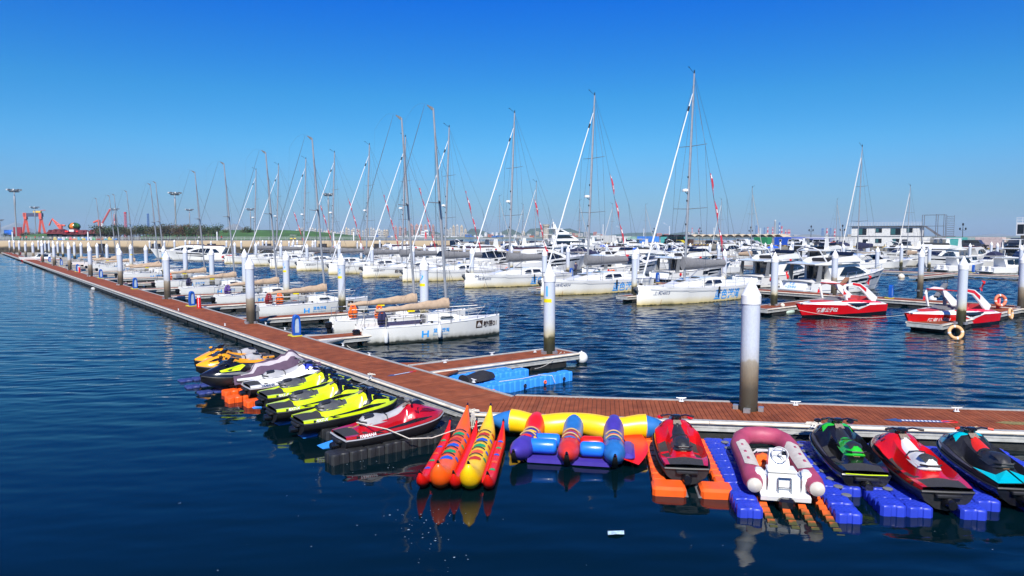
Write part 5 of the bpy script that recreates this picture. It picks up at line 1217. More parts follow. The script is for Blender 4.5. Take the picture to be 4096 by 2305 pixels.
# jet skis of the near walkway
AN = math.atan2(N.y, N.x)
jr2 = jetski(SRED, BLACK, SRED, BSEAT, BSEAT, mat('dark_red_side', (.12, .004, .01), .25, coat=.5), mirrors=True); ski(jr2, (2747, 1872), .47, AN + R(1), 'dark red jet ski with a black seat on orange floats', 1, .93)
jg = jetski(BLKP, BLKP, GRN, GRN, BSEAT, BLACK, brand='STX', bcol=GREYT, bowl=BLKP); ski(jg, (3464, 1900), .47, AN - R(1), 'black jet ski with a bright green hood and seat', 1, .95)
MB().tube([(-1.66, -.45, .44), (-1.69, 0, .44), (-1.66, .45, .44)], .012, 5).build('green_line', LIME, jg)
jd = jetski(SRED, BLACK, SRED, WSEAT, WSEAT, SRED, brand='', mirrors=False); ski(jd, (3790, 1968), .47, AN + R(2), 'bright red jet ski with a white and black seat', 1, .97)
jt = jetski(BLACK, BLKP, TEALP, BSEAT, mat('vermilion_seat', (.62, .02, .008), .4), BLACK, brand='SEA-DOO', mirrors=False, nose=True); ski(jt, (4092, 1955), .47, AN + R(1), 'teal and black jet ski with a red seat at the picture edge', 1, .95)
for sd in (-1, 1): MB().add([(-1.63, sd * .02, .54), (-1.63, sd * .50, .52), (-.80, sd * .60, .60), (-.9, sd * .50, .58), (-1.15, sd * .30, .55), (-1.05, sd * .03, .63)], [tuple(range(6))]).build('teal_stern_panel', TEALP, jt, smooth=0, fix=False)
for o in (jt, jd):
    for g in [c for k in o.children if k.name.startswith('handlebar') for c in k.children]:
        if o is jt: g.data = g.data.copy(); g.data.materials[0] = mat('orange_grip', (.75, .05, .01), .4)

# ------------------------------------------------------------------ cube float rafts
def cube_mesh(m, hh=.40):
    mb = MB(); a, c = .247, .055
    def ring(z, s): return [(x * s, y * s, z) for x, y in ((-a + c, -a), (-.06, -a), (-.04, -a + .02), (.04, -a + .02), (.06, -a), (a - c, -a), (a, -a + c), (a, -.06), (a - .02, -.04), (a - .02, .04), (a, .06), (a, a - c), (a - c, a), (.06, a), (.04, a - .02), (-.04, a - .02), (-.06, a), (-a + c, a), (-a, a - c), (-a, .06), (-a + .02, .04), (-a + .02, -.04), (-a, -.06), (-a, -a + c))]
    mb.loft([ring(-.12, .95), ring(-.06, 1), ring(hh - .05, 1), ring(hh - .015, .97), ring(hh, .90)])
    for i in range(4):
        for j in range(4): mb.box(-.17 + i * .1, -.17 + i * .1 + .045, -.17 + j * .1, -.17 + j * .1 + .045, hh - .001, hh + .006)
    o = mb.build('float_cube', m, None, smooth=40); me = o.data; bpy.data.objects.remove(o); return me
CBLUE = mat('cobalt_float_plastic', (.02, .045, .46), .42, var=.2, scale=3, bump=.1)
CSKY = mat('sky_blue_float_plastic', (.035, .27, .80), .5, var=.16, scale=3, bump=.1)
CBLK = mat('black_float_plastic', (.018, .019, .021), .55, var=.5, scale=4, bump=.3, bscale=25)
CORG = mat('orange_float_plastic', (.80, .10, .008), .45, var=.15, scale=3, bump=.1)
CDULL = mat('dull_blue_float', (.022, .04, .17), .6, var=.4, scale=5)
MEB = {m: cube_mesh(m) for m in (CDULL, CBLUE, CSKY, CBLK, CORG)}
LOWC = {m: cube_mesh(m, .26) for m in (CSKY,)}
PLATE = MB().lathe([(.10, .405), (.10, .42), (.02, .425)], 14).build('connector_cap', GREYP); PM = PLATE.data; bpy.data.objects.remove(PLATE)
def raft(label, m, cells, frame, caps=(), name='float_raft', low=(), dz=0.):
    """cells: (a, b) in metres along the frame's axes; frame: (origin, angle)"""
    r = empty(name, (frame[0].x, frame[0].y, dz), frame[1], label, 'float raft')
    for i, (a, b) in enumerate(cells):
        o = bpy.data.objects.new('float_cube', (LOWC if (a, b) in low else MEB)[m]); COL.objects.link(o); o.parent = r; o.location = (a, b, rng.uniform(-.015, .015))
    for a, b in caps:
        o = bpy.data.objects.new('connector_cap', PM); COL.objects.link(o); o.parent = r; o.location = (a, b, 0)
    return r
# cobalt raft: local x along the walkway, y out to the water (negative)
O = at(2813, 1725, .38); Fw = (Vector((O.x, O.y, 0)), AW)
cells = []
for x, n in ((.25, 10), (.75, 8), (2.12, 10), (2.62, 7), (3.12, 9), (3.62, 9), (4.12, 6), (4.62, 9), (5.12, 8), (5.62, 5), (6.12, 9), (6.62, 7), (7.12, 3)):
    cells += [(x, -.22 - .49 * j) for j in range(n)]
raft('cobalt blue cube raft carrying the dinghy and the green and red jet skis', CBLUE, cells, Fw, [(.5, -.4), (.5, -.9), (2.37, -.9), (2.37, -1.4), (2.37, -1.9), (2.37, -2.4), (2.37, -2.9), (2.37, -3.4), (2.37, -3.9), (4.37, -2.9), (2.37, -.4), (3.37, -3.4), (4.87, -3.2)], dz=-.19)
cr = empty('dinghy_cradle', Fw[0], AW, 'orange cradle strips sloping into the water under the dinghy', 'float cradle')
for x in (.62, 1.02, 1.38, 1.78):
    c = MB()
    for j in range(11):
        y = -3.0 - .23 * j; z = .20 - .024 * j
        if 3.0 < -y: c.loft([[(x - .10, y, z - .16), (x + .10, y, z - .16), (x + .08, y, z), (x - .08, y, z)], [(x - .10, y - .115, z - .16), (x + .10, y - .115, z - .16), (x + .07, y - .115, z + .045), (x - .07, y - .115, z + .045)], [(x - .10, y - .23, z - .17), (x + .10, y - .23, z - .17), (x + .08, y - .23, z - .01), (x - .08, y - .23, z - .01)]])
    c.build('cradle_strip', zramp('orange_cradle_weedy', [(-.2, (.02, .03, .005)), (.03, (.05, .05, .01)), (.12, (.75, .10, .008)), (.4, (.82, .12, .01))], .5, 5, .07), cr, smooth=40)
for k, (px, py) in enumerate([(3475, 1985), (3765, 2015), (4060, 2025)]):
    q = at(px, py - 25, .0); q.z = -.14; c = MB()
    for sx in (-.22, .22): c.prism([(0, .0), (0, .30), (.9, .42), (.9, .0)], sx - .14, sx + .14)
    o = c.build('ski_cradle', CORG, None, smooth=0); o.location = q; o.rotation_euler = (0, 0, AN)
    tag(o, 'orange cradle end sticking out under the %s jet ski' % ['green hooded', 'white seated red', 'teal'][k], 'float cradle')
# orange raft under the dark red jet ski
oq = at(2575, 1712, .38); ro = empty('ski_dock', (oq.x, oq.y, -.20), AW, 'orange drive-on float under the dark red jet ski', 'float dock')
for x in (.16, 1.52):
    c = MB()
    for j in range(9):
        y = -.1 - .42 * j; sdx = -1 if x < .8 else 1
        c.bbox(x - .15, x + .15, y - .40, y, -.1, .38, .04)
    c.build('side_float', CORG, ro, smooth=40)
for x in (.33, 1.35): MB().bbox(x - .36, x + .36, -4.02, -3.44, -.1, .40, .06).build('end_float', CORG, ro, smooth=40)
MB().prism([(.6, -.1), (1.08, -.1), (1.08, .22), (.96, .22), (.84, .10), (.72, .22), (.6, .22)], -3.98, -2.9).build('centre_chute', GREYP, ro, smooth=0)
MB().bbox(.3, 1.38, -3.7, -.1, -.1, .14, .04).build('centre_float', CORG, ro)
# black raft, orange and blue floats of the long walkway's outer side
Fv = (P(15.6, 11.35), AV)                                   # x back along the fingers, y along the walkway
cells = [(-.25 - .49 * j, .25) for j in range(9)]
for y in (1.72, 3.45, 5.3): cells += [(-.25 - .49 * j, y) for j in range(7)]
for y in (.75, 1.23, 2.21, 2.7, 3.0, 3.95, 4.45, 4.85, 5.8, 6.3, 6.9): cells += [(-.25 - .49 * j, y) for j in range(3 if y < 1.5 else 2)]
for y in (.80, 1.25, 2.3, 2.8, 4.1, 4.6): cells += [(-3.4, y)]
raft('black cube raft under the crimson and lime jet skis', CBLK, cells, Fv, dz=-.15)
raft('orange float blocks behind the white and cloth covered jet skis', CORG, [(-3.9, 7.35), (-4.2, 8.35), (-4.0, 9.4), (-3.4, 7.35), (-3.7, 8.35), (-3.5, 9.4), (-2.9, 8.35), (-2.4, 8.35)], Fv, dz=-.20)
raft('dull blue float blocks under the amber and black jet skis', CDULL, [(-4.6, 10.3), (-4.1, 10.3), (-3.6, 10.3), (-4.7, 11.6), (-4.2, 11.6), (-3.7, 11.6), (-3.1, 11.6), (-4.6, 13.0), (-4.1, 13.0), (-3.6, 13.0), (-3, 13), (-2.5, 13), (-2, 11.6), (-2.5, 10.3), (-2, 10.3), (-1.2, 11.6), (-1.2, 13), (-1, 10.3)], Fv, dz=-.34)
for k, (px, py) in enumerate([(1318, 1775), (1240, 1735), (1140, 1685), (1040, 1620)]):
    o = MB().prism([(-.5, -.1), (-.42, .16), (.3, .26), (.3, -.1)], -.2, .2).build('ski_ramp', CSKY, None, smooth=0); o.location = at(px, py, .05) + Vector((.12, .1, -.2)); o.rotation_euler = (0, 0, AV)
    tag(o, 'bright blue ramp lip behind the %s jet ski of the lime and crimson group' % ordn(k), 'float cradle')
# sky blue raft by the first finger
Fs = (P(19.2, 14.1), AV)
cells = [(.25 + .49 * j, .25) for j in range(9)]; low = []
for y, n in ((.74, 6), (1.23, 6)):
    cells += [(.25 + .49 * j, y) for j in range(n)]; low += [(.25 + .49 * j, y) for j in range(3, n)]
cells += [(.25 + .49 * j, 1.72) for j in range(7)] + [(.25 + .49 * j, 2.2) for j in range(6)]
rf = raft('sky blue cube raft between the long walkway and the first finger', CSKY, cells, Fs, low=set(low), dz=-.06)
for k, x in enumerate((.5, 1.95, 2.93, 3.9)):
    MB().torus((x, -.03, .2), .05, .022, 'y', 14, 6).build('coupling_ring', ORANGE if k % 2 == 0 else BLACK, rf)
MB().tube([(1.0, .3, .42), (2.0, .15, .43), (2.9, .3, .42), (3.3, .0, .40), (3.4, -.06, .12)], .014, 5).build('tie_rope', ROPE, rf)
sm = MB(); rs = []
for i in range(9):
    q = i / 8; rs.append([(-.1 + 1.25 * q, .95 + .45 * math.cos(a) * (.5 + .5 * math.sin(math.pi * (q * .8 + .2))), .40 + (.22 - .06 * math.sin(q * 7)) * max(0, math.sin(a))) for a in [math.pi * k / 7 for k in range(8)]])
o = sm.loft(rs).build('folded_seat_cover', BLACKC, None, smooth=60); o.location = (Fs[0].x, Fs[0].y, .02); o.rotation_euler = (0, 0, AV)
tag(o, 'black and grey folded cover lying on the sky blue raft', 'cover')

# ------------------------------------------------------------------ dinghy
TUBEM = mat('faded_maroon_tube', (.34, .05, .10), .55, var=.25, scale=3, bump=.12, bscale=30); TUBEP = mat('pale_rubber_pad', (.50, .46, .40), .7, var=.12)
dg = empty('inflatable_dinghy', (0, 0, 0)); tag(dg, 'maroon inflatable dinghy with a white console and steering wheel on the blue raft', 'dinghy')
q0 = (at(3010, 1908, .47) + at(3253, 1940, .47)) / 2; ad = math.atan2(3.1, .60)
dg.location = (q0.x, q0.y, .06); dg.rotation_euler = (0, 0, ad); dg.scale = (.95, .98, .98)
path = []
for i in range(25):
    f = i / 24
    if f < .36: path.append((f / .36 * 2.25, -.60 + .02 * math.sin(f * 8), .42 + .05 * f))
    elif f > .64: path.append(((1 - f) / .36 * 2.25, .60 - .02 * math.sin((1 - f) * 8), .42 + .05 * (1 - f)))
    else:
        a = (f - .5) / .14 * R(90); path.append((2.25 + .72 * math.cos(a) ** .8 if abs(a) < R(89.9) else 2.25, .60 * math.copysign(abs(math.sin(a)) ** .75, a), .44 + .16 * max(0, math.cos(a))))
MB().tube([(-.36, -.62, .41)] + path + [(-.36, .62, .41)], [.165] + [.22] * 25 + [.165], 14).build('tube', TUBEM, dg, smooth=60)
for sd in (-1, 1):
    MB().lathe([(.16, 0), (.15, .05), (.09, .10), (.01, .12)], 14).build('tube_end_cone', TUBEP, dg).matrix_local = Matrix.Translation((-.35, sd * .62, .41)) @ Matrix.Rotation(R(-90), 4, 'Y')
    pd = MB(); rs = []
    for i in range(12):
        x = .30 + 1.95 * i / 11; w = .26 if 0 < i < 11 else .07; yy = .60 - max(0, x - 2.1) * .12
        fz = x / 2.25 * .36; yy = .60 - .02 * math.sin(fz * 8) - max(0, x - 2.15) * .35; rs.append([(x, sd * (yy + .228 * math.sin(a)), .42 + .05 * fz + .228 * math.cos(a)) for a in [(-.55 + 1.0 * k / 4) * w / .17 - .1 for k in range(5)]])
    p = pd.loft(rs, closed=False).build('top_pad', TUBEP, dg, fix=False)
    for x in (.7, 1.2, 1.75): MB().bbox(x, x + .14, sd * .60 - .03, sd * .60 + .03, .64, .665, .01).build('carry_handle', TUBEM, dg)
flr = MB().prism([(-.1, -.42), (2.1, -.42), (2.75, -.12), (2.75, .12), (2.1, .42), (-.1, .42)], .16, .30, 'z'); flr.build('floor', WHITE2, dg, smooth=0)
tw = MB(); tw.bbox(-.20, .26, -.50, .50, .16, .56, .05); tw.bbox(-.16, .20, -.60, -.36, .40, .655, .06); tw.bbox(-.16, .20, .36, .60, .40, .655, .06); tw.prism([(-.42, .12), (-.2, .16), (-.2, .26), (-.45, .22)], -.5, .5)
tw.build('transom', WHITE, dg)
for y in (-.34, .34): MB().tube([(-.215, y, .18), (-.235, y, .55), (-.1, y, .66), (.02, y, .64)], .016, 5).build('grab_rail', STEEL, dg)
ld = MB()
for y in (-.13, .13): ld.tube([(-.30, y, .18), (-.24, y, .56)], .015, 5)
for z in (.22, .36, .55): ld.tube([(-.29 + (z - .2) * .15, -.13, z), (-.29 + (z - .2) * .15, .13, z)], .015, 5)
ld.build('boarding_ladder', STEEL, dg)
MB().bbox(-.62, -.40, -.16, .16, -.02, .22, .05).build('jet_drive', BLKP, dg)
cs = MB(); cs.loft([[(.30, -.24, .3), (.95, -.20, .3), (.95, .20, .3), (.30, .24, .3)], [(.45, -.22, .72), (.85, -.19, .72), (.85, .19, .72), (.45, .22, .72)], [(.62, -.18, .88), (.82, -.16, .90), (.82, .16, .90), (.62, .18, .88)]]); c = cs.build('console', WHITE, dg, bevel=.02)
w = MB().torus((0, 0, 0), .17, .017, 'z', 26, 6)
for k in range(3):
    a = R(90 + 120 * k); w.tube([(0, 0, -.02), (.16 * math.cos(a), .16 * math.sin(a), 0)], .014, 5)
w.lathe([(.04, -.03), (.04, .01), (.02, .02)], 10); w = w.build('steering_wheel', mat('grey_wheel_rim', (.35, .35, .36), .35, .4), dg); w.matrix_local = Matrix.Translation((.46, -.02, .86)) @ Matrix.Rotation(R(-48), 4, 'Y')
MB().bbox(.0, .40, -.30, .30, .58, .64, .02).build('helm_seat', WHITE, dg)
MB().quad((.50, -.06, .76), (.50, -.20, .76), (.62, -.17, .89), (.62, -.06, .89)).build('switch_panel', BLKP, dg, smooth=0, fix=False)
vs = MB(); rg = random.Random(4)
def vest(m, label, loc, rz=0, s=1., lay=False):
    t = MB(); rg = random.Random(int(loc[0] * 100))
    for sd in (-1, 1):
        rs = []
        for i in range(7):
            q = i / 6; w = [.07, .12, .14, .15, .15, .14, .12][i]; rs.append([(sd * (.10 + .02 * math.sin(q * 3)) + w * math.cos(a), .075 * math.sin(a) + .02 * rg.uniform(-1, 1), .30 - .60 * q) for a in [2 * math.pi * k / 8 for k in range(8)]])
        t.mi(0).loft(rs)
    t.loft([[(.20 * math.cos(a) * (1 - .2 * abs(q - .5)), .05 + .055 * math.sin(a), .26 - .56 * q) for a in [2 * math.pi * k / 10 for k in range(10)]] for q in (0, .25, .5, .75, 1)])
    t.mi(1)
    for z in (-.05, -.2): t.box(-.25, .25, -.09, -.075, z - .02, z + .02)
    t.mi(0).tube([(-.13, .05, .28), (-.1, .1, .36), (.1, .1, .36), (.13, .05, .28)], .05, 6)
    o = t.build('life_jacket', [m, BLACK], None, smooth=60); o.location = loc; o.rotation_euler = (R(-80) if lay else R(8), R(12) if lay else 0, rz); o.scale = (s,) * 3
    return tag(o, label, 'life jacket', 'life jackets hung on the boats')
vest(ORANGE, 'orange life jacket lying in the bow of the maroon dinghy', dg.location + Matrix.Rotation(ad, 3, 'Z') @ Vector((1.5, .0, .44)), ad + 1.2, 1.25, True)
vest(mat('dark_red_vest', (.25, .02, .03), .8), 'dark red life jacket stowed along the dinghy tube', dg.location + Matrix.Rotation(ad, 3, 'Z') @ Vector((1.45, .32, .42)), ad + 2.6, .8, True)
NV = mat('navy_vest', (.02, .02, .07), .8)
ral = [o for o in bpy.data.objects if o.name.startswith('racing_yacht')]
for o_, p, m, lb in ((R0, (1.0, -1.08, 1.32), NV, 'navy life jacket hung on the rail of the racing yacht 01'), (ral[1], (1.05, -1.02, 1.32), ORANGE, 'bright orange life jacket hung on the rail of the racing yacht 02'), (ral[1], (2.5, -1.1, 1.25), ORANGE, 'folded orange strap vest on the rail of the racing yacht 02'), (ral[2], (.8, -1.0, 1.32), mat('dark_red_vest', (.25, .02, .03), .8), 'dark red life jacket on the stern rail of racing yacht 06'),
                     (ral[2], (1.5, -1.0, 1.3), ORANGE, 'orange life jacket on the stern rail of racing yacht 06'), (ral[3], (.8, -1.0, 1.32), mat('violet_vest', (.10, .05, .25), .8), 'violet life jacket on the stern rail of racing yacht 07'), (ral[4], (.7, -1.0, 1.34), NV, 'navy life jacket on the stern rail of racing yacht 10'), (ral[5], (1.3, -1.0, 1.3), ORANGE, 'orange life jacket on the stern of a yacht beyond number 10')):
    vest(m, lb, onboat(o_, p), o_.rotation_euler[2], 1.0)
for o_, p, lb in ((R0, (1.15, -1.22, .42), 'white fender hanging near the stern of the racing yacht 01'), (R0, (4.0, -1.34, .55), 'white fender hanging amidships on the racing yacht 01'), (ral[1], (1.6, -1.3, .5), 'white fender between racing yachts 01 and 02')):
    f = fender(onboat(o_, p), lb); MB().tube([(0, 0, .4), (0, .05, 1.0)], .014, 4).build('fender_rope', ROPE, f)

# ------------------------------------------------------------------ inflatables
BO = mat('orange_vinyl', (.86, .10, .006), .34, var=.1, scale=4, bump=.05); BY = mat('yellow_vinyl', (.85, .50, .004), .34, var=.1, scale=4, bump=.05); BR = mat('red_vinyl', (.68, .010, .006), .34, var=.12, scale=4, bump=.05)
VB = mat('blue_vinyl', (.012, .16, .72), .32, var=.1, coat=.2); VP = mat('purple_vinyl', (.055, .035, .30), .42, var=.15, scale=4); VG = mat('green_patch', (.01, .30, .10), .5); VR = mat('brick_red_patch', (.50, .03, .01), .5); VBL = mat('blue_patch', (.02, .09, .50), .5); VC = mat('steel_blue_vinyl', (.02, .14, .40), .4, var=.15)
def patch(path, rad, q, w, l, m, parent, ang0=0., name='coloured_patch'):
    """rounded patch lying on the top of a tube: path(q) gives (centre, direction)"""
    c, d = path(q); s = d.cross(Vector((0, 0, 1))).normalized(); up = s.cross(d).normalized(); rr = rad(q) + .006; mb = MB(); rs = []
    for i in range(9):
        f = -1 + 2 * i / 8; ww = w * math.sqrt(max(0, 1 - abs(f) ** 2.6)); rs.append([path(q + f * l)[0] + s * (rr * math.sin(ang0 + ww * k / 5)) + up * (rr * math.cos(ang0 + ww * k / 5)) for k in range(-5, 6)])
    mb.loft(rs, closed=False).build(name, m, parent, smooth=60, fix=False)
def banana_tube(parent, x, y0, y1, r, m, name, noseup=.46, tail=1.1, tip=.55, z0=.24, lean=0., tz=.35):
    """inflatable tube along y with an upturned nose at y0 and a tapering raised tail at y1"""
    pts, rad = [], []
    for i in range(26):
        f = i / 25; y = y0 + (y1 - y0) * f
        z = z0 + tz * max(0, (f - .72) / .28) ** 1.5; k = 1 if f < .72 else max(.06, 1 - ((f - .72) / .28) ** 1.55)
        pts.append(Vector((x + lean * (1 - f), y + .30, z))); rad.append(max(r * k, .025))
    nose = [(-.10, 1.0, .07), (-.09, .86, .30), (-.06, .68, .52), (.0, .48, .74), (.09, .26, .91), (.20, .10, 1.0)]
    pts = [Vector((x + lean * 1.3, y0 + a, z0 + noseup * b)) for a, b, c in nose] + pts[:1] + pts[1::1]; rad = [max(r * c, .025) for a, b, c in nose] + rad
    pts, rad = pts[:6] + pts[7:], rad[:6] + rad[7:]; K_ = len(pts) - 1
    o = MB().tube(pts, rad, 18).build(name, m, parent, smooth=70)
    MB().tube([pts[0] + Vector((0, .05, -.05)), pts[0] + Vector((0, -.035, .06))], [.05, .022], 8).build('black_tip', BLKP, o); MB().tube([pts[-1] - Vector((0, .05, .02)), pts[-1] + Vector((0, .06, .03))], [.035, .02], 8).build('black_tip', BLKP, o)
    def path(q):
        k = 6 + min(max(q, 0), .999) * (K_ - 6); i = int(k); return pts[i] + (pts[min(i + 1, K_)] - pts[i]) * (k - i), (pts[min(i + 1, K_)] - pts[max(i - 1, 0)]).normalized()
    return o, path, lambda q: rad[6 + int(min(max(q, 0), .999) * (K_ - 6))]
bq = (at(1752, 1975, 0) + at(1875, 1988, 0)) / 2
bn = empty('banana_boat', (bq.x, bq.y, 0), AN - R(90) + R(3.5), 'double banana boat with an orange and a yellow seat tube and red side floats', 'banana boat')
LB = 4.45
for x, m, pm in ((-.33, BO, [VBL, VG, VBL, VR, VG, VBL]), (.33, BY, [VR, BO, VG, VBL, VR, VBL])):
    o, pf, rf_ = banana_tube(bn, x, .12, LB, .245, m, 'seat_tube', tz=.58)
    for k in range(5):
        q = .12 + .118 * k
        patch(pf, rf_, q, .62, .030, pm[k], o); patch(pf, rf_, q + .05, .26, .020, pm[(k + 2) % 6], o, 1.05)
        c, d = pf(q + .06); rr = rf_(q + .06)
        MB().tube([c + Vector((rr * 1.0 * math.sin(a), 0, rr * math.cos(a) + .035 * math.cos(a * 1.4))) for a in [-.7 + 1.4 * j / 8 for j in range(9)]], .015, 6, sq=(1.6, .6)).build('grab_handle', BLACK, o)
for x, le in ((-.74, -.05), (0, 0), (.74, .05)):
    o, pf, rf_ = banana_tube(bn, x, .15, LB - .55, .135, BR, 'side_float', noseup=.34, z0=.13, tz=.40)
    if x:
        for k in range(5): patch(pf, rf_, .10 + .15 * k, .5, .020, [VBL, VG, BO, VBL, VG][(k + (x > 0)) % 5], o, .1 if x > 0 else -.1)
MB().bbox(-.70, .70, .5, LB - 1.0, .06, .20, .05).build('floor_sheet', BR, bn)
# fly fish
fq = at(2265, 1893, 0)
ff = empty('fly_fish_boat', (fq.x, fq.y, 0), AW + R(-1), 'inflatable fly fish boat with three rider tubes and a yellow cross tube', 'inflatable boat')
K = 20; pts = []; rad = []
for i in range(K + 1):
    f = i / K; x = -1.75 + 3.72 * f; pts.append(Vector((x, 2.70 + .05 * math.cos(f * 6.3 * 2), .42 + .04 * math.cos(f * 12.6)))); rad.append(.31 + .018 * math.cos(f * 6.283 * 3))
MB().tube(pts, rad, 18).build('cross_tube', BY, ff, smooth=70)
for sd, x in ((-1, -1.75), (1, 1.97)):
    o = MB().tube([(x, 2.74, .44), (x + sd * .25, 2.74, .44), (x + sd * .62, 2.72, .47), (x + sd * .68, 2.72, .47)], [.318, .25, .06, .03], 16).build('cross_tube_cone', VC, ff, smooth=60); MB().tube([(x + sd * .64, 2.72, .47), (x + sd * .73, 2.72, .47)], [.05, .03], 8).build('black_tip', BLKP, o)
for x, xe, m1, m2, pm in ((-1.02, -1.28, BR, VP, (BY, BR)), (.02, .0, VC, mat('coral_red_vinyl', (.55, .03, .02), .4, var=.12), (VP, VC)), (1.10, 1.14, VP, VC, (BR, VP))):
    mb = MB(); pts = []; rad = []
    for i in range(23):
        f = i / 22; y = .12 + 2.72 * f; g = max(0, 1 - f / .45)
        pts.append(Vector((x + (xe - x) * g, y, .33 + .10 * max(0, 1 - f / .12) + .24 * max(0, (f - .66) / .34) ** 1.2))); rad.append(.27 * (min(1, (f / .17 + .015)) ** .55) * (1 if f < .9 else .96 - (f - .9) * 3.2))
    mb.tube(pts, rad, 18); mb.m = [0 if mb.v[f_[0]][1] > 1.62 else 1 for f_ in mb.f]
    o = mb.build('rider_tube', [m1, m2], ff, smooth=70)
    def path(q, pts=pts):
        k = min(max(q, 0), .999) * 22; i = int(k); return pts[i] + (pts[min(i + 1, 22)] - pts[i]) * (k - i), (pts[min(i + 1, 22)] - pts[max(i - 1, 0)]).normalized()
    rf_ = lambda q, rad=rad: rad[int(min(max(q, 0), .999) * 22)]
    for k, q in enumerate((.50, .36)):
        patch(path, rf_, q - .04, .58, .030, pm[k], o); patch(path, rf_, q, .25, .03, pm[1 - k], o, .95)
        c, d = path(q + .02); rr = rf_(q)
        MB().tube([c + Vector((rr * 1.02 * math.sin(a), 0, rr * math.cos(a) + .05 * math.cos(a * 1.4))) for a in [-.8 + 1.6 * j / 8 for j in range(9)]], .020, 6).build('grab_handle', mat('tan_webbing', (.45, .30, .12), .7), o)
    MB().tube([pts[0] + Vector((0, .02, -.02)), pts[0] + Vector((0, -.045, .045))], [.045, .03], 8).build('black_tip', BLKP, o)
    k_ = MB(); rs = []
    for i in range(9):
        a = R(8 + 17 * i); c, d = path(.005 + .0 * i); f = i / 8; yy = .10 + .30 * f ** 1.6; zz = pts[0].z - .02 - .36 * f; rs.append([Vector((pts[0].x - .05 - .035 * f, yy - .012, zz)), Vector((pts[0].x + .05 + .035 * f, yy - .012, zz))])
    k_.loft(rs, closed=False).build('black_nose_strip', BLACK, o, smooth=60, fix=False)
for x0, x1, y, m in ((-.92, -.26, 1.35, VB), (-1.0, -.30, .88, VB), (.28, .84, 1.28, BR), (.28, .88, .80, VB)):
    MB().tube([(x0, y, .36), (x0 + .04, y, .36), (x0 + .08, y, .36), (x1 - .08, y, .36), (x1 - .04, y, .36), (x1, y, .36)], [.13, .17, .185, .185, .17, .13], 14).build('cushion_roll', m, ff, smooth=50)
MB().prism([(-1.0, .55), (1.0, .48), (1.3, .8), (1.4, 1.3), (1.3, 2.4), (-1.1, 2.4), (-1.3, 1.2)], .03, .13, 'z').build('floor_sheet', VP, ff, smooth=0)
for sd in (1,):
    k_ = MB(); rs = []
    for i in range(8):
        q = i / 7; rs.append([(sd * (1.22 + .15 * math.sin(q * 3)) + .06, .5 + 2.0 * q, .26), (sd * (1.5 + .42 * math.sin(q * 2.2 + .35)) + .06, .45 + 2.05 * q + .1, .10 + .22 * q)])
    k_.loft(rs, closed=False).build('wing_sheet', BR, ff, smooth=50, fix=False)
MB().bbox(1.30, 1.62, .55, 1.75, .16, .34, .08).build('side_cushion', VP, ff)

# ------------------------------------------------------------------ walkway furniture
def pedestal():
    t = empty('service_pedestal', (0, 0, 0)); mb = MB()
    out = [(.17 * math.cos(R(a)) * (1 if 0 < a < 180 else 1.0), .93 + .17 * math.sin(R(a)) * 1.1) for a in range(0, 181, 20)] + [(-.21, .5), (-.19, .06), (.19, .06), (.21, .5)]
    inn = [(x * .58, .55 + (z - .55) * .74) for x, z in out]; n = len(out)
    vs = [(x, -.13, z) for x, z in out] + [(x, -.13, z) for x, z in inn] + [(x, .13, z) for x, z in out] + [(x, .13, z) for x, z in inn]; fs = []
    for i in range(n):
        j = (i + 1) % n; fs += [(i, j, n + j, n + i), (2 * n + j, 2 * n + i, 3 * n + i, 3 * n + j), (i, 2 * n + i, 2 * n + j, j), (n + i, n + j, 3 * n + j, 3 * n + i)]
    mb.add(vs, fs); mb.build('housing', BLUEP, t, smooth=30, bevel=.012)
    MB().box(-.115, .115, -.075, .075, .2, .95).build('inner_panel', mat('pedestal_panel', (.35, .45, .55), .4), t, smooth=0)
    MB().bbox(-.26, .26, -.18, .18, 0, .06, .01).build('base_plate', mat('yellow_base', (.6, .5, .03), .6), t)
    MB().lathe([(.045, 0), (.045, .03), (.02, .035)], 10).build('socket', WHITE2, t).matrix_local = Matrix.Translation((.06, -.14, .62)) @ Matrix.Rotation(R(90), 4, 'X')
    MB().torus((.05, -.3, .03), .22, .022, 'z', 20, 5, 1.3, .8).torus((.1, -.28, .07), .18, .02, 'z', 20, 5, 1.2, .9).build('yellow_hose', mat('yellow_hose_rubber', (.42, .40, .06), .6), t)
    return t
pd = pedestal(); PDL = [((1186, 1346), 'beside the racing yachts 01 and 02'), ((768, 1226), 'next to a red post near the racing yacht 07'), ((541, 1157), 'behind the litter bin with a domed lid'), ((404, 1114), 'at the sixth finger of the long walkway'), ((311, 1088), 'with a red post beyond it on the long walkway'), ((246, 1064), 'second from the far end of the long walkway'), ((199, 1050), 'last one along the long walkway'),
       ((2285, 1108), 'between yachts 4804 and 4805 on the second walkway'), ((2630, 1132), 'at the bow of the yacht 4803 on the second walkway'), ((3563, 1194), 'behind the two red speedboats'), ((1837, 1078), 'seen over the deck of the yacht 4805'), ((3893, 1092), 'on the far walkway by the fishing boats')]
for i, ((px, py), w) in enumerate(PDL):
    o = pd if i == 0 else copy_tree(pd); o.location = at(px, py, DZ); o.rotation_euler = (0, 0, AU + R(90) + R(rng.uniform(-6, 6))); tag(o, 'blue oval service pedestal ' + w, 'service pedestal', 'blue service pedestals')
def post(px, py, label, h=.9):
    t = empty('fire_post', at(px, py, DZ), rng.uniform(-.3, .3), label, 'fire post'); MB().lathe([(.14, 0), (.14, h - .16), (.13, h - .14)], 16).build('body', mat('fire_red_paint', (.60, .012, .012), .35, coat=.2), t)
    MB().lathe([(.135, h - .14), (.135, h), (.02, h + .02)], 16).build('white_top', WHITE2, t); MB().box(-.012, .012, -.146, -.13, .08, h - .2).build('white_stripe', WHITET, t, smooth=0)
    return t
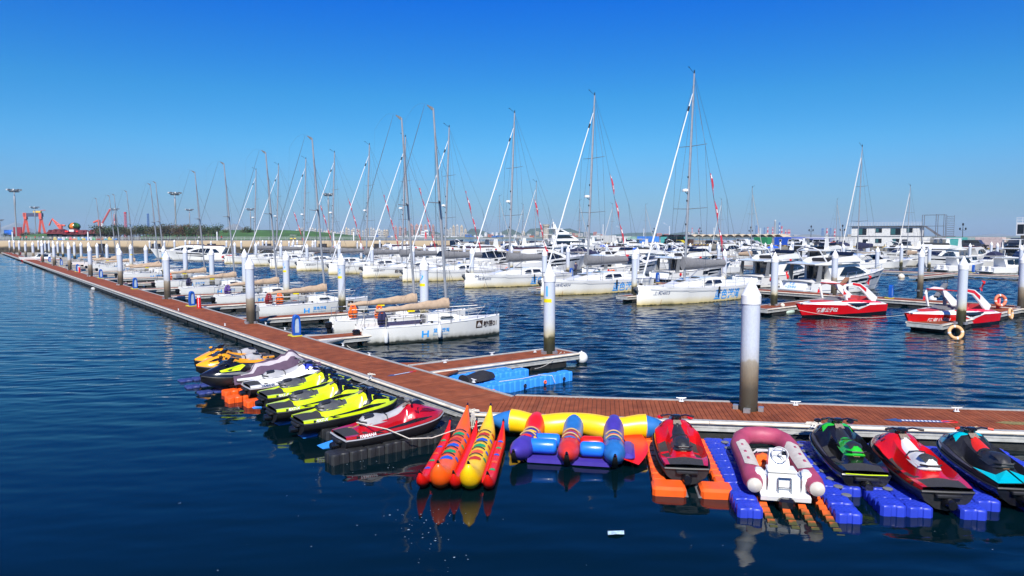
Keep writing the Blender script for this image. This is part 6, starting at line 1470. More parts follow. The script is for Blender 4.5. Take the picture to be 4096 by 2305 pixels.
post(797, 1233, 'red fire post with white top beside a blue pedestal'); post(318, 1091, 'small far red fire post behind a blue pedestal'); post(165, 1043, 'tiny far red fire post with a cream box'); post(83, 1020, 'most distant red fire post on the long walkway'); lp = post(3992, 1236, 'red fire post carrying a life ring beside the second walkway', 1.0)
def ring(loc, rx, rz, m, label, s=1.):
    t = MB().torus((0, 0, 0), .29, .085, 'z', 28, 8); t.m = [1 if (i // 8) % 7 == 0 else 0 for i in range(len(t.f))]
    o = t.build('life_ring', [m, WHITE2], None, smooth=60); o.location = loc; o.rotation_euler = (rx, 0, rz); o.scale = (s,) * 3
    return tag(o, label, 'life ring', 'life rings')
RING1 = mat('faded_orange_ring', (.66, .17, .08), .6); RING2 = mat('tan_orange_ring', (.66, .36, .16), .6)
q = lp.location; ring((q.x - .03, q.y - .24, q.z + .62), R(84), 0, RING1, 'faded orange life ring hung on the red fire post', 1.2)
q = at(3823, 1330, .32); ring((q.x, q.y, q.z), R(70), R(-10), RING2, 'tan orange life ring leaning on the end of a finger dock', 1.15)
q = at(4042, 1262, .9); ring((q.x, q.y, 1.0), R(85), R(40), RING2, 'orange life ring standing on the motorboat at the picture edge', 1.0)
ring(at(2450, 1090, 1.4), R(80), R(20), ORANGE, 'orange life ring on the stern rail of the yacht 4804'); ring(at(2030, 1080, 1.5), R(85), R(30), RING1, 'orange life ring behind the yacht 4805')
bn_ = empty('litter_bin', at(1019, 1291, DZ), AU, 'grey litter bin with a domed lid beside a pile on the long walkway', 'litter bin')
MB().bbox(-.21, .21, -.21, .21, 0, .68, .04).build('body', GREYP, bn_); MB().loft([[(x * s, y * s, z) for x, y in ((-.24, -.24), (.24, -.24), (.24, .24), (-.24, .24))] for s, z in ((1, .68), (1, .78), (.85, .95), (.4, 1.06))]).build('lid', mat('grey_bin_lid', (.20, .21, .215), .5), bn_, smooth=30)
MB().bbox(-.3, -.22, -.2, .2, 0, .22, .02).build('ballast_block', BLACK, bn_)
b2 = copy_tree(bn_, at(481, 1138, DZ), AU, 'dark grey litter bin with a domed lid, the farther of two', None)
def make_cleat():
    m = MB(); m.bbox(-.09, .09, -.05, .05, 0, .03, .008)
    for x in (-.05, .05): m.tube([(x, 0, .02), (x * .8, 0, .13)], .022, 6)
    m.tube([(-.19, 0, .155), (-.1, 0, .14), (.1, 0, .14), (.19, 0, .155)], [.012, .022, .022, .012], 6); return m.build('mooring_cleat', WHITE2)
cl = make_cleat(); first = True
CLS = [((2725, 1607), AW, 'white cleat on the outer kerb behind the dark red jet ski'), ((3182, 1622), AW, 'white cleat on the outer kerb beside the tall stained pile'), ((3826, 1647), AW, 'white cleat on the outer kerb behind the red jet ski'), ((3250, 1712), AW, 'roped cleat at the bow of the green jet ski'), ((3890, 1728), AW, 'roped cleat behind the teal jet ski'), ((1481, 1515), AU, 'roped white cleat beside the lime jet skis'),
       ((1372, 1385), AU, 'cleat on the kerb at the stern of racing yacht 01'), ((1478, 1423), AU, 'cleat on the inner kerb nearer the sky blue raft'), ((1968, 1421), AV, 'cleat on the first finger toward its pile'), ((1780, 1452), AV, 'cleat at the root of the first finger'), ((2140, 1410), AV, 'cleat on the first finger right before its pile'), ((900, 1303), AU, 'outer kerb cleat opposite the litter bin'), ((714, 1242), AU, 'outer kerb cleat opposite the red post'), ((1063, 1298), AU, 'inner kerb cleat just past the litter bin'), ((1140, 1320), AU, 'inner kerb cleat beside the blue pedestal'), ((1895, 1531), AU, 'cleat on the kerb in front of the sky blue raft')]
for (px, py), a, lb in CLS:
    o = cl if first else cl.copy()
    if not first: COL.objects.link(o)
    first = False; o.location = at(px, py, DZ + .02); o.rotation_euler = (0, 0, a); o.scale = (.8,) * 3; tag(o, lb, 'cleat', 'white mooring cleats')
def tangle(loc, r, n, label, seed, m=ROPE, rad=.014, h=.10):
    rg = random.Random(seed); pts = []; p = Vector((0, 0, .02))
    for i in range(n):
        a = i * .9 + rg.uniform(-.6, .6); q = r * rg.uniform(.3, 1); pts.append(Vector((q * math.cos(a) * 1.5, q * math.sin(a) * .6, .015 + h * rg.random() * (1 - q / r * .7))))
    sm_ = []
    for i in range(len(pts) - 1):
        for u in (0, .25, .5, .75):
            p0, p1, p2, p3 = pts[max(i - 1, 0)], pts[i], pts[i + 1], pts[min(i + 2, len(pts) - 1)]
            sm_.append(.5 * (2 * p1 + (p2 - p0) * u + (2 * p0 - 5 * p1 + 4 * p2 - p3) * u * u + (3 * p1 - p0 - 3 * p2 + p3) * u ** 3))
    o = MB().tube(sm_, rad, 5).build('rope_coil', m, None, smooth=60); o.location = loc; return tag(o, label, 'rope')
tangle(at(2300, 1668, DZ + .02), .42, 34, 'tangle of white rope lying on the kerb behind the yellow cross tube', 3); tangle(at(1890, 1648, DZ + .05), .16, 26, 'knot of white rope on the kerb at the banana boat tails', 5); tangle(at(1482, 1503, DZ + .14), .12, 18, 'rope wound on the cleat beside the lime jet skis', 6); tangle(at(3255, 1700, DZ + .14), .18, 20, 'pale rope wound on the cleat by the green jet ski', 8); tangle(at(3888, 1718, DZ + .14), .16, 22, 'tan rope wound on the cleat by the teal jet ski', 9, mat('tan_rope', (.40, .30, .18), .8))
def line(pts, label, r=.012, m=ROPE):
    o = MB().tube(pts, r, 5).build('mooring_line', m, None); return tag(o, label, 'mooring line')
def sag(a, b, s=.2, n=10): return [a + (b - a) * (i / n) + Vector((0, 0, -4 * s * (i / n) * (1 - i / n))) for i in range(n + 1)]
hr = [at(1892, 1648, .5) + Vector((.02 * i, -.06, 0)) for i in range(4)]
hb = MB()
for i in range(4): hb.tube([at(1888 + 3 * i, 1650, .55), at(1886 + 5 * i, 1670, .50) + Vector((0, -.1, 0)), at(1890 + 6 * i, 1670, .5) + Vector((.02 * i, -.12, -.3 - .06 * (i % 2)))], .013, 5)
tag(hb.build('rope_bundle', ROPE), 'bundle of white rope hanging over the rail between the banana tails', 'rope')
line(sag(at(1481, 1513, .62), at(1405, 1535, .75), .1), 'tan mooring line from the roped cleat to the lime jet skis'); line(sag(at(3890, 1728, .6), at(3990, 1822, .45), .05), 'tan mooring line beside the teal jet ski', .012, mat('tan_rope', (.40, .30, .18), .8))
line(sag(at(3250, 1710, .6), at(3120, 1745, .4), .05), 'thin grey line from the cleat down to the cobalt raft', .009, GREYP); line(sag(at(2245, 1408, .55), at(2140, 1475, .35), .15), 'white line from the first finger to the sky blue raft'); line(sag(at(2050, 1435, .5), at(2090, 1470, .3), .1), 'short white line tied to the first finger rail')
line(sag(at(3190, 1240, .9), at(3620, 1260, .8), .3), 'long white line between the two red speedboats'); line(sag(at(1440, 1395, .6), at(1388, 1383, .6), .1), 'stern line of racing yacht 01')
for i in range(2): line(sag(at(2245 + 12 * i, 1408, .55), at(2240 + 14 * i, 1415, .5) + Vector((0, 0, -.75)), .02), ['loose rope hanging from the first finger end', 'second loose rope hanging at the first finger end'][i])
def buoy(px, py, r, label, m=WHITE2, z=.2):
    o = MB().lathe([(.02, -1)] + [(math.cos(R(a)), math.sin(R(a))) for a in range(-75, 80, 15)] + [(.12, 1.0), (.12, 1.12)], 16).build('round_buoy', m); o.location = at(px, py, z); o.scale = (r,) * 3; return tag(o, label, 'buoy', 'round buoys and ball fenders')
buoy(2326, 1432, .28, 'white ball fender at the end of the first finger'); buoy(3605, 1108, .42, 'cream buoy floating at the tip of a far finger dock', BUMP); buoy(3730, 1198, .32, 'white ball fender under the finger with the hoist post'); buoy(3130, 1222, .16, 'small cream ball on the finger by the red speedboat', BUMP, .6); buoy(3785, 1310, .26, 'grey white ball fender behind the tan life ring', WHITE2, .15)
f = fender(at(3158, 1248, .1), 'pale green cylinder fender hanging by the red speedboat bow', mat('pale_green_fender', (.45, .58, .50), .5), 1.6, AV)
# hoist post of the second walkway
for k, (px, py) in enumerate([(3386, 1195), (3778, 1230)]):
    q = at(px, py, DZ); t = empty('boat_lift_post', q, AV, ['dark boat lift post with a brown slatted arm', 'dark boat lift post with a grey slatted arm'][k], 'lift post')
    MB().bbox(-.1, .1, -.1, .1, 0, 1.7, .02).build('post', NAVYC, t); MB().prism([(-1.7, .9), (-.05, 1.75), (.05, 1.6), (-1.6, .78)], -.15, .15).build('slatted_arm', TEAK if k == 0 else GREYP, t, smooth=0)
    MB().tube([(-.3, 0, 1.75), (-.3, 0, 2.1), (.3, 0, 2.15), (.3, 0, 1.7)], .02, 5).build('hoop', BLACK, t)
# markings on the boards
ar = empty('direction_decal', at(3650, 1683, DZ + .006), AW, 'worn blue arrow decal stuck on the planks of the near walkway', 'floor decal')
MB().prism([(-.75, .0), (-.35, .20), (-.35, .10), (.95, .10), (.95, -.10), (-.35, -.10), (-.35, -.2)], 0, .003, 'z').build('arrow', NAVYT, ar, smooth=0); d_ = MB()
for i in range(11): d_.prism([(-.28 + .10 * i, -.05), (-.22 + .10 * i, -.05), (-.22 + .10 * i, .05), (-.28 + .1 * i, .05)], .003, .005, 'z')
d_.build('white_characters', WHITET, ar, smooth=0); MB().torus((.95, 0, .004), .13, .012, 'z', 18, 4, 1.6, .8).build('red_ring', REDT, ar)
ar2 = copy_tree(ar, at(1595, 1497, DZ + .006), AV + R(8), 'small worn decal with red ring stuck on the long walkway', None, .7)
yk = MB().prism([(-.5, .0), (-.2, .16), (.8, .16), (.8, -.16), (-.2, -.16)], 0, .003, 'z').build('direction_decal', mat('faded_yellow_decal', (.20, .16, .05), .8, var=.5, scale=12), None, smooth=0); yk.location = at(4060, 1693, DZ + .006); yk.rotation_euler = (0, 0, AW); tag(yk, 'faded yellow and black decal at the edge of the near walkway', 'floor decal')
# flotsam
pp = MB().loft([[(-.16, -.09, .01), (.0, -.10, .03), (.15, -.06, .008)], [(-.14, .08, .012), (.02, .07, .02), (.17, .10, .015)]], closed=False).build('floating_paper', mat('wet_paper', (.45, .62, .72), .6, var=.5, scale=20), None, fix=False); pp.location = at(2463, 2134, .01); tag(pp, 'crumpled white and blue paper floating on the dark water', 'litter')
bag = MB().ell((0, 0, .03), (.22, .12, .10), 9, 5).build('floating_bag', WHITE2); bag.location = at(372, 1155, .02); tag(bag, 'white plastic bag floating beside the long walkway', 'litter')
fl = MB(); rg = random.Random(12)
for i in range(230):
    if i % 2: continue
    if i < 130: px, py = rg.gauss(1690, 90), 2030 + abs(rg.gauss(0, 130))
    elif i < 200: px, py = rg.gauss(1480, 160), rg.gauss(1870, 60)
    else: px, py = rg.uniform(300, 4000), rg.uniform(1900, 2290)
    if py > 2300 or py < 1800: continue
    q = at(px, py, .004); r = rg.uniform(.005, .015) * (1 + (i % 9 == 0)); a0 = rg.random() * 6
    fl.add([(q.x + r * rg.uniform(.6, 1.3) * math.cos(a0 + k * 1.257), q.y + r * rg.uniform(.5, 1.2) * math.sin(a0 + k * 1.257), .004) for k in range(5)], [(0, 1, 2, 3, 4)])
tag(fl.build('foam_flecks', mat('foam_white', (.28, .36, .40), .7), None, smooth=0, fix=False), 'scattered white foam flecks on the dark water', kind='stuff')
# ------------------------------------------------------------------ quays and the shore
QW = zramp('quay_concrete_tide_stained', [(-.3, (.02, .018, .012)), (1.0, (.045, .038, .024)), (1.7, (.075, .065, .045)), (1.95, (.24, .18, .11)), (2.3, (.42, .32, .20)), (4.2, (.46, .37, .25))], .85, .55, .3, .5, bump=.3, fine=.14)
QW2 = zramp('striped_quay_concrete', [(-.3, (.02, .018, .012)), (.7, (.05, .04, .028)), (1.0, (.17, .15, .11)), (1.5, (.30, .27, .21)), (2.6, (.34, .32, .27))], .85, .5, .25, .5, bump=.3, fine=.14)
ASPH = mat('promenade_paving', (.17, .17, .17), .85, var=.2, scale=.3); GRASS = mat('lawn_grass', (.045, .115, .018), .9, var=.4, scale=.12, bump=.3, bscale=2)
Y0 = 242
def tagS(o): return tag(o, kind='structure')
q = MB().box(-330, -22, Y0, Y0 + 70, -.5, 4.0); tagS(q.build('promenade', ASPH, None, smooth=0))
w = empty('quay_wall', (0, 0, 0), 0, 'tan concrete quay wall with dark tide line along the promenade', 'quay wall')
MB().box(-330, -21.7, Y0 - .6, Y0 - .01, -.5, 4.03).build('wall_face', QW, w, smooth=0)
MB().box(-330, -21.5, Y0 - 1.6, Y0 - .61, -.5, 1.55).build('rubble_ledge', mat('dark_rubble', (.06, .05, .035), .95, var=.6, scale=1.2, bump=.9, bscale=2), w, smooth=0)
for i in range(16):
    x = -318 + i * 19.3; MB().box(x, x + 2.6, Y0 - 1.75, Y0 - .62, -.4, 3.0).build('dark_fender', mat('black_fender_pile', (.02, .018, .022), .8), w, smooth=0)  # dark vertical fenders standing proud of the wall face
def rail(name, p0, p1, z, label, hgt=1.05, step=3.2):
    m = MB(); a, b = Vector(p0), Vector(p1); L = (b - a).length; d = (b - a) / L; n = int(L / step)
    for k in range(n + 1): m.tube([(a.x + d.x * k * step, a.y + d.y * k * step, z), (a.x + d.x * k * step, a.y + d.y * k * step, z + hgt)], .05, 4)
    for zz in (.55, 1.0): m.tube([(a.x, a.y, z + hgt * zz), (b.x, b.y, z + hgt * zz)], .045, 4)
    return tag(m.build(name, mat('pale_grey_railing', (.42, .44, .45), .5), None, smooth=0), label, 'railing')
rail('guard_rail', (-325, Y0 + .3), (-24, Y0 + .3), 4.0, 'grey guard rail along the edge of the tan quay')
rail('guard_rail', (-325, Y0 + 28), (-30, Y0 + 28), 4.0, 'pale guard rail at the back of the promenade', 1.3)
# mole running on behind the yachts, and the land under the far town
ml = MB().prism([(-21.5, Y0 + 20), (-21.5, Y0 + 60), (40, 420), (400, 430), (400, 395), (60, 360)], -.5, 3.2, 'z'); tagS(ml.build('mole', mat('mole_stone', (.26, .23, .18), .9, var=.4, scale=.3, bump=.4, bscale=.8), None, smooth=0))
ql0, ql1 = Vector((34, 310)), Vector((172, 93)); qd = (ql1 - ql0).normalized(); qn = Vector((-qd.y, qd.x))       # striped quay
tagS(MB().prism([ql0 + qn * .6, ql1 + qn * .6, ql1 + qn * 160, ql0 + qn * 70], -.5, 2.5, 'z').build('quay_apron', mat('apron_concrete', (.30, .28, .25), .9, var=.15, scale=.2), None, smooth=0))
w2 = empty('quay_wall', (ql0.x, ql0.y, 0), math.atan2(qd.y, qd.x), 'concrete quay wall with a yellow and black striped edge', 'quay wall'); LQ = (ql1 - ql0).length
MB().box(0, LQ, 0, .59, -.5, 2.5).build('wall_face', QW2, w2, smooth=0)
s = MB(); x = 0.; k = 0
while x < LQ: s.mi(k % 2).add([(x, -.02, 2.32), (x + .9, -.02, 2.32), (x + 1.2, -.02, 2.62), (x + .3, -.02, 2.62)], [(0, 1, 2, 3)]); s.add([(x + .3, -.02, 2.62), (x + 1.2, -.02, 2.62), (x + 1.2, .6, 2.62), (x + .3, .6, 2.62)], [(0, 1, 2, 3)]); x += .9; k += 1
s.build('striped_kerb', [mat('hazard_yellow', (.62, .38, .01), .6), mat('hazard_black', (.02, .018, .015), .6)], w2, smooth=0, fix=False)
def on_q(px, back=0.):                                # point on the striped quay seen at the column px, set back from the edge
    a = (px - 2048) / FPX / math.cos(PITCH) * 1.0; o = ql0 + qn * back; k = (o.x - a * o.y) / (a * qd.y - qd.x); q = o + qd * k; return Vector((q.x, q.y, 2.5))
AQ = math.atan2(qd.y, qd.x)
def at_(px, py, Y): return atY(px, py, Y)
far_land = MB(); rg = random.Random(2)
tagS(MB().prism([(-2600, 900), (-600, 1150), (-260, 1500), (500, 1700), (900, 2300), (3000, 2500), (3000, 4800), (-2600, 4800)], -.5, 4, 'z').build('far_shore', mat('far_shore_ground', (.16, .17, .13), .9, var=.3, scale=.004), None, smooth=0))
def hill(label, pts, Y, m, depth=260, name='hill'):
    """far hill from its skyline (px, py) points, given real depth"""
    mb = MB(); rs = []; rg = random.Random(len(label)); P_ = []
    for (a, b), (c, d) in zip(pts, pts[1:]):
        for k in range(8): P_.append((a + (c - a) * k / 8, b + (d - b) * k / 8))
    P_.append(pts[-1])
    tops = [at_(px, py + rg.uniform(-.5, .5), Y) for px, py in P_]
    for f, g in ((-1, 0), (-.6, .5), (-.25, .88), (0, 1), (.4, .8), (1, 0)): rs.append([Vector((t.x * (1 + f * depth / Y), Y + f * depth, max(1, t.z * g * rg.uniform(.96, 1.0)) if g < 1 else t.z)) for t in tops])
    mb.loft(rs, closed=False); o = mb.build(name, m, None, smooth=60); tagS(o); o['label'] = label; return o
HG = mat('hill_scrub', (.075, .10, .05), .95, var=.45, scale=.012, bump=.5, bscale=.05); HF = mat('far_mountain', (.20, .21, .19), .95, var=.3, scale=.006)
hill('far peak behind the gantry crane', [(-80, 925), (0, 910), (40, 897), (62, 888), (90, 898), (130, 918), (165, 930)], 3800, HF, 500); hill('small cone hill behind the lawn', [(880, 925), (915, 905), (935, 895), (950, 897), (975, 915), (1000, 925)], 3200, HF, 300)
hill('green hill behind the tower blocks', [(1590, 945), (1640, 918), (1680, 922), (1740, 926), (1780, 940)], 2900, HG); hill('green hill beside the storage tanks', [(1850, 945), (1885, 914), (1920, 918), (1960, 936), (1990, 945)], 2700, HG); hill('bare green hill between storage tanks and stone tower', [(1960, 946), (2000, 930), (2030, 917), (2045, 916), (2080, 932), (2110, 945)], 2500, HG)
hill('wide town hill behind the stone tower', [(2090, 943), (2120, 916), (2170, 911), (2230, 920), (2280, 914), (2310, 926), (2360, 932), (2420, 945)], 2900, HG, 400); hill('low hills behind the refinery', [(2400, 945), (2520, 932), (2600, 930), (2660, 938), (2700, 933), (2740, 927), (2800, 932), (2850, 945)], 3300, HG, 400); hill('small rise past the white yacht mast', [(2920, 945), (2955, 933), (2990, 945)], 3000, HG, 200)
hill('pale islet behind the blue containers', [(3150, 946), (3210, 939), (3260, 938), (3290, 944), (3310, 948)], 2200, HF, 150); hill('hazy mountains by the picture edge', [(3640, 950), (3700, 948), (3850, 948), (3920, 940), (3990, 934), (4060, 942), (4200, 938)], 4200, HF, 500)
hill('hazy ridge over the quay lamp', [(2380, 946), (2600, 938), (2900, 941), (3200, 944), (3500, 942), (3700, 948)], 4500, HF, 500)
# far town
TWM = [mat('pale_tower_render', (.46, .43, .38), .8, var=.1, scale=.05), mat('pink_tower_render', (.42, .22, .17), .8, var=.1, scale=.05), mat('cream_tower_render', (.50, .40, .26), .8, var=.1, scale=.05), mat('grey_block_render', (.32, .32, .32), .8, var=.15, scale=.05), mat('brick_roof', (.40, .12, .06), .8), mat('far_blue_steel', (.04, .12, .35), .6), mat('far_white_steel', (.62, .63, .62), .5)]
WIN = mat('far_window_bands', (.10, .11, .12), .4)
def block(px, top, w, Y, mi, label, group, bot=None, roof=None, name='apartment_tower'):
    b = at_(px, 945, Y); ht = at_(px, top, Y).z; wm_ = w * Y / FPX
    t = empty(name, (b.x, Y, 3.5), rng.uniform(-.25, .25), label if '%s' not in label else label % ['pale', 'pink brown', 'cream', 'grey', 'brick red', 'blue', 'white'][mi], 'building', group)
    MB().bbox(-wm_ / 2, wm_ / 2, -wm_ * .3, wm_ * .3, 0, ht - 3.5, wm_ * .03).build('wall', TWM[mi], t, smooth=0)
    v = MB(); n = max(2, int((ht - 6) / 4.2))
    for k in range(n):
        z = 2.5 + k * (ht - 6) / n
        for sx in (-.36, -.1, .14): v.box(wm_ * sx, wm_ * (sx + .2), -wm_ * .3 - .35, -wm_ * .3 + .2, z, z + (ht - 6) / n * .5)
    v.build('window_bands', WIN, t, smooth=0)
    if roof is not None: MB().box(-wm_ * .2, wm_ * .2, -wm_ * .15, wm_ * .15, ht - 3.5, ht + roof - 3.5).build('roof_housing', TWM[mi], t, smooth=0)
    return t
rg = random.Random(21); k = 0
for i, px in enumerate(range(1165, 1555, 11)): block(px + rg.uniform(-2, 2), rg.uniform(912, 926) if 1190 < px < 1300 or px > 1380 else rg.uniform(922, 933), rg.uniform(7, 11), 2000 + rg.uniform(-200, 250), rg.choice([0, 0, 0, 2]), 'pale apartment tower in the hazy row beyond the lawn', 'pale apartment towers beyond the lawn', roof=3)
for i, (px, tp, w_) in enumerate([(1583, 908, 10), (1601, 911, 10), (1622, 913, 8), (1646, 901, 15), (1668, 901, 13), (1685, 901, 9), (1702, 903, 12), (1733, 904, 10)]): block(px, tp, w_, 1900, 1, 'pink brown tower block, %s in the cluster behind the red beacon' % ordn(i), 'pink tower blocks', roof=4)
for i, (px, tp, w_) in enumerate([(1802, 915, 9), (1815, 905, 10), (1829, 903, 11), (1847, 905, 11), (1790, 921, 12), (1862, 920, 9)]): block(px, tp, w_, 2300, 2 if i % 2 else 0, 'cream tower block, %s of the group between the green hills' % ordn(i), 'cream tower blocks', roof=4)
for i in range(46):
    px = rg.choice([rg.uniform(1770, 1880), rg.uniform(2080, 2420), rg.uniform(2300, 2860), rg.uniform(700, 1160), rg.uniform(3080, 3560)])
    block(px, rg.uniform(926, 940) if px < 3000 else rg.uniform(936, 943), rg.uniform(8, 20), rg.uniform(2100, 2600), rg.choice([0, 0, 3, 2, 4]), 'low hazy %s town building on the far shore', 'low buildings of the far shore', name='town_building')
for i in range(40):
    px = 1480 + i * 24 + rg.uniform(-9, 9)
    if 2150 < px < 2210: continue
    block(px, rg.uniform(938, 946.5), rg.uniform(10, 26), rg.uniform(1000, 1400) if px < 2300 else rg.uniform(1600, 1800), rg.choice([0, 3, 6, 5, 4, 6]), 'low %s port shed on the far waterfront', 'port sheds of the far waterfront', name='port_shed')
def tank(px, top, w, Y, i):
    b = at_(px, 945, Y); h = at_(px, top, Y).z; r = w * Y / FPX / 2; t = empty('storage_tank', (b.x, Y, 3.5), 0, 'white storage tank, %s of the tank farm below the green hills' % ordn(i), 'storage tank', 'white storage tanks')
    MB().lathe([(r, 0), (r, (h - 3.5) * .85), (r * .7, (h - 3.5) * .95), (.2, h - 3.5)], 18).build('shell', TWM[6], t); MB().torus((0, 0, (h - 3.5) * .86), r * 1.01, .4, 'z', 18, 4).build('rim_rail', TWM[3], t)
for i, (px, tp, w_) in enumerate([(1943, 930, 13), (1970, 931, 12), (1987, 930, 12), (2003, 931, 11), (1957, 938, 12), (2015, 938, 13), (2038, 938, 16), (2060, 939, 15), (1925, 939, 10), (2080, 940, 14), (1745, 938, 12), (1900, 940, 12)]): tank(px, tp, w_, 1500, i)
RWM = mat('red_white_bands', (.5, .1, .08), .6)
def chimney(px, top, w, Y, label, banded=False, m=None, base=945):
    b = at_(px, base, Y); h = at_(px, top, Y).z; r = w * Y / FPX / 2; t = empty('chimney', (b.x, Y, 3.5), 0, label, 'chimney')
    o = MB().lathe([(r * 1.15, 0), (r * .85, h - 4.5), (r * .9, h - 3.5)], 12).build('shaft', m or TWM[3], t)
    MB().lathe([(r * .92, h - 6.5), (r * 1.02, h - 5.5), (r * .95, h - 3.4)], 12).build('top_ring', REDT if banded else TWM[6], t)
    if banded:
        for j in range(4): MB().lathe([(r * (1.14 - .04 * j * 1.7), (h - 3.5) * (.45 + .13 * j)), (r * (1.12 - .04 * j * 1.7), (h - 3.5) * (.51 + .13 * j))], 12).build('red_band', REDT, t)
chimney(3099, 880, 7, 1500, 'tall grey chimney standing above the blue containers')
for i, (px, tp) in enumerate([(2677, 905), (2768, 912), (2855, 911), (2795, 916), (2412, 898), (3033, 908), (3042, 913), (2318, 915), (2575, 915)]): chimney(px, tp, 3.2, 1900, 'thin %s chimney, %s of the hazy refinery' % ('red and white' if i % 2 else 'pale', ordn(i)), bool(i % 2), TWM[6])
def lattice(px, top, w, Y, m, label, base=945, rw=False, name='lattice_tower', cat='tower'):
    b = at_(px, base, Y); h = at_(px, top, Y).z - 3; r = w * Y / FPX / 2; t = empty(name, (b.x, Y, 3), 0, label, cat); f = MB(); rr = max(.25, r * .12)
    n = max(4, int(h / (r * 3)))
    for sx, sy in ((-1, -1), (1, -1), (1, 1), (-1, 1)): f.tube([(sx * r, sy * r, 0), (sx * r * .8, sy * r * .8, h)], rr, 4)
    for k in range(n):
        z0, z1 = h * k / n, h * (k + 1) / n; a, c = r * (1 - .2 * k / n), r * (1 - .2 * (k + 1) / n)
        f.mi(k % 2 if rw else 0)
        for sg in (1, -1): f.tube([(-sg * a, -a, z0), (sg * c, -c, z1)], rr * .7, 3); f.tube([(-sg * a, a, z0), (sg * c, c, z1)], rr * .7, 3)
        f.box(-a, a, -a, a, z1 - rr, z1)
        if rw: f.box(-a * .8, a * .8, -a * .8, a * .8, z0, z1 - rr * 2)
    f.build('lattice', [m, TWM[6]] if rw else [m], t, smooth=0); MB().box(-r * .9, r * .9, -r * .9, r * .9, h, h + r).build('head', m, t, smooth=0)
    return t
for i, (px, tp, w_, m, rw) in enumerate([(3025, 906, 6, TWM[5], False), (3070, 912, 5, REDT, True), (3090, 911, 4, REDT, True), (3057, 913, 4, TWM[5], False), (3117, 893, 5, TWM[5], True), (3126, 908, 5, REDT, True), (3142, 921, 4, REDT, True), (3152, 921, 4, REDT, True), (3158, 921, 4, REDT, True), (3290, 918, 7, TWM[5], False), (3307, 917, 5, REDT, True), (3321, 917, 6, TWM[5], False), (3338, 918, 5, REDT, True)]):
    lattice(px, tp, w_, 2400, m, '%s rig leg, %s in the hazy shipyard behind the containers' % ('red and white banded' if rw else 'blue lattice', ordn(i)), rw=rw, name='rig_leg', cat='rig')
lattice(505, 853, 8, 1000, REDT, 'red lattice crane tower above the trees', rw=False); lattice(595, 858, 6, 1100, TWM[5], 'slim blue crane tower above the trees'); lattice(463, 862, 7, 1000, REDT, 'red crane mast behind the racing yacht masts', rw=True)
# shipyard cranes
ORC = mat('crane_red_orange', (.62, .09, .04), .6, var=.1, scale=.2); DBC = mat('crane_dark_girder', (.05, .05, .10), .6); YEC = mat('crane_yellow', (.70, .42, .03), .6)
gY = 900; g0 = at_(105, 930, gY); ppm = gY / FPX
gc = empty('gantry_crane', (at_(136, 930, gY).x, gY, 2), R(8), 'red gantry crane with a dark girder and a yellow trolley', 'crane')
H_ = at_(100, 853, gY).z - 2
for sx, nm in ((-1, 'leg'), (1, 'leg')):
    for sy in (-1, 1): MB().tube([(sx * 9 + sx * 1.0 + sy * 4.6, 0, 0), (sx * 9, 0, H_ - 4)], [1.5, 1.3], 4).build('leg', ORC, gc, smooth=0)
    MB().box(sx * 9 - 1.6, sx * 9 + 1.6, -2, 2, H_ - 8, H_).build('leg_head', ORC, gc, smooth=0)
MB().box(-11, 11.5, -1.8, 1.8, H_ - 4.5, H_).build('girder', DBC, gc, smooth=0); MB().bbox(-11.5, -8, -2, 2, H_ - 4.8, H_ + .3, .3).build('girder_end', ORC, gc); MB().bbox(1, 10, -2.2, 2.2, H_ + .2, H_ + 2.8, .3).build('trolley', YEC, gc); MB().tube([(9, 0, H_ + 3.6), (15, 0, H_ + 3.8)], .35, 4).build('jib', ORC, gc)
MB().box(-11.5, 11, -1.5, 1.5, 0, 1.6).build('sill_beam', ORC, gc, smooth=0)
def luffer(px, Y, label, m, pts, base=930):
    t = empty('harbour_crane', (at_(px, base, Y).x, Y, 2), 0, label, 'crane'); s_ = Y / FPX
    for i, (pl, w_) in enumerate(pts): MB().tube([((a - px) * s_, 0, at_(px, b, Y).z - 2) for a, b in pl], w_, 5).build(['tower', 'jib', 'stay', 'counter_jib'][i % 4], m if i != 1 or m is ORC else RWM, t, smooth=0)
luffer(245, 900, 'orange luffing harbour crane bent over behind the red roofs', ORC, [([(245, 930), (245, 898)], 2.2), ([(240, 915), (212, 876), (198, 902)], 1.1), ([(212, 876), (242, 900)], .6), ([(232, 901), (262, 903)], 1.2)])
luffer(398, 900, 'orange crane with a knuckle jib above the trees', ORC, [([(400, 930), (398, 880)], 1.8), ([(398, 881), (376, 890)], 1.3), ([(376, 892), (385, 884)], .8), ([(398, 881), (402, 884)], 1)])
luffer(412, 950, 'crane with a red and white banded boom', TWM[6], [([(412, 930), (410, 894)], 2.0), ([(410, 895), (444, 838)], 1.3)])
# red beacon, white silo house, round stone tower
bc = empty('beacon', (at_(1703, 950, 700).x, 700, 2.5), 0, 'red beacon tower on the mole in front of the white silo', 'beacon'); hb_ = at_(1703, 929, 700).z - 2.5
MB().lathe([(1.4, 0), (.9, hb_ * .6), (.8, hb_ * .75)], 12).build('tower', REDT, bc); MB().lathe([(1.3, hb_ * .75), (1.3, hb_ * .8), (.6, hb_ * .82), (.6, hb_ * .95), (.05, hb_)], 12).build('lantern', REDT, bc)
sh = block(1707, 920, 16, 1300, 6, 'white silo house behind the red beacon', None, name='silo_house'); block(1692, 925, 14, 1320, 6, 'lower white wing of the silo house', None, name='silo_house')
st = empty('stone_tower', (at_(2184, 965, 370).x, 370, 3.2), 0, 'round grey stone lookout tower standing on the mole', 'tower'); hs_ = at_(2184, 898, 370).z - 3.2; STM = mat('grey_masonry', (.34, .32, .28), .9, var=.35, scale=1.5, bump=.5, bscale=2)
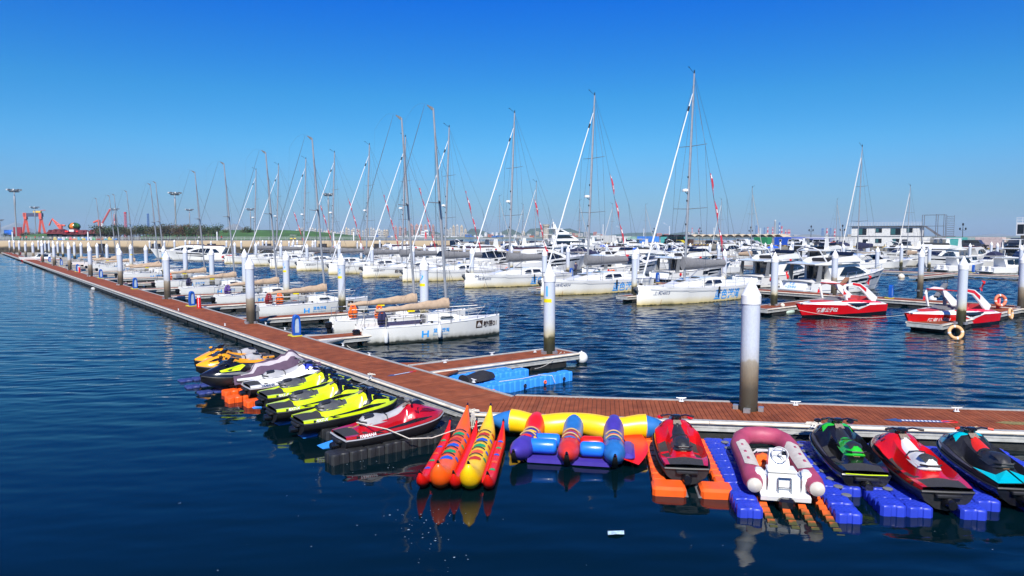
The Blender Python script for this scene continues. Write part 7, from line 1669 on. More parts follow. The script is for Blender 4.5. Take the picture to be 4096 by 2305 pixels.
MB().lathe([(2.0, 0), (1.45, hs_ * .80), (1.45, hs_ * .84)], 18).build('shaft', STM, st); MB().lathe([(1.45, hs_ * .84), (1.85, hs_ * .87), (1.85, hs_ * .95)], 18).build('gallery', STM, st)
for j in range(9):
    a = 2 * math.pi * j / 9; MB().box(-.35, .35, -.2, .2, 0, hs_ * .06).build('merlon', STM, st, smooth=0).matrix_local = Matrix.Translation((1.7 * math.cos(a), 1.7 * math.sin(a), hs_ * .95)) @ Matrix.Rotation(a + R(90), 4, 'Z')
# smoke plumes
SMK = mat('smoke_white', (.62, .66, .72), .95); SMK.node_tree.nodes['Principled BSDF'].inputs['Alpha'].default_value = .35
for px, py, w_, lb in ((2672, 903, 14, 'thin white plume of smoke blowing from a refinery stack'), (2478, 912, 9, 'small white puff of smoke above the refinery')):
    m = MB(); rg = random.Random(int(px)); s_ = 1900 / FPX
    for i in range(26):
        f = i / 25; c = at_(px - w_ * (f * 1.3 + rg.uniform(-.12, .12) * (.3 + f)), py - w_ * (.8 * f ** .8 + rg.uniform(-.14, .14) * f), 1905 + rg.uniform(-4, 4)); m.ell(c, [(.5 + 1.3 * f * rg.uniform(.5, 1.1)) * s_ * rg.uniform(.8, 1.1) for _ in range(3)], 8, 6)
    o = m.build('smoke', SMK, None); tag(o, lb, kind='stuff')
# ------------------------------------------------------------------ lawn, trees, promenade things
def lawn(pts, Y, label, depth=40):
    mb = MB(); tops = [at_(px, py, Y) for px, py in pts]; rs = []
    for f, g in ((-1, 0), (-.5, .55), (0, 1), (1, 1)): rs.append([Vector((t.x * (1 + f * depth / Y), Y + f * depth, 4.02 + max(0, t.z - 4.02) * g)) for t in tops])
    o = mb.loft(rs, closed=False).build('lawn', GRASS, None, smooth=60); tagS(o); o['label'] = label
lawn([(560, 944), (640, 934), (780, 925), (880, 921), (1000, 920), (1150, 921), (1250, 926), (1330, 933), (1420, 943), (1450, 950)], 330, 'broad green lawn bank'); lawn([(40, 950), (90, 943), (150, 936), (190, 935), (200, 950)], 320, 'small green lawn before the gantry crane')
TR = mat('tree_bark', (.09, .06, .04), .9, var=.3, scale=4)
LV = [mat('leaf_dull_green', (.035, .062, .016), .7, var=.5, scale=1.2), mat('leaf_brownish_green', (.065, .060, .018), .7, var=.5, scale=1.2), mat('leaf_autumn_brown', (.10, .05, .02), .7, var=.4, scale=1.2)]
def tree(seed, m, h=6.5):
    rg = random.Random(seed); t = empty('tree', (0, 0, 0)); tr = MB(); tr.tube([(0, 0, 0), (.1, 0, h * .3), (.0, .1, h * .62)], [.2, .15, .07], 6); tips = []
    for i in range(8):
        a = i * 2.4 + rg.uniform(-.4, .4); z = h * rg.uniform(.22, .5); q = Vector((h * .34 * math.cos(a) * rg.uniform(.5, 1.1), h * .34 * math.sin(a) * rg.uniform(.5, 1.1), z + h * rg.uniform(.15, .42))); tr.tube([(.05, 0, z), q * .6 + Vector((0, 0, z * .45)), q], [.08, .055, .02], 4); tips.append(q)
    tips += [Vector((0, 0, h * .8)), Vector((.3, .2, h * .66))]; tr.build('trunk', TR, t)
    c = MB()
    for q in tips:
        rr = h * rg.uniform(.13, .22)
        for j in range(46):
            d = Vector((rg.gauss(0, 1), rg.gauss(0, 1), rg.gauss(0, .75))); d = d.normalized() * rr * rg.random() ** .4 * rg.uniform(.8, 1.35); p = q + d; s_ = rg.uniform(.14, .32); u_ = Vector((rg.gauss(0, 1), rg.gauss(0, 1), rg.gauss(0, .6))).normalized(); v_ = u_.cross(Vector((rg.gauss(0, 1), rg.gauss(0, 1), rg.gauss(0, 1)))).normalized()
            c.add([p - u_ * s_, p + v_ * s_ * .6, p + u_ * s_, p - v_ * s_ * .6], [(0, 1, 2, 3)])
    c.build('crown', m, t, smooth=0, fix=False); return t
TREES = [tree(1, LV[0]), tree(2, LV[1]), tree(5, LV[2]), tree(9, LV[0], 7)]; rg = random.Random(31); tc = {}
spots = [(px, rg.uniform(282, 300)) for px in range(392, 880, 13)] + [(px, rg.uniform(320, 345)) for px in (20, 40, 52, 88, 104, 120, 132, 158, 172)] + [(x, 318) for x in (905, 985, 1000)] + [(px + 6, rg.uniform(300, 316)) for px in range(395, 800, 26)]
for i, (px, Y) in enumerate(spots):
    k = rg.choice([0, 0, 1, 1, 3, 2 if px > 650 else 0]); k0 = k; c = tc.get(k, 0); tc[k] = c + 1
    o = TREES[k] if c == 0 else copy_tree(TREES[k]); sc_ = rg.uniform(.72, 1.08) if px > 200 else rg.uniform(.45, .65)
    o.location = (at_(px, 945, Y).x, Y, 4.0); o.rotation_euler = (0, 0, rg.uniform(0, 6)); o.scale = (sc_ * rg.uniform(.9, 1.15), sc_, sc_)
    tag(o, '%s tree, %s of its kind along the promenade' % (['dull green', 'brownish green', 'autumn brown', 'taller dull green'][k], ordn(c)), 'tree', 'trees along the promenade')
DKS = mat('floodlight_grey', (.13, .13, .14), .5)
def flood_mast(px, top, Y, label, ch=9):
    b = at_(px, 945, Y); h = at_(px, top, Y).z - 4; t = empty('floodlight_mast', (b.x, Y, 4), R(20), label, 'floodlight mast')
    MB().lathe([(.36, 0), (.30, h * .72), (.42, h * .73), (.42, h * .9), (.24, h * .92), (.2, h)], 8).build('pole', mat('galvanised_pole', (.38, .39, .40), .5, .3), t)
    f = MB()
    for k in range(2): f.torus((0, 0, h - .2 + .9 * k), 2.0 + .7 * k, .16, 'z', 14, 4)
    for k in range(4): a = R(45 * k); f.tube([(-2.4 * math.cos(a), -2.4 * math.sin(a), h + .2), (2.4 * math.cos(a), 2.4 * math.sin(a), h + .2)], .1, 3)
    f.build('head_frame', DKS, t, smooth=0)
    for k in range(ch):
        a = 2 * math.pi * k / ch; MB().box(-.38, .38, -.22, .22, -.3, .3).build('floodlight', WHITE2 if k % 2 else DKS, t, smooth=0).matrix_local = Matrix.Translation((2.75 * math.cos(a), 2.75 * math.sin(a), h + .75)) @ Matrix.Rotation(a, 4, 'Z')
for px, tp, Y, lb in ((66, 766, 330, 'tall floodlight mast beside the blue billboard'), (144, 833, 520, 'floodlight mast in front of the gantry crane'), (705, 778, 340, 'tall floodlight mast with a long white collar'), (761, 842, 540, 'farther floodlight mast behind the trees'), (1004, 840, 480, 'floodlight mast behind the white furled jibs'), (1316, 782, 360, 'floodlight mast seen beside a yacht radar dome'), (463, 840, 520, 'floodlight mast among the racing yacht masts'), (3, 883, 600, 'low floodlight mast at the picture edge')): flood_mast(px, tp, Y, lb)
# red roofed restaurant row with balloon dome and pedal boats
RR = mat('dark_red_roof_tiles', (.13, .022, .022), .7, var=.3, scale=2); DW = mat('dark_timber_front', (.03, .022, .02), .7, var=.4, scale=2)
rY = 300; s_ = rY / FPX; rb_ = empty('restaurant', (at_(305, 945, rY).x, rY, 4), 0, 'long low restaurant with dark red tiled roofs and open fronts', 'building')
for x0, x1, zt in ((-124, -52, 916), (-50, 40, 920), (40, 124, 915)):
    h = at_(305, zt, rY).z - 4; a, c = x0 * s_, x1 * s_
    MB().box(a + .4, c - .4, .6, 7, 0, h * .62).build('wall', DW, rb_, smooth=0)
    MB().loft([[(a - .3, -.8, h * .55), (c + .3, -.8, h * .55), (c + .3, 8, h * .55), (a - .3, 8, h * .55)], [(a + 2, 3.4, h), (c - 2, 3.4, h), (c - 2, 4, h), (a + 2, 4, h)]]).build('roof', RR, rb_, smooth=0)
    for j in range(3): x = a + (c - a) * (.2 + .3 * j); MB().prism([(x - .7, h * .70), (x, h * .92), (x + .7, h * .70)], .2, 2.6).build('gable', RR, rb_, smooth=0)
    for j in range(3): x = a + (c - a) * (.12 + .29 * j); MB().box(x, x + (c - a) * .18, .5, .58, .5, h * .45).build('shop_window', mat('warm_shop_front', (.30, .26, .20), .6, var=.6, scale=.8), rb_, smooth=0)
for x in (-38, -32, 6): MB().ell((x * s_, -.4, at_(0, 927, rY).z - 4), (.6, .4, .45), 10, 6).build('lantern', REDT, rb_)
MB().box(-22 * s_, -4 * s_, -.9, -.7, at_(0, 927, rY).z - 4, at_(0, 919, rY).z - 4).build('sign_board', WHITE2, rb_, smooth=0)
dm = empty('balloon_dome', (at_(298, 915, 312).x, 312, 7.2), 0, 'green striped dome with an orange panel above the red roofs', 'dome'); zc = at_(298, 906, 312).z - 7.2
d_ = MB().ell((0, 0, zc), (2.55, 2.4, 1.75), 20, 12); d_.m = [1 if f[0] % 20 in (14, 15) else (2 if f[0] % 4 < 2 else 0) for f in d_.f]; d_.build('shell', [mat('dome_green', (.05, .16, .02), .25, coat=.4), mat('dome_orange', (.7, .18, .02), .25, coat=.4), mat('dome_dark_green', (.02, .07, .01), .25, coat=.4)], dm); MB().lathe([(2.2, -1), (2.0, zc - 1)], 16).build('drum', RR, dm)
PC = [(.7, .5, .02), (.02, .2, .6), (.7, .7, .7), (.02, .35, .1), (.65, .03, .02), (.7, .25, .02), (.02, .4, .5)]
for i in range(16):
    px = 226 + i * 15.5; m = mat('pedal_boat_colour_%d' % (i % 7), PC[i % 7], .4); t = empty('pedal_boat', (at_(px, 950, 284).x, 284, 4), rng.uniform(-.4, .4), 'bright pedal boat parked ashore, %s in the row before the restaurant' % ordn(i), 'pedal boat', 'pedal boats parked before the restaurant')
    MB().loft([[(-1.0, -.5, .1), (-1.0, .5, .1), (-1.1, .6, .7), (-1.1, -.6, .7)], [(.7, -.5, .05), (.7, .5, .05), (.8, .6, .6), (.8, -.6, .6)], [(1.3, -.15, .3), (1.3, .15, .3), (1.4, .2, .6), (1.4, -.2, .6)]]).build('hull', m, t); MB().bbox(-.8, -.1, -.5, .5, .6, 1.2, .1).build('seat', WHITE2 if i % 2 else m, t)
bb = empty('billboard', (at_(33, 945, 330).x, 330, 4), 0, 'blue billboard with a pale sea picture', 'billboard'); z0, z1 = at_(33, 939, 330).z - 4, at_(33, 920, 330).z - 4
MB().box(-1.9, 1.9, -.1, .1, z0, z1).build('panel', mat('billboard_blue', (.03, .13, .50), .4, var=.9, scale=.6), bb, smooth=0); MB().box(-1.5, -1.3, .1, .3, 0, z0 + .5).box(1.3, 1.5, .1, .3, 0, z0 + .5).build('supports', DKS, bb, smooth=0)
sg = MB().box(-2, 2, -.2, .2, 0, at_(72, 909, 340).z - 4).build('signboard', mat('dark_red_board', (.22, .02, .03), .6)); sg.location = (at_(72, 945, 340).x, 340, 4); tag(sg, 'dark red board beside the tall floodlight mast', 'sign')
for i, px in enumerate([183, 1280 // 3.626 + 0, 977 / 3.626 + 600, 1783 / 3.626 + 600, 1418, 1465, 2235 / 3.626 + 600]):
    px = [51, 353, 869, 1092, 1216, 1415, 1335][i]; b = at_(px, 960, 246); t = empty('lamp_bollard', (b.x, 246, 4), 0, 'white square lamp column on the promenade, %s from the blue billboard' % ordn(i), 'lamp', 'white lamp columns of the promenade'); MB().bbox(-.18, .18, -.18, .18, 0, 3.1, .03).build('column', WHITE2, t); MB().box(-.2, .2, -.2, .2, 3.1, 3.3).build('cap', GREYP, t, smooth=0)
# people
def figure(coat, legs, label, loc, rz, stride=.22, arm=.1, s=1.0):
    J = [(0, 0, .95), (0, 0, 1.18), (0, 0, 1.42), (0, .01, 1.52), (0, .03, 1.66), (-.09, 0, .9), (-.10, stride * .5, .5), (-.10, stride * .25, .07), (-.10, stride * .25 + .12, .04), (.09, 0, .9), (.10, -stride * .1, .5), (.10, -stride, .07), (.10, -stride + .12, .04),
         (-.19, 0, 1.40), (-.25, -arm, 1.13), (-.24, .02 - arm, .90), (.19, 0, 1.40), (.25, arm, 1.13), (.24, .10 + arm, .92)]
    E = [(0, 1), (1, 2), (2, 3), (3, 4), (0, 5), (5, 6), (6, 7), (7, 8), (0, 9), (9, 10), (10, 11), (11, 12), (2, 13), (13, 14), (14, 15), (2, 16), (16, 17), (17, 18)]
    RD = [.14, .14, .15, .055, .10, .095, .07, .05, .04, .095, .07, .05, .04, .07, .05, .035, .07, .05, .035]
    me = bpy.data.meshes.new('person'); me.from_pydata(J, E, []); o = bpy.data.objects.new('person', me); COL.objects.link(o); o.modifiers.new('skin', 'SKIN'); sb = o.modifiers.new('sub', 'SUBSURF'); sb.levels = 1
    sv = me.skin_vertices[0].data
    for i, r_ in enumerate(RD): sv[i].radius = (r_, r_ * (.72 if i < 3 else 1))
    sv[0].use_root = True; bpy.context.view_layer.update(); m2 = bpy.data.meshes.new_from_object(o.evaluated_get(bpy.context.evaluated_depsgraph_get())); bpy.data.objects.remove(o)
    m2.materials.clear()
    for m in (coat, legs, mat('skin_tone', (.42, .25, .17), .6), BLACK): m2.materials.append(m)
    for p in m2.polygons: z = p.center.z; p.material_index = 3 if z < .09 else (1 if z < .93 and abs(p.center.x) < .19 else (2 if z > 1.49 or (abs(p.center.x) > .19 and z < .93) else 0)); p.use_smooth = True
    o = bpy.data.objects.new('person', m2); COL.objects.link(o); MB().ell((0, .0, 1.70), (.098, .105, .085), 10, 6).build('hair', mat('black_hair', (.012, .01, .009), .5), o)
    o.location = loc; o.rotation_euler = (0, 0, rz); o.scale = (s,) * 3; return tag(o, label, 'person', 'people on the quays')
CT = {'navy': NV, 'red': REDC, 'black': BLACKC, 'white': WHITE2, 'grey': GREYC, 'blue': BLUEP}
figure(NV, mat('dark_trousers', (.02, .02, .025), .8), 'person in a navy jacket standing on the walkway behind yacht 4804', at(2303, 1107, DZ), R(200), .08, .25, 1.06)
for px, Y, c, lb in ((83, 247, 'red', 'person in a dark red coat at the quay rail'), (94, 250, 'black', 'person in black walking beside a dark red coat'), (106, 247, 'red', 'person in a red jacket alone at the quay rail'), (141, 256, 'red', 'person in a bright red coat farther back on the promenade'), (158, 252, 'navy', 'person in navy on the promenade'), (173, 250, 'white', 'person in a white top on the promenade'), (210, 262, 'black', 'person in black before the pedal boats'), (710, 250, 'black', 'person in black striding in front of the trees'), (796, 250, 'white', 'person in a white jacket beyond the racing masts'), (818, 249, 'black', 'person in black just past the white jacket'), (1172, 256, 'navy', 'person in dark clothes beside the electric cart')):
    figure(CT[c], mat('dark_trousers', (.02, .02, .025), .8), lb, (at_(px, 955, Y).x, Y, 4.0), rng.uniform(0, 6), rng.uniform(.1, .4), rng.uniform(.05, .2))
figure(REDC, BLACKC, 'person in red leaning over a bicycle on the promenade', (at_(886, 955, 248).x, 248, 4.15), R(-90), .35, .3)
bk = empty('bicycle', (at_(889, 958, 248).x, 247.6, 4.0), 0, 'dark bicycle held by the person in red', 'bicycle')
for x in (-.5, .5): MB().torus((x, 0, .33), .31, .03, 'y', 18, 5).build('wheel', BLACK, bk)
MB().tube([(-.5, 0, .33), (0, 0, .35), (.4, 0, .85), (-.15, 0, .8), (-.5, 0, .33)], .025, 5).tube([(.5, 0, .33), (.38, 0, 1.0), (.3, 0, 1.02)], .025, 5).build('frame', BLACK, bk)
ec = empty('electric_cart', (at_(1174, 955, 262).x, 262, 4.0), 0, 'small sightseeing cart with a white canopy on the promenade', 'cart'); MB().bbox(-1.2, 1.2, -.6, .6, .3, .9, .08).build('body', mat('cart_yellow', (.6, .45, .05), .5), ec); MB().bbox(-1.2, 1.2, -.65, .65, 1.9, 2.0, .04).build('canopy', WHITE2, ec)
for x in (-1.1, 1.1):
    for y in (-.55, .55): MB().tube([(x, y, .8), (x, y, 1.9)], .03, 4).build('post', DKS, ec)
    MB().torus((x * .7, -.6, .28), .2, .08, 'y', 12, 5).build('wheel', BLACK, ec)
# ------------------------------------------------------------------ things on the striped quay
def car(px, back, col, label, L=4.5, h=1.5, van=False, flip=False):
    q = on_q(px, back); t = empty('parked_car' if not van else 'parked_van', q, AQ + (math.pi if flip else 0) + R(rng.uniform(-6, 6)), label, 'van' if van else 'car', 'vehicles parked on the striped quay')
    m = mat('car_paint_%s' % col[0], col[1], .25, .2, coat=.5); k = h / 1.5
    pr = [(-L / 2, .35), (-L / 2, .85 * k), (-L / 2 + .35, h), (L / 2 - (.9 if van else 1.9), h), (L / 2 - (.35 if van else .95), .92 * k), (L / 2, .80 * k), (L / 2, .35)]
    MB().prism(pr, -.86, .86).build('body', m, t, smooth=20, bevel=.05)
    wf = lambda x, z: .87
    side_pane([(-L / 2 + .35, .95 * k), (-L / 2 + .5, h - .12), (-.1, h - .12), (-.1, .95 * k)], wf, .005).build('side_window', GLASS, t, smooth=0, fix=False); side_pane([(0, .95 * k), (0, h - .12), (L / 2 - (1.0 if van else 2.0), h - .12), (L / 2 - (.55 if van else 1.2), .95 * k)], wf, .005).build('side_window', GLASS, t, smooth=0, fix=False)
    for x in (-L / 2 + .85, L / 2 - .85):
        for sd in (-1, 1): MB().lathe([(.32, -.1), (.32, .1), (.18, .11)], 14).build('wheel', BLACK, t).matrix_local = Matrix.Translation((x, sd * .80, .32)) @ Matrix.Rotation(R(90), 4, 'X')
    return t
SV, WT, BKc, DB, YL = ('silver', (.42, .43, .45)), ('white', (.7, .7, .7)), ('black', (.015, .015, .018)), ('dark', (.04, .045, .06)), ('yellow', (.6, .5, .03))
for px, bk_, c, lb, van in ((3016, 9, SV, 'silver saloon parked right before the green hut', 0), (2890, 10, SV, 'silver car parked under the beige canopies', 0), (2914, 12, WT, 'white car half hidden beside the silver one', 0), (2966, 13, WT, 'white minibus parked under the beige canopies', 1), (3178, 8, WT, 'white minibus parked in front of the blue containers', 1), (3225, 10, BKc, 'dark van parked beside the white minibus', 1), (3278, 9, WT, 'white minibus before the white container', 1), (2722, 12, YL, 'yellow car beside the black canopy', 0), (2530, 12, WT, 'white car next to the light blue cabin', 0), (3882, 7, DB, 'dark people carrier before the pink container', 1), (3905, 8, BKc, 'black car beside the dark people carrier', 0), (2840, 14, BKc, 'black car under the canopies', 0)): car(px, bk_, c, lb, 5.2 if van else 4.4, 2.1 if van else 1.5, van)
def corr(mb, L, D, H, x0=0, y0=0, z0=0):
    n = int(L / .28); 
    for k in range(n): x = x0 + L * k / n; mb.box(x, x + L / n * .5, y0 - .05, y0, z0 + .08, z0 + H - .08)
    return mb.box(x0, x0 + L, y0 + .001, y0 + D, z0, z0 + H)
def container(px, back, L, H, m, label, wins=(), door=None, z=2.5, grp='shipping containers on the striped quay'):
    q = on_q(px, back); t = empty('shipping_container', (q.x, q.y, z), AQ, label, 'container', grp); corr(MB(), L, 2.5, H).build('corrugated_wall', m, t, smooth=0)
    for x in wins: w = MB().box(x, x + 1.0, -.09, -.055, 1.1, 2.0).build('window', WHITE2, t, smooth=0); MB().box(x + .07, x + .93, -.11, -.091, 1.17, 1.93).build('pane', GLASS, w, smooth=0)
    if door is not None: MB().box(door, door + .95, -.09, -.055, .05, 2.1).build('door', GREYP, t, smooth=0)
    return t
CB_ = mat('container_blue', (.012, .08, .46), .5, var=.15, scale=2); CW = mat('container_white', (.62, .62, .60), .5, var=.15, scale=2); CG = mat('container_grey', (.25, .24, .21), .6, var=.2, scale=2); CTL = mat('container_turquoise', (.10, .42, .38), .5, var=.2, scale=2); CPK = mat('container_pale_pink', (.55, .45, .43), .6, var=.2, scale=2); CL = mat('cabin_light_blue', (.06, .22, .62), .5, var=.1, scale=2)
container(3092, 13, 9.0, 2.75, CB_, 'blue site cabin with two white windows', (2, 5.8)); container(3155, 14, 12, 2.7, CB_, 'blue container right beside the blue site cabin', (7,)); container(3228, 15, 9.5, 2.7, CB_, 'blue container behind the white minibus'); container(3290, 15, 11, 2.8, CW, 'white site cabin beside the container building', (3, 6.5), 1.2)
container(2546, 14, 11, 3.0, CL, 'light blue cabin with a pale window', (2.0,), 6); container(2488, 15, 12, 2.9, mat('container_mint', (.30, .48, .40), .5), 'mint green cabin with white windows', (2, 5)); container(2455, 15, 9, 3.0, CW, 'white hut with a red roof edge', (2,), 5); container(2385, 16, 11, 3.4, CW, 'white hut beside the pale superyacht', (4,)); container(2640, 17, 13, 2.8, CTL, 'green blue cabin behind the black canopy', (3, 6)); container(3010, 18, 6, 2.7, mat('container_green', (.02, .2, .08), .5), 'green hut behind the white minibus')
container(3712, 18, 5.6, 2.7, CG, 'grey container beside the outdoor stair'); container(3775, 13, 7.5, 2.75, CTL, 'turquoise container with a dark opening', (5.0,)); container(3862, 13, 8.2, 2.8, CPK, 'pale pink container behind the dark vehicles'); container(3960, 16, 6, 2.6, mat('container_cream', (.48, .45, .38), .6), 'cream container with a tan door', (), 1.5); container(4015, 18, 4, 2.4, DKS, 'dark grey box cabin by the picture edge')
# two-storey container building
L0 = 19.; q = on_q(3398, 15); cb = empty('container_building', (q.x, q.y, 2.5), AQ + R(16), 'two storey white container building with dark window frames', 'building')
for k, z in enumerate((0, 3.1)): corr(MB(), L0 - (1.9 if k == 0 else 0), 6, 2.95, 1.9 if k == 0 else 0, 0, z).build('corrugated_wall', CW, cb, smooth=0); MB().box(-.1, L0 + .1, -.15, 6.1, z + 2.95, z + 3.08).build('floor_edge', DKS, cb, smooth=0)
def bwin(x, z, w_, h_):
    o = MB().box(x, x + w_, -.12, -.055, z, z + h_).build('window', BLACK, cb, smooth=0); MB().box(x + .1, x + w_ * .5 - .04, -.14, -.121, z + .1, z + h_ - .1).build('pane', mat('teal_tinted_pane', (.03, .10, .11), .08), o, smooth=0); MB().box(x + w_ * .5 + .04, x + w_ - .1, -.14, -.121, z + .1, z + h_ - .1).build('pane', GLASS, o, smooth=0)
for x, w_, h_, zz in ((2.1, 2.3, 2.0, 3.5), (7.0, 1.8, 1.3, 4.2), (11.2, 2.8, 2.0, 3.5), (15.6, 1.6, 1.3, 4.2), (7.0, 1.8, 1.3, 1.0), (11.8, 2.0, 1.3, 1.0)): bwin(x, zz, w_, h_)
for x in (3.4, 14.5): MB().box(x, x + 1.5, -.12, -.055, .05, 2.1).build('door', GLASS, cb, smooth=0)
rm = MB()
for k in range(26): x = -.6 + k * .8; rm.tube([(x, -.3, 6.2), (x, -.3, 7.3)], .03, 4)
for z in (6.55, 6.9, 7.3): rm.tube([(-.6, -.3, z), (19.6, -.3, z)], .03, 4)
rm.build('roof_railing', WHITE2, cb, smooth=0); MB().box(-.8, L0 + .8, -.6, 6.4, 6.14, 6.24).build('roof_slab', DKS, cb, smooth=0)
for x in (.2, 1.6): MB().box(x, x + .15, .1, .25, 0, 3.1).build('column', DKS, cb, smooth=0)
sr = empty('scaffold_stair', (q.x + 19.6 * math.cos(AQ + R(16)), q.y + 19.6 * math.sin(AQ + R(16)), 2.5), AQ + R(16), 'steel stair and pipe frames rising beside the container building', 'stair'); f = MB()
for x in (0, 3.6, 5.6): 
    for y in (.2, 3.0): f.tube([(x, y, 0), (x, y, 9.6 if x > 0 else 9.4)], .09, 4)
for z in (9.4, 6.1, 3.1): f.tube([(0, .2, z), (5.6, .2, z)], .05, 4); f.tube([(0, 3, z), (5.6, 3, z)], .05, 4)
for x in (6.3, 8.2): f.tube([(x, .4, 0), (x, .4, 9.2)], .05, 4)
for k in range(11): f.tube([(6.3, .4, 3.4 + k * .55), (8.2, .4, 3.4 + k * .55)], .06, 4)
f.build('pipe_frame', mat('galvanised_tube', (.16, .17, .19), .5, .3), sr, smooth=0); MB().prism([(.2, 6.2), (.9, 6.2), (5.0, 3.2), (4.2, 3.0)], .4, 1.6).build('upper_flight', DKS, sr, smooth=0); MB().prism([(4.2, 3.1), (8.6, 3.1), (8.6, 2.9), (6.6, 2.6), (4.4, .2), (3.6, .2), (5.8, 2.9)], .4, 1.6).build('lower_flight', DKS, sr, smooth=0); MB().box(.2, 3.6, 1.2, 4, 0, 2.8).build('white_wall', CW, sr, smooth=0)
q = on_q(4052, 10); eb = empty('glazed_building', (q.x, q.y, 2.5), AQ, 'white framed two storey building with large dark windows at the picture edge', 'building'); MB().box(.6, 12, 1.2, 7, 0, 3.3).build('lower_wall', BROWNC, eb, smooth=0); MB().box(0, 12, 0, 7, 3.3, 6.6).build('upper_wall', WHITE2, eb, smooth=0)
for x in (.3, 1.9, 3.5, 5.1, 6.7, 8.3): o = MB().box(x, x + 1.45, -.06, .02, 3.7, 6.1).build('window', BLACK, eb, smooth=0); MB().box(x + .08, x + 1.37, -.08, -.061, 3.8, 4.85).box(x + .08, x + 1.37, -.08, -.061, 4.95, 6.0).build('pane', GLASS, o, smooth=0)
f = MB()
for k in range(10): f.tube([(k * 1.3, .1, 6.6), (k * 1.3, .1, 7.9)], .04, 4)
for z in (7.0, 7.4, 7.8): f.tube([(0, .1, z), (12, .1, z)], .05, 4)
f.build('roof_railing', WHITE2, eb, smooth=0)
# canopies
for i in range(12):
    px = 2742 + i * 31; q = on_q(px, 20); dark = i < 0; t = empty('market_canopy', q, AQ, 'beige sun canopy, %s along the row above the parked cars' % ordn(i), 'canopy', 'beige canopies above the parked cars'); rs = []
    for k in range(7): f_ = k / 6; rs.append([(4.6 * f_, y, 3.0 + .95 * math.sin(math.pi * f_) - .25 * abs(y - 2.5) / 2.5 + dz) for dz in (0, -.05) for y in ((0, 1.2, 2.5, 3.8, 5) if dz == 0 else (5, 3.8, 2.5, 1.2, 0))])
    MB().loft(rs).build('cloth', mat('beige_canopy_cloth', (.46, .38, .26), .85), t, smooth=50)
    for x, y in ((.1, .1), (4.5, .1), (.1, 4.9), (4.5, 4.9)): MB().tube([(x, y, 0), (x, y, 3.0)], .05, 4).build('pole', DKS, t)
for i, px in enumerate((2632, 2665, 2700)):
    q = on_q(px, 12); t = empty('market_canopy', q, AQ, 'black shade canopy, %s beside the light blue cabin' % ordn(i), 'canopy', 'black canopies'); MB().loft([[(0, 0, 2.9), (0, 5, 2.9), (0, 5, 2.84), (0, 0, 2.84)], [(2.6, 0, 3.7), (2.6, 5, 3.7), (2.6, 5, 3.6), (2.6, 0, 3.6)], [(5.4, 0, 2.9), (5.4, 5, 2.9), (5.4, 5, 2.84), (5.4, 0, 2.84)]]).build('cloth', BLACKC, t, smooth=0)
    for x, y in ((.1, .1), (5.3, .1), (.1, 4.9), (5.3, 4.9)): MB().tube([(x, y, 0), (x, y, 2.9)], .05, 4).build('pole', DKS, t)
    MB().box(.3, 5.1, 3, 4.8, 0, 1.9).build('stall_back', mat('dark_brown_stall', (.06, .03, .02), .8), t, smooth=0)
LP_ = None
for i, (px, bk_) in enumerate([(2613, 22), (2795, 26), (2997, 24), (3237, 20), (3840, 16), (3362, 14), (2800, 30)]):
    if i == 6: continue
    q = on_q(px, bk_)
    if LP_ is None:
        t = LP_ = empty('street_lamp', (0, 0, 0)); MB().lathe([(.14, 0), (.10, .5), (.07, 5.6), (.03, 6.4)], 8).build('pole', BLACK, t)
        for sx in (-1, 1):
            MB().tube([(0, 0, 4.9), (sx * .5, 0, 4.7), (sx * .75, 0, 4.95)], .04, 5).build('arm', BLACK, t); MB().lathe([(.05, 0), (.20, .1), (.22, .45), (.26, .5), (.04, .7)], 8, (sx * .75, 0, 4.8)).build('lantern', BLACK, t)
        MB().lathe([(.05, 0), (.22, .1), (.24, .5), (.28, .55), (.04, .8)], 8, (0, 0, 6.0)).build('lantern', BLACK, t)
    else: t = copy_tree(LP_)
    t.location = q; t.rotation_euler = (0, 0, AQ); tag(t, 'black old style street lamp with hanging lanterns, %s along the striped quay' % ordn(i), 'street lamp', 'black street lamps on the striped quay')
for i in range(30):
    q = ql0 + qd * (12 + i * 7.6) + qn * .9; o = MB().bbox(-.25, .25, -.25, .25, 0, .8, .05).build('quay_bollard', mat('pale_bollard', (.52, .48, .38), .7)) if i == 0 else qb.copy()
    if i == 0: qb = o
    else: COL.objects.link(o)
    o.location = (q.x, q.y, 2.5); tag(o, 'pale square bollard on the striped quay, %s from the superyacht end' % ordn(i), 'bollard', 'pale bollards on the striped quay')
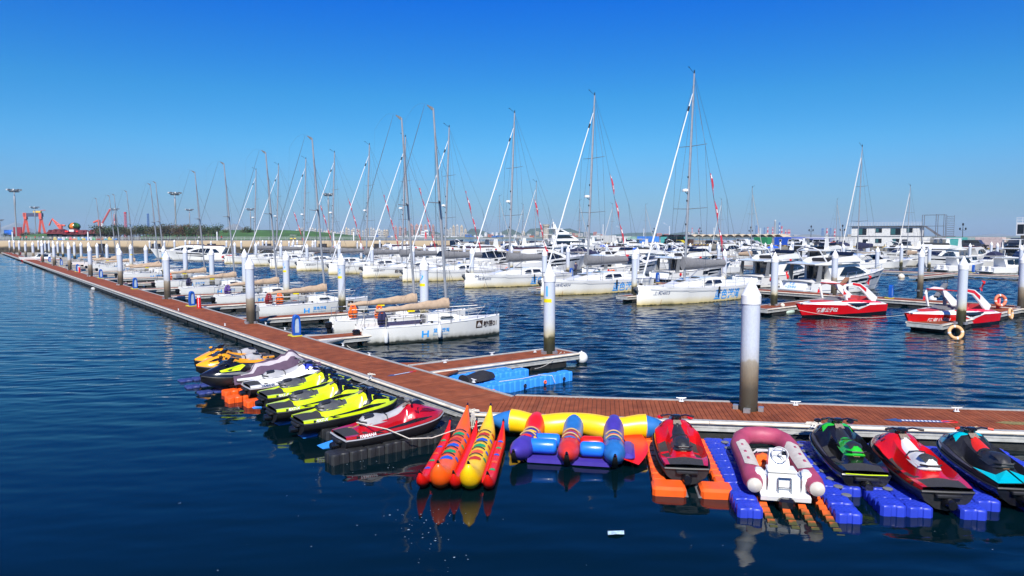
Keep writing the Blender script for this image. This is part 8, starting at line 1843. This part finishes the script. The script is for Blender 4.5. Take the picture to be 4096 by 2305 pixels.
for i, (px, m, lb) in enumerate([(3190, BLACKC, 'black tarpaulin heap before the white minibus'), (3230, BLACKC, 'second black tarpaulin heap toward the white cabin'), (3300, NAVYC, 'navy tarpaulin heap tied with orange rope'), (3325, NAVYC, 'navy tarpaulin heap next to the white cabin')]):
    q = on_q(px, 3); rs = []; rg = random.Random(i)
    for k in range(9): f_ = k / 8; rs.append([(5.5 * f_, 2.0 * math.cos(a), (1.3 * math.sin(math.pi * (.1 + .8 * f_)) + rg.uniform(-.12, .12)) * max(0, math.sin(a)) ** .8) for a in [math.pi * j / 8 for j in range(9)]])
    o = MB().loft(rs).build('covered_boat', m, None, smooth=50); o.location = q; o.rotation_euler = (0, 0, AQ); tag(o, lb, 'covered boat')
    if i == 2: MB().tube([(1, -2, .1), (2.2, -1, 1.2), (3.4, 0, 1.4), (4.5, 1.5, .6)], .06, 5).tube([(1, -1.9, 1.0), (3, -1.5, .8), (5, -1.9, .3)], .06, 5).build('orange_rope', ORANGE, o)
# red pavilion boat behind the sailing yachts
q = at(1520, 1006, 0); pb = empty('pavilion_boat', (q.x, q.y, 0), R(-4), 'red wooden pavilion boat with grey tiled double roof', 'tour boat'); RW = mat('lacquer_red', (.22, .015, .01), .5, var=.2, scale=3); TL = mat('grey_roof_tiles', (.06, .06, .065), .7, var=.3, scale=6)
MB().loft([[(-4.6, -1.3, 1.4), (-4.6, 1.3, 1.4), (-4.2, .8, -.2), (-4.2, -.8, -.2)], [(4.4, -1.4, 1.2), (4.4, 1.4, 1.2), (4.2, .9, -.2), (4.2, -.9, -.2)]]).build('hull', RW, pb, smooth=0); MB().box(-4, 3.9, -1.15, 1.15, 1.2, 2.2).build('cabin', RW, pb, smooth=0)
MB().box(-3.9, 3.8, -1.1, 1.1, 2.2, 3.1).build('window_band', mat('pavilion_window', (.25, .20, .16), .4, var=.6, scale=4), pb, smooth=0)
for k in range(9): MB().box(-4 + k * .96, -3.85 + k * .96, -1.2, -1.1, 1.2, 3.2).build('post', RW, pb, smooth=0)
for x0, x1, z in ((-4.5, -.2, 3.35), (-.6, 4.3, 3.1)): MB().loft([[(x0, -1.7, z - .1), (x1, -1.7, z - .1), (x1, 1.7, z - .1), (x0, 1.7, z - .1)], [(x0 + .5, -.8, z + .4), (x1 - .5, -.8, z + .4), (x1 - .5, .8, z + .4), (x0 + .5, .8, z + .4)], [(x0 + .3, -.1, z + .95), (x1 - .3, -.1, z + .95), (x1 - .3, .1, z + .95), (x0 + .3, .1, z + .95)]]).build('roof', TL, pb, smooth=0)
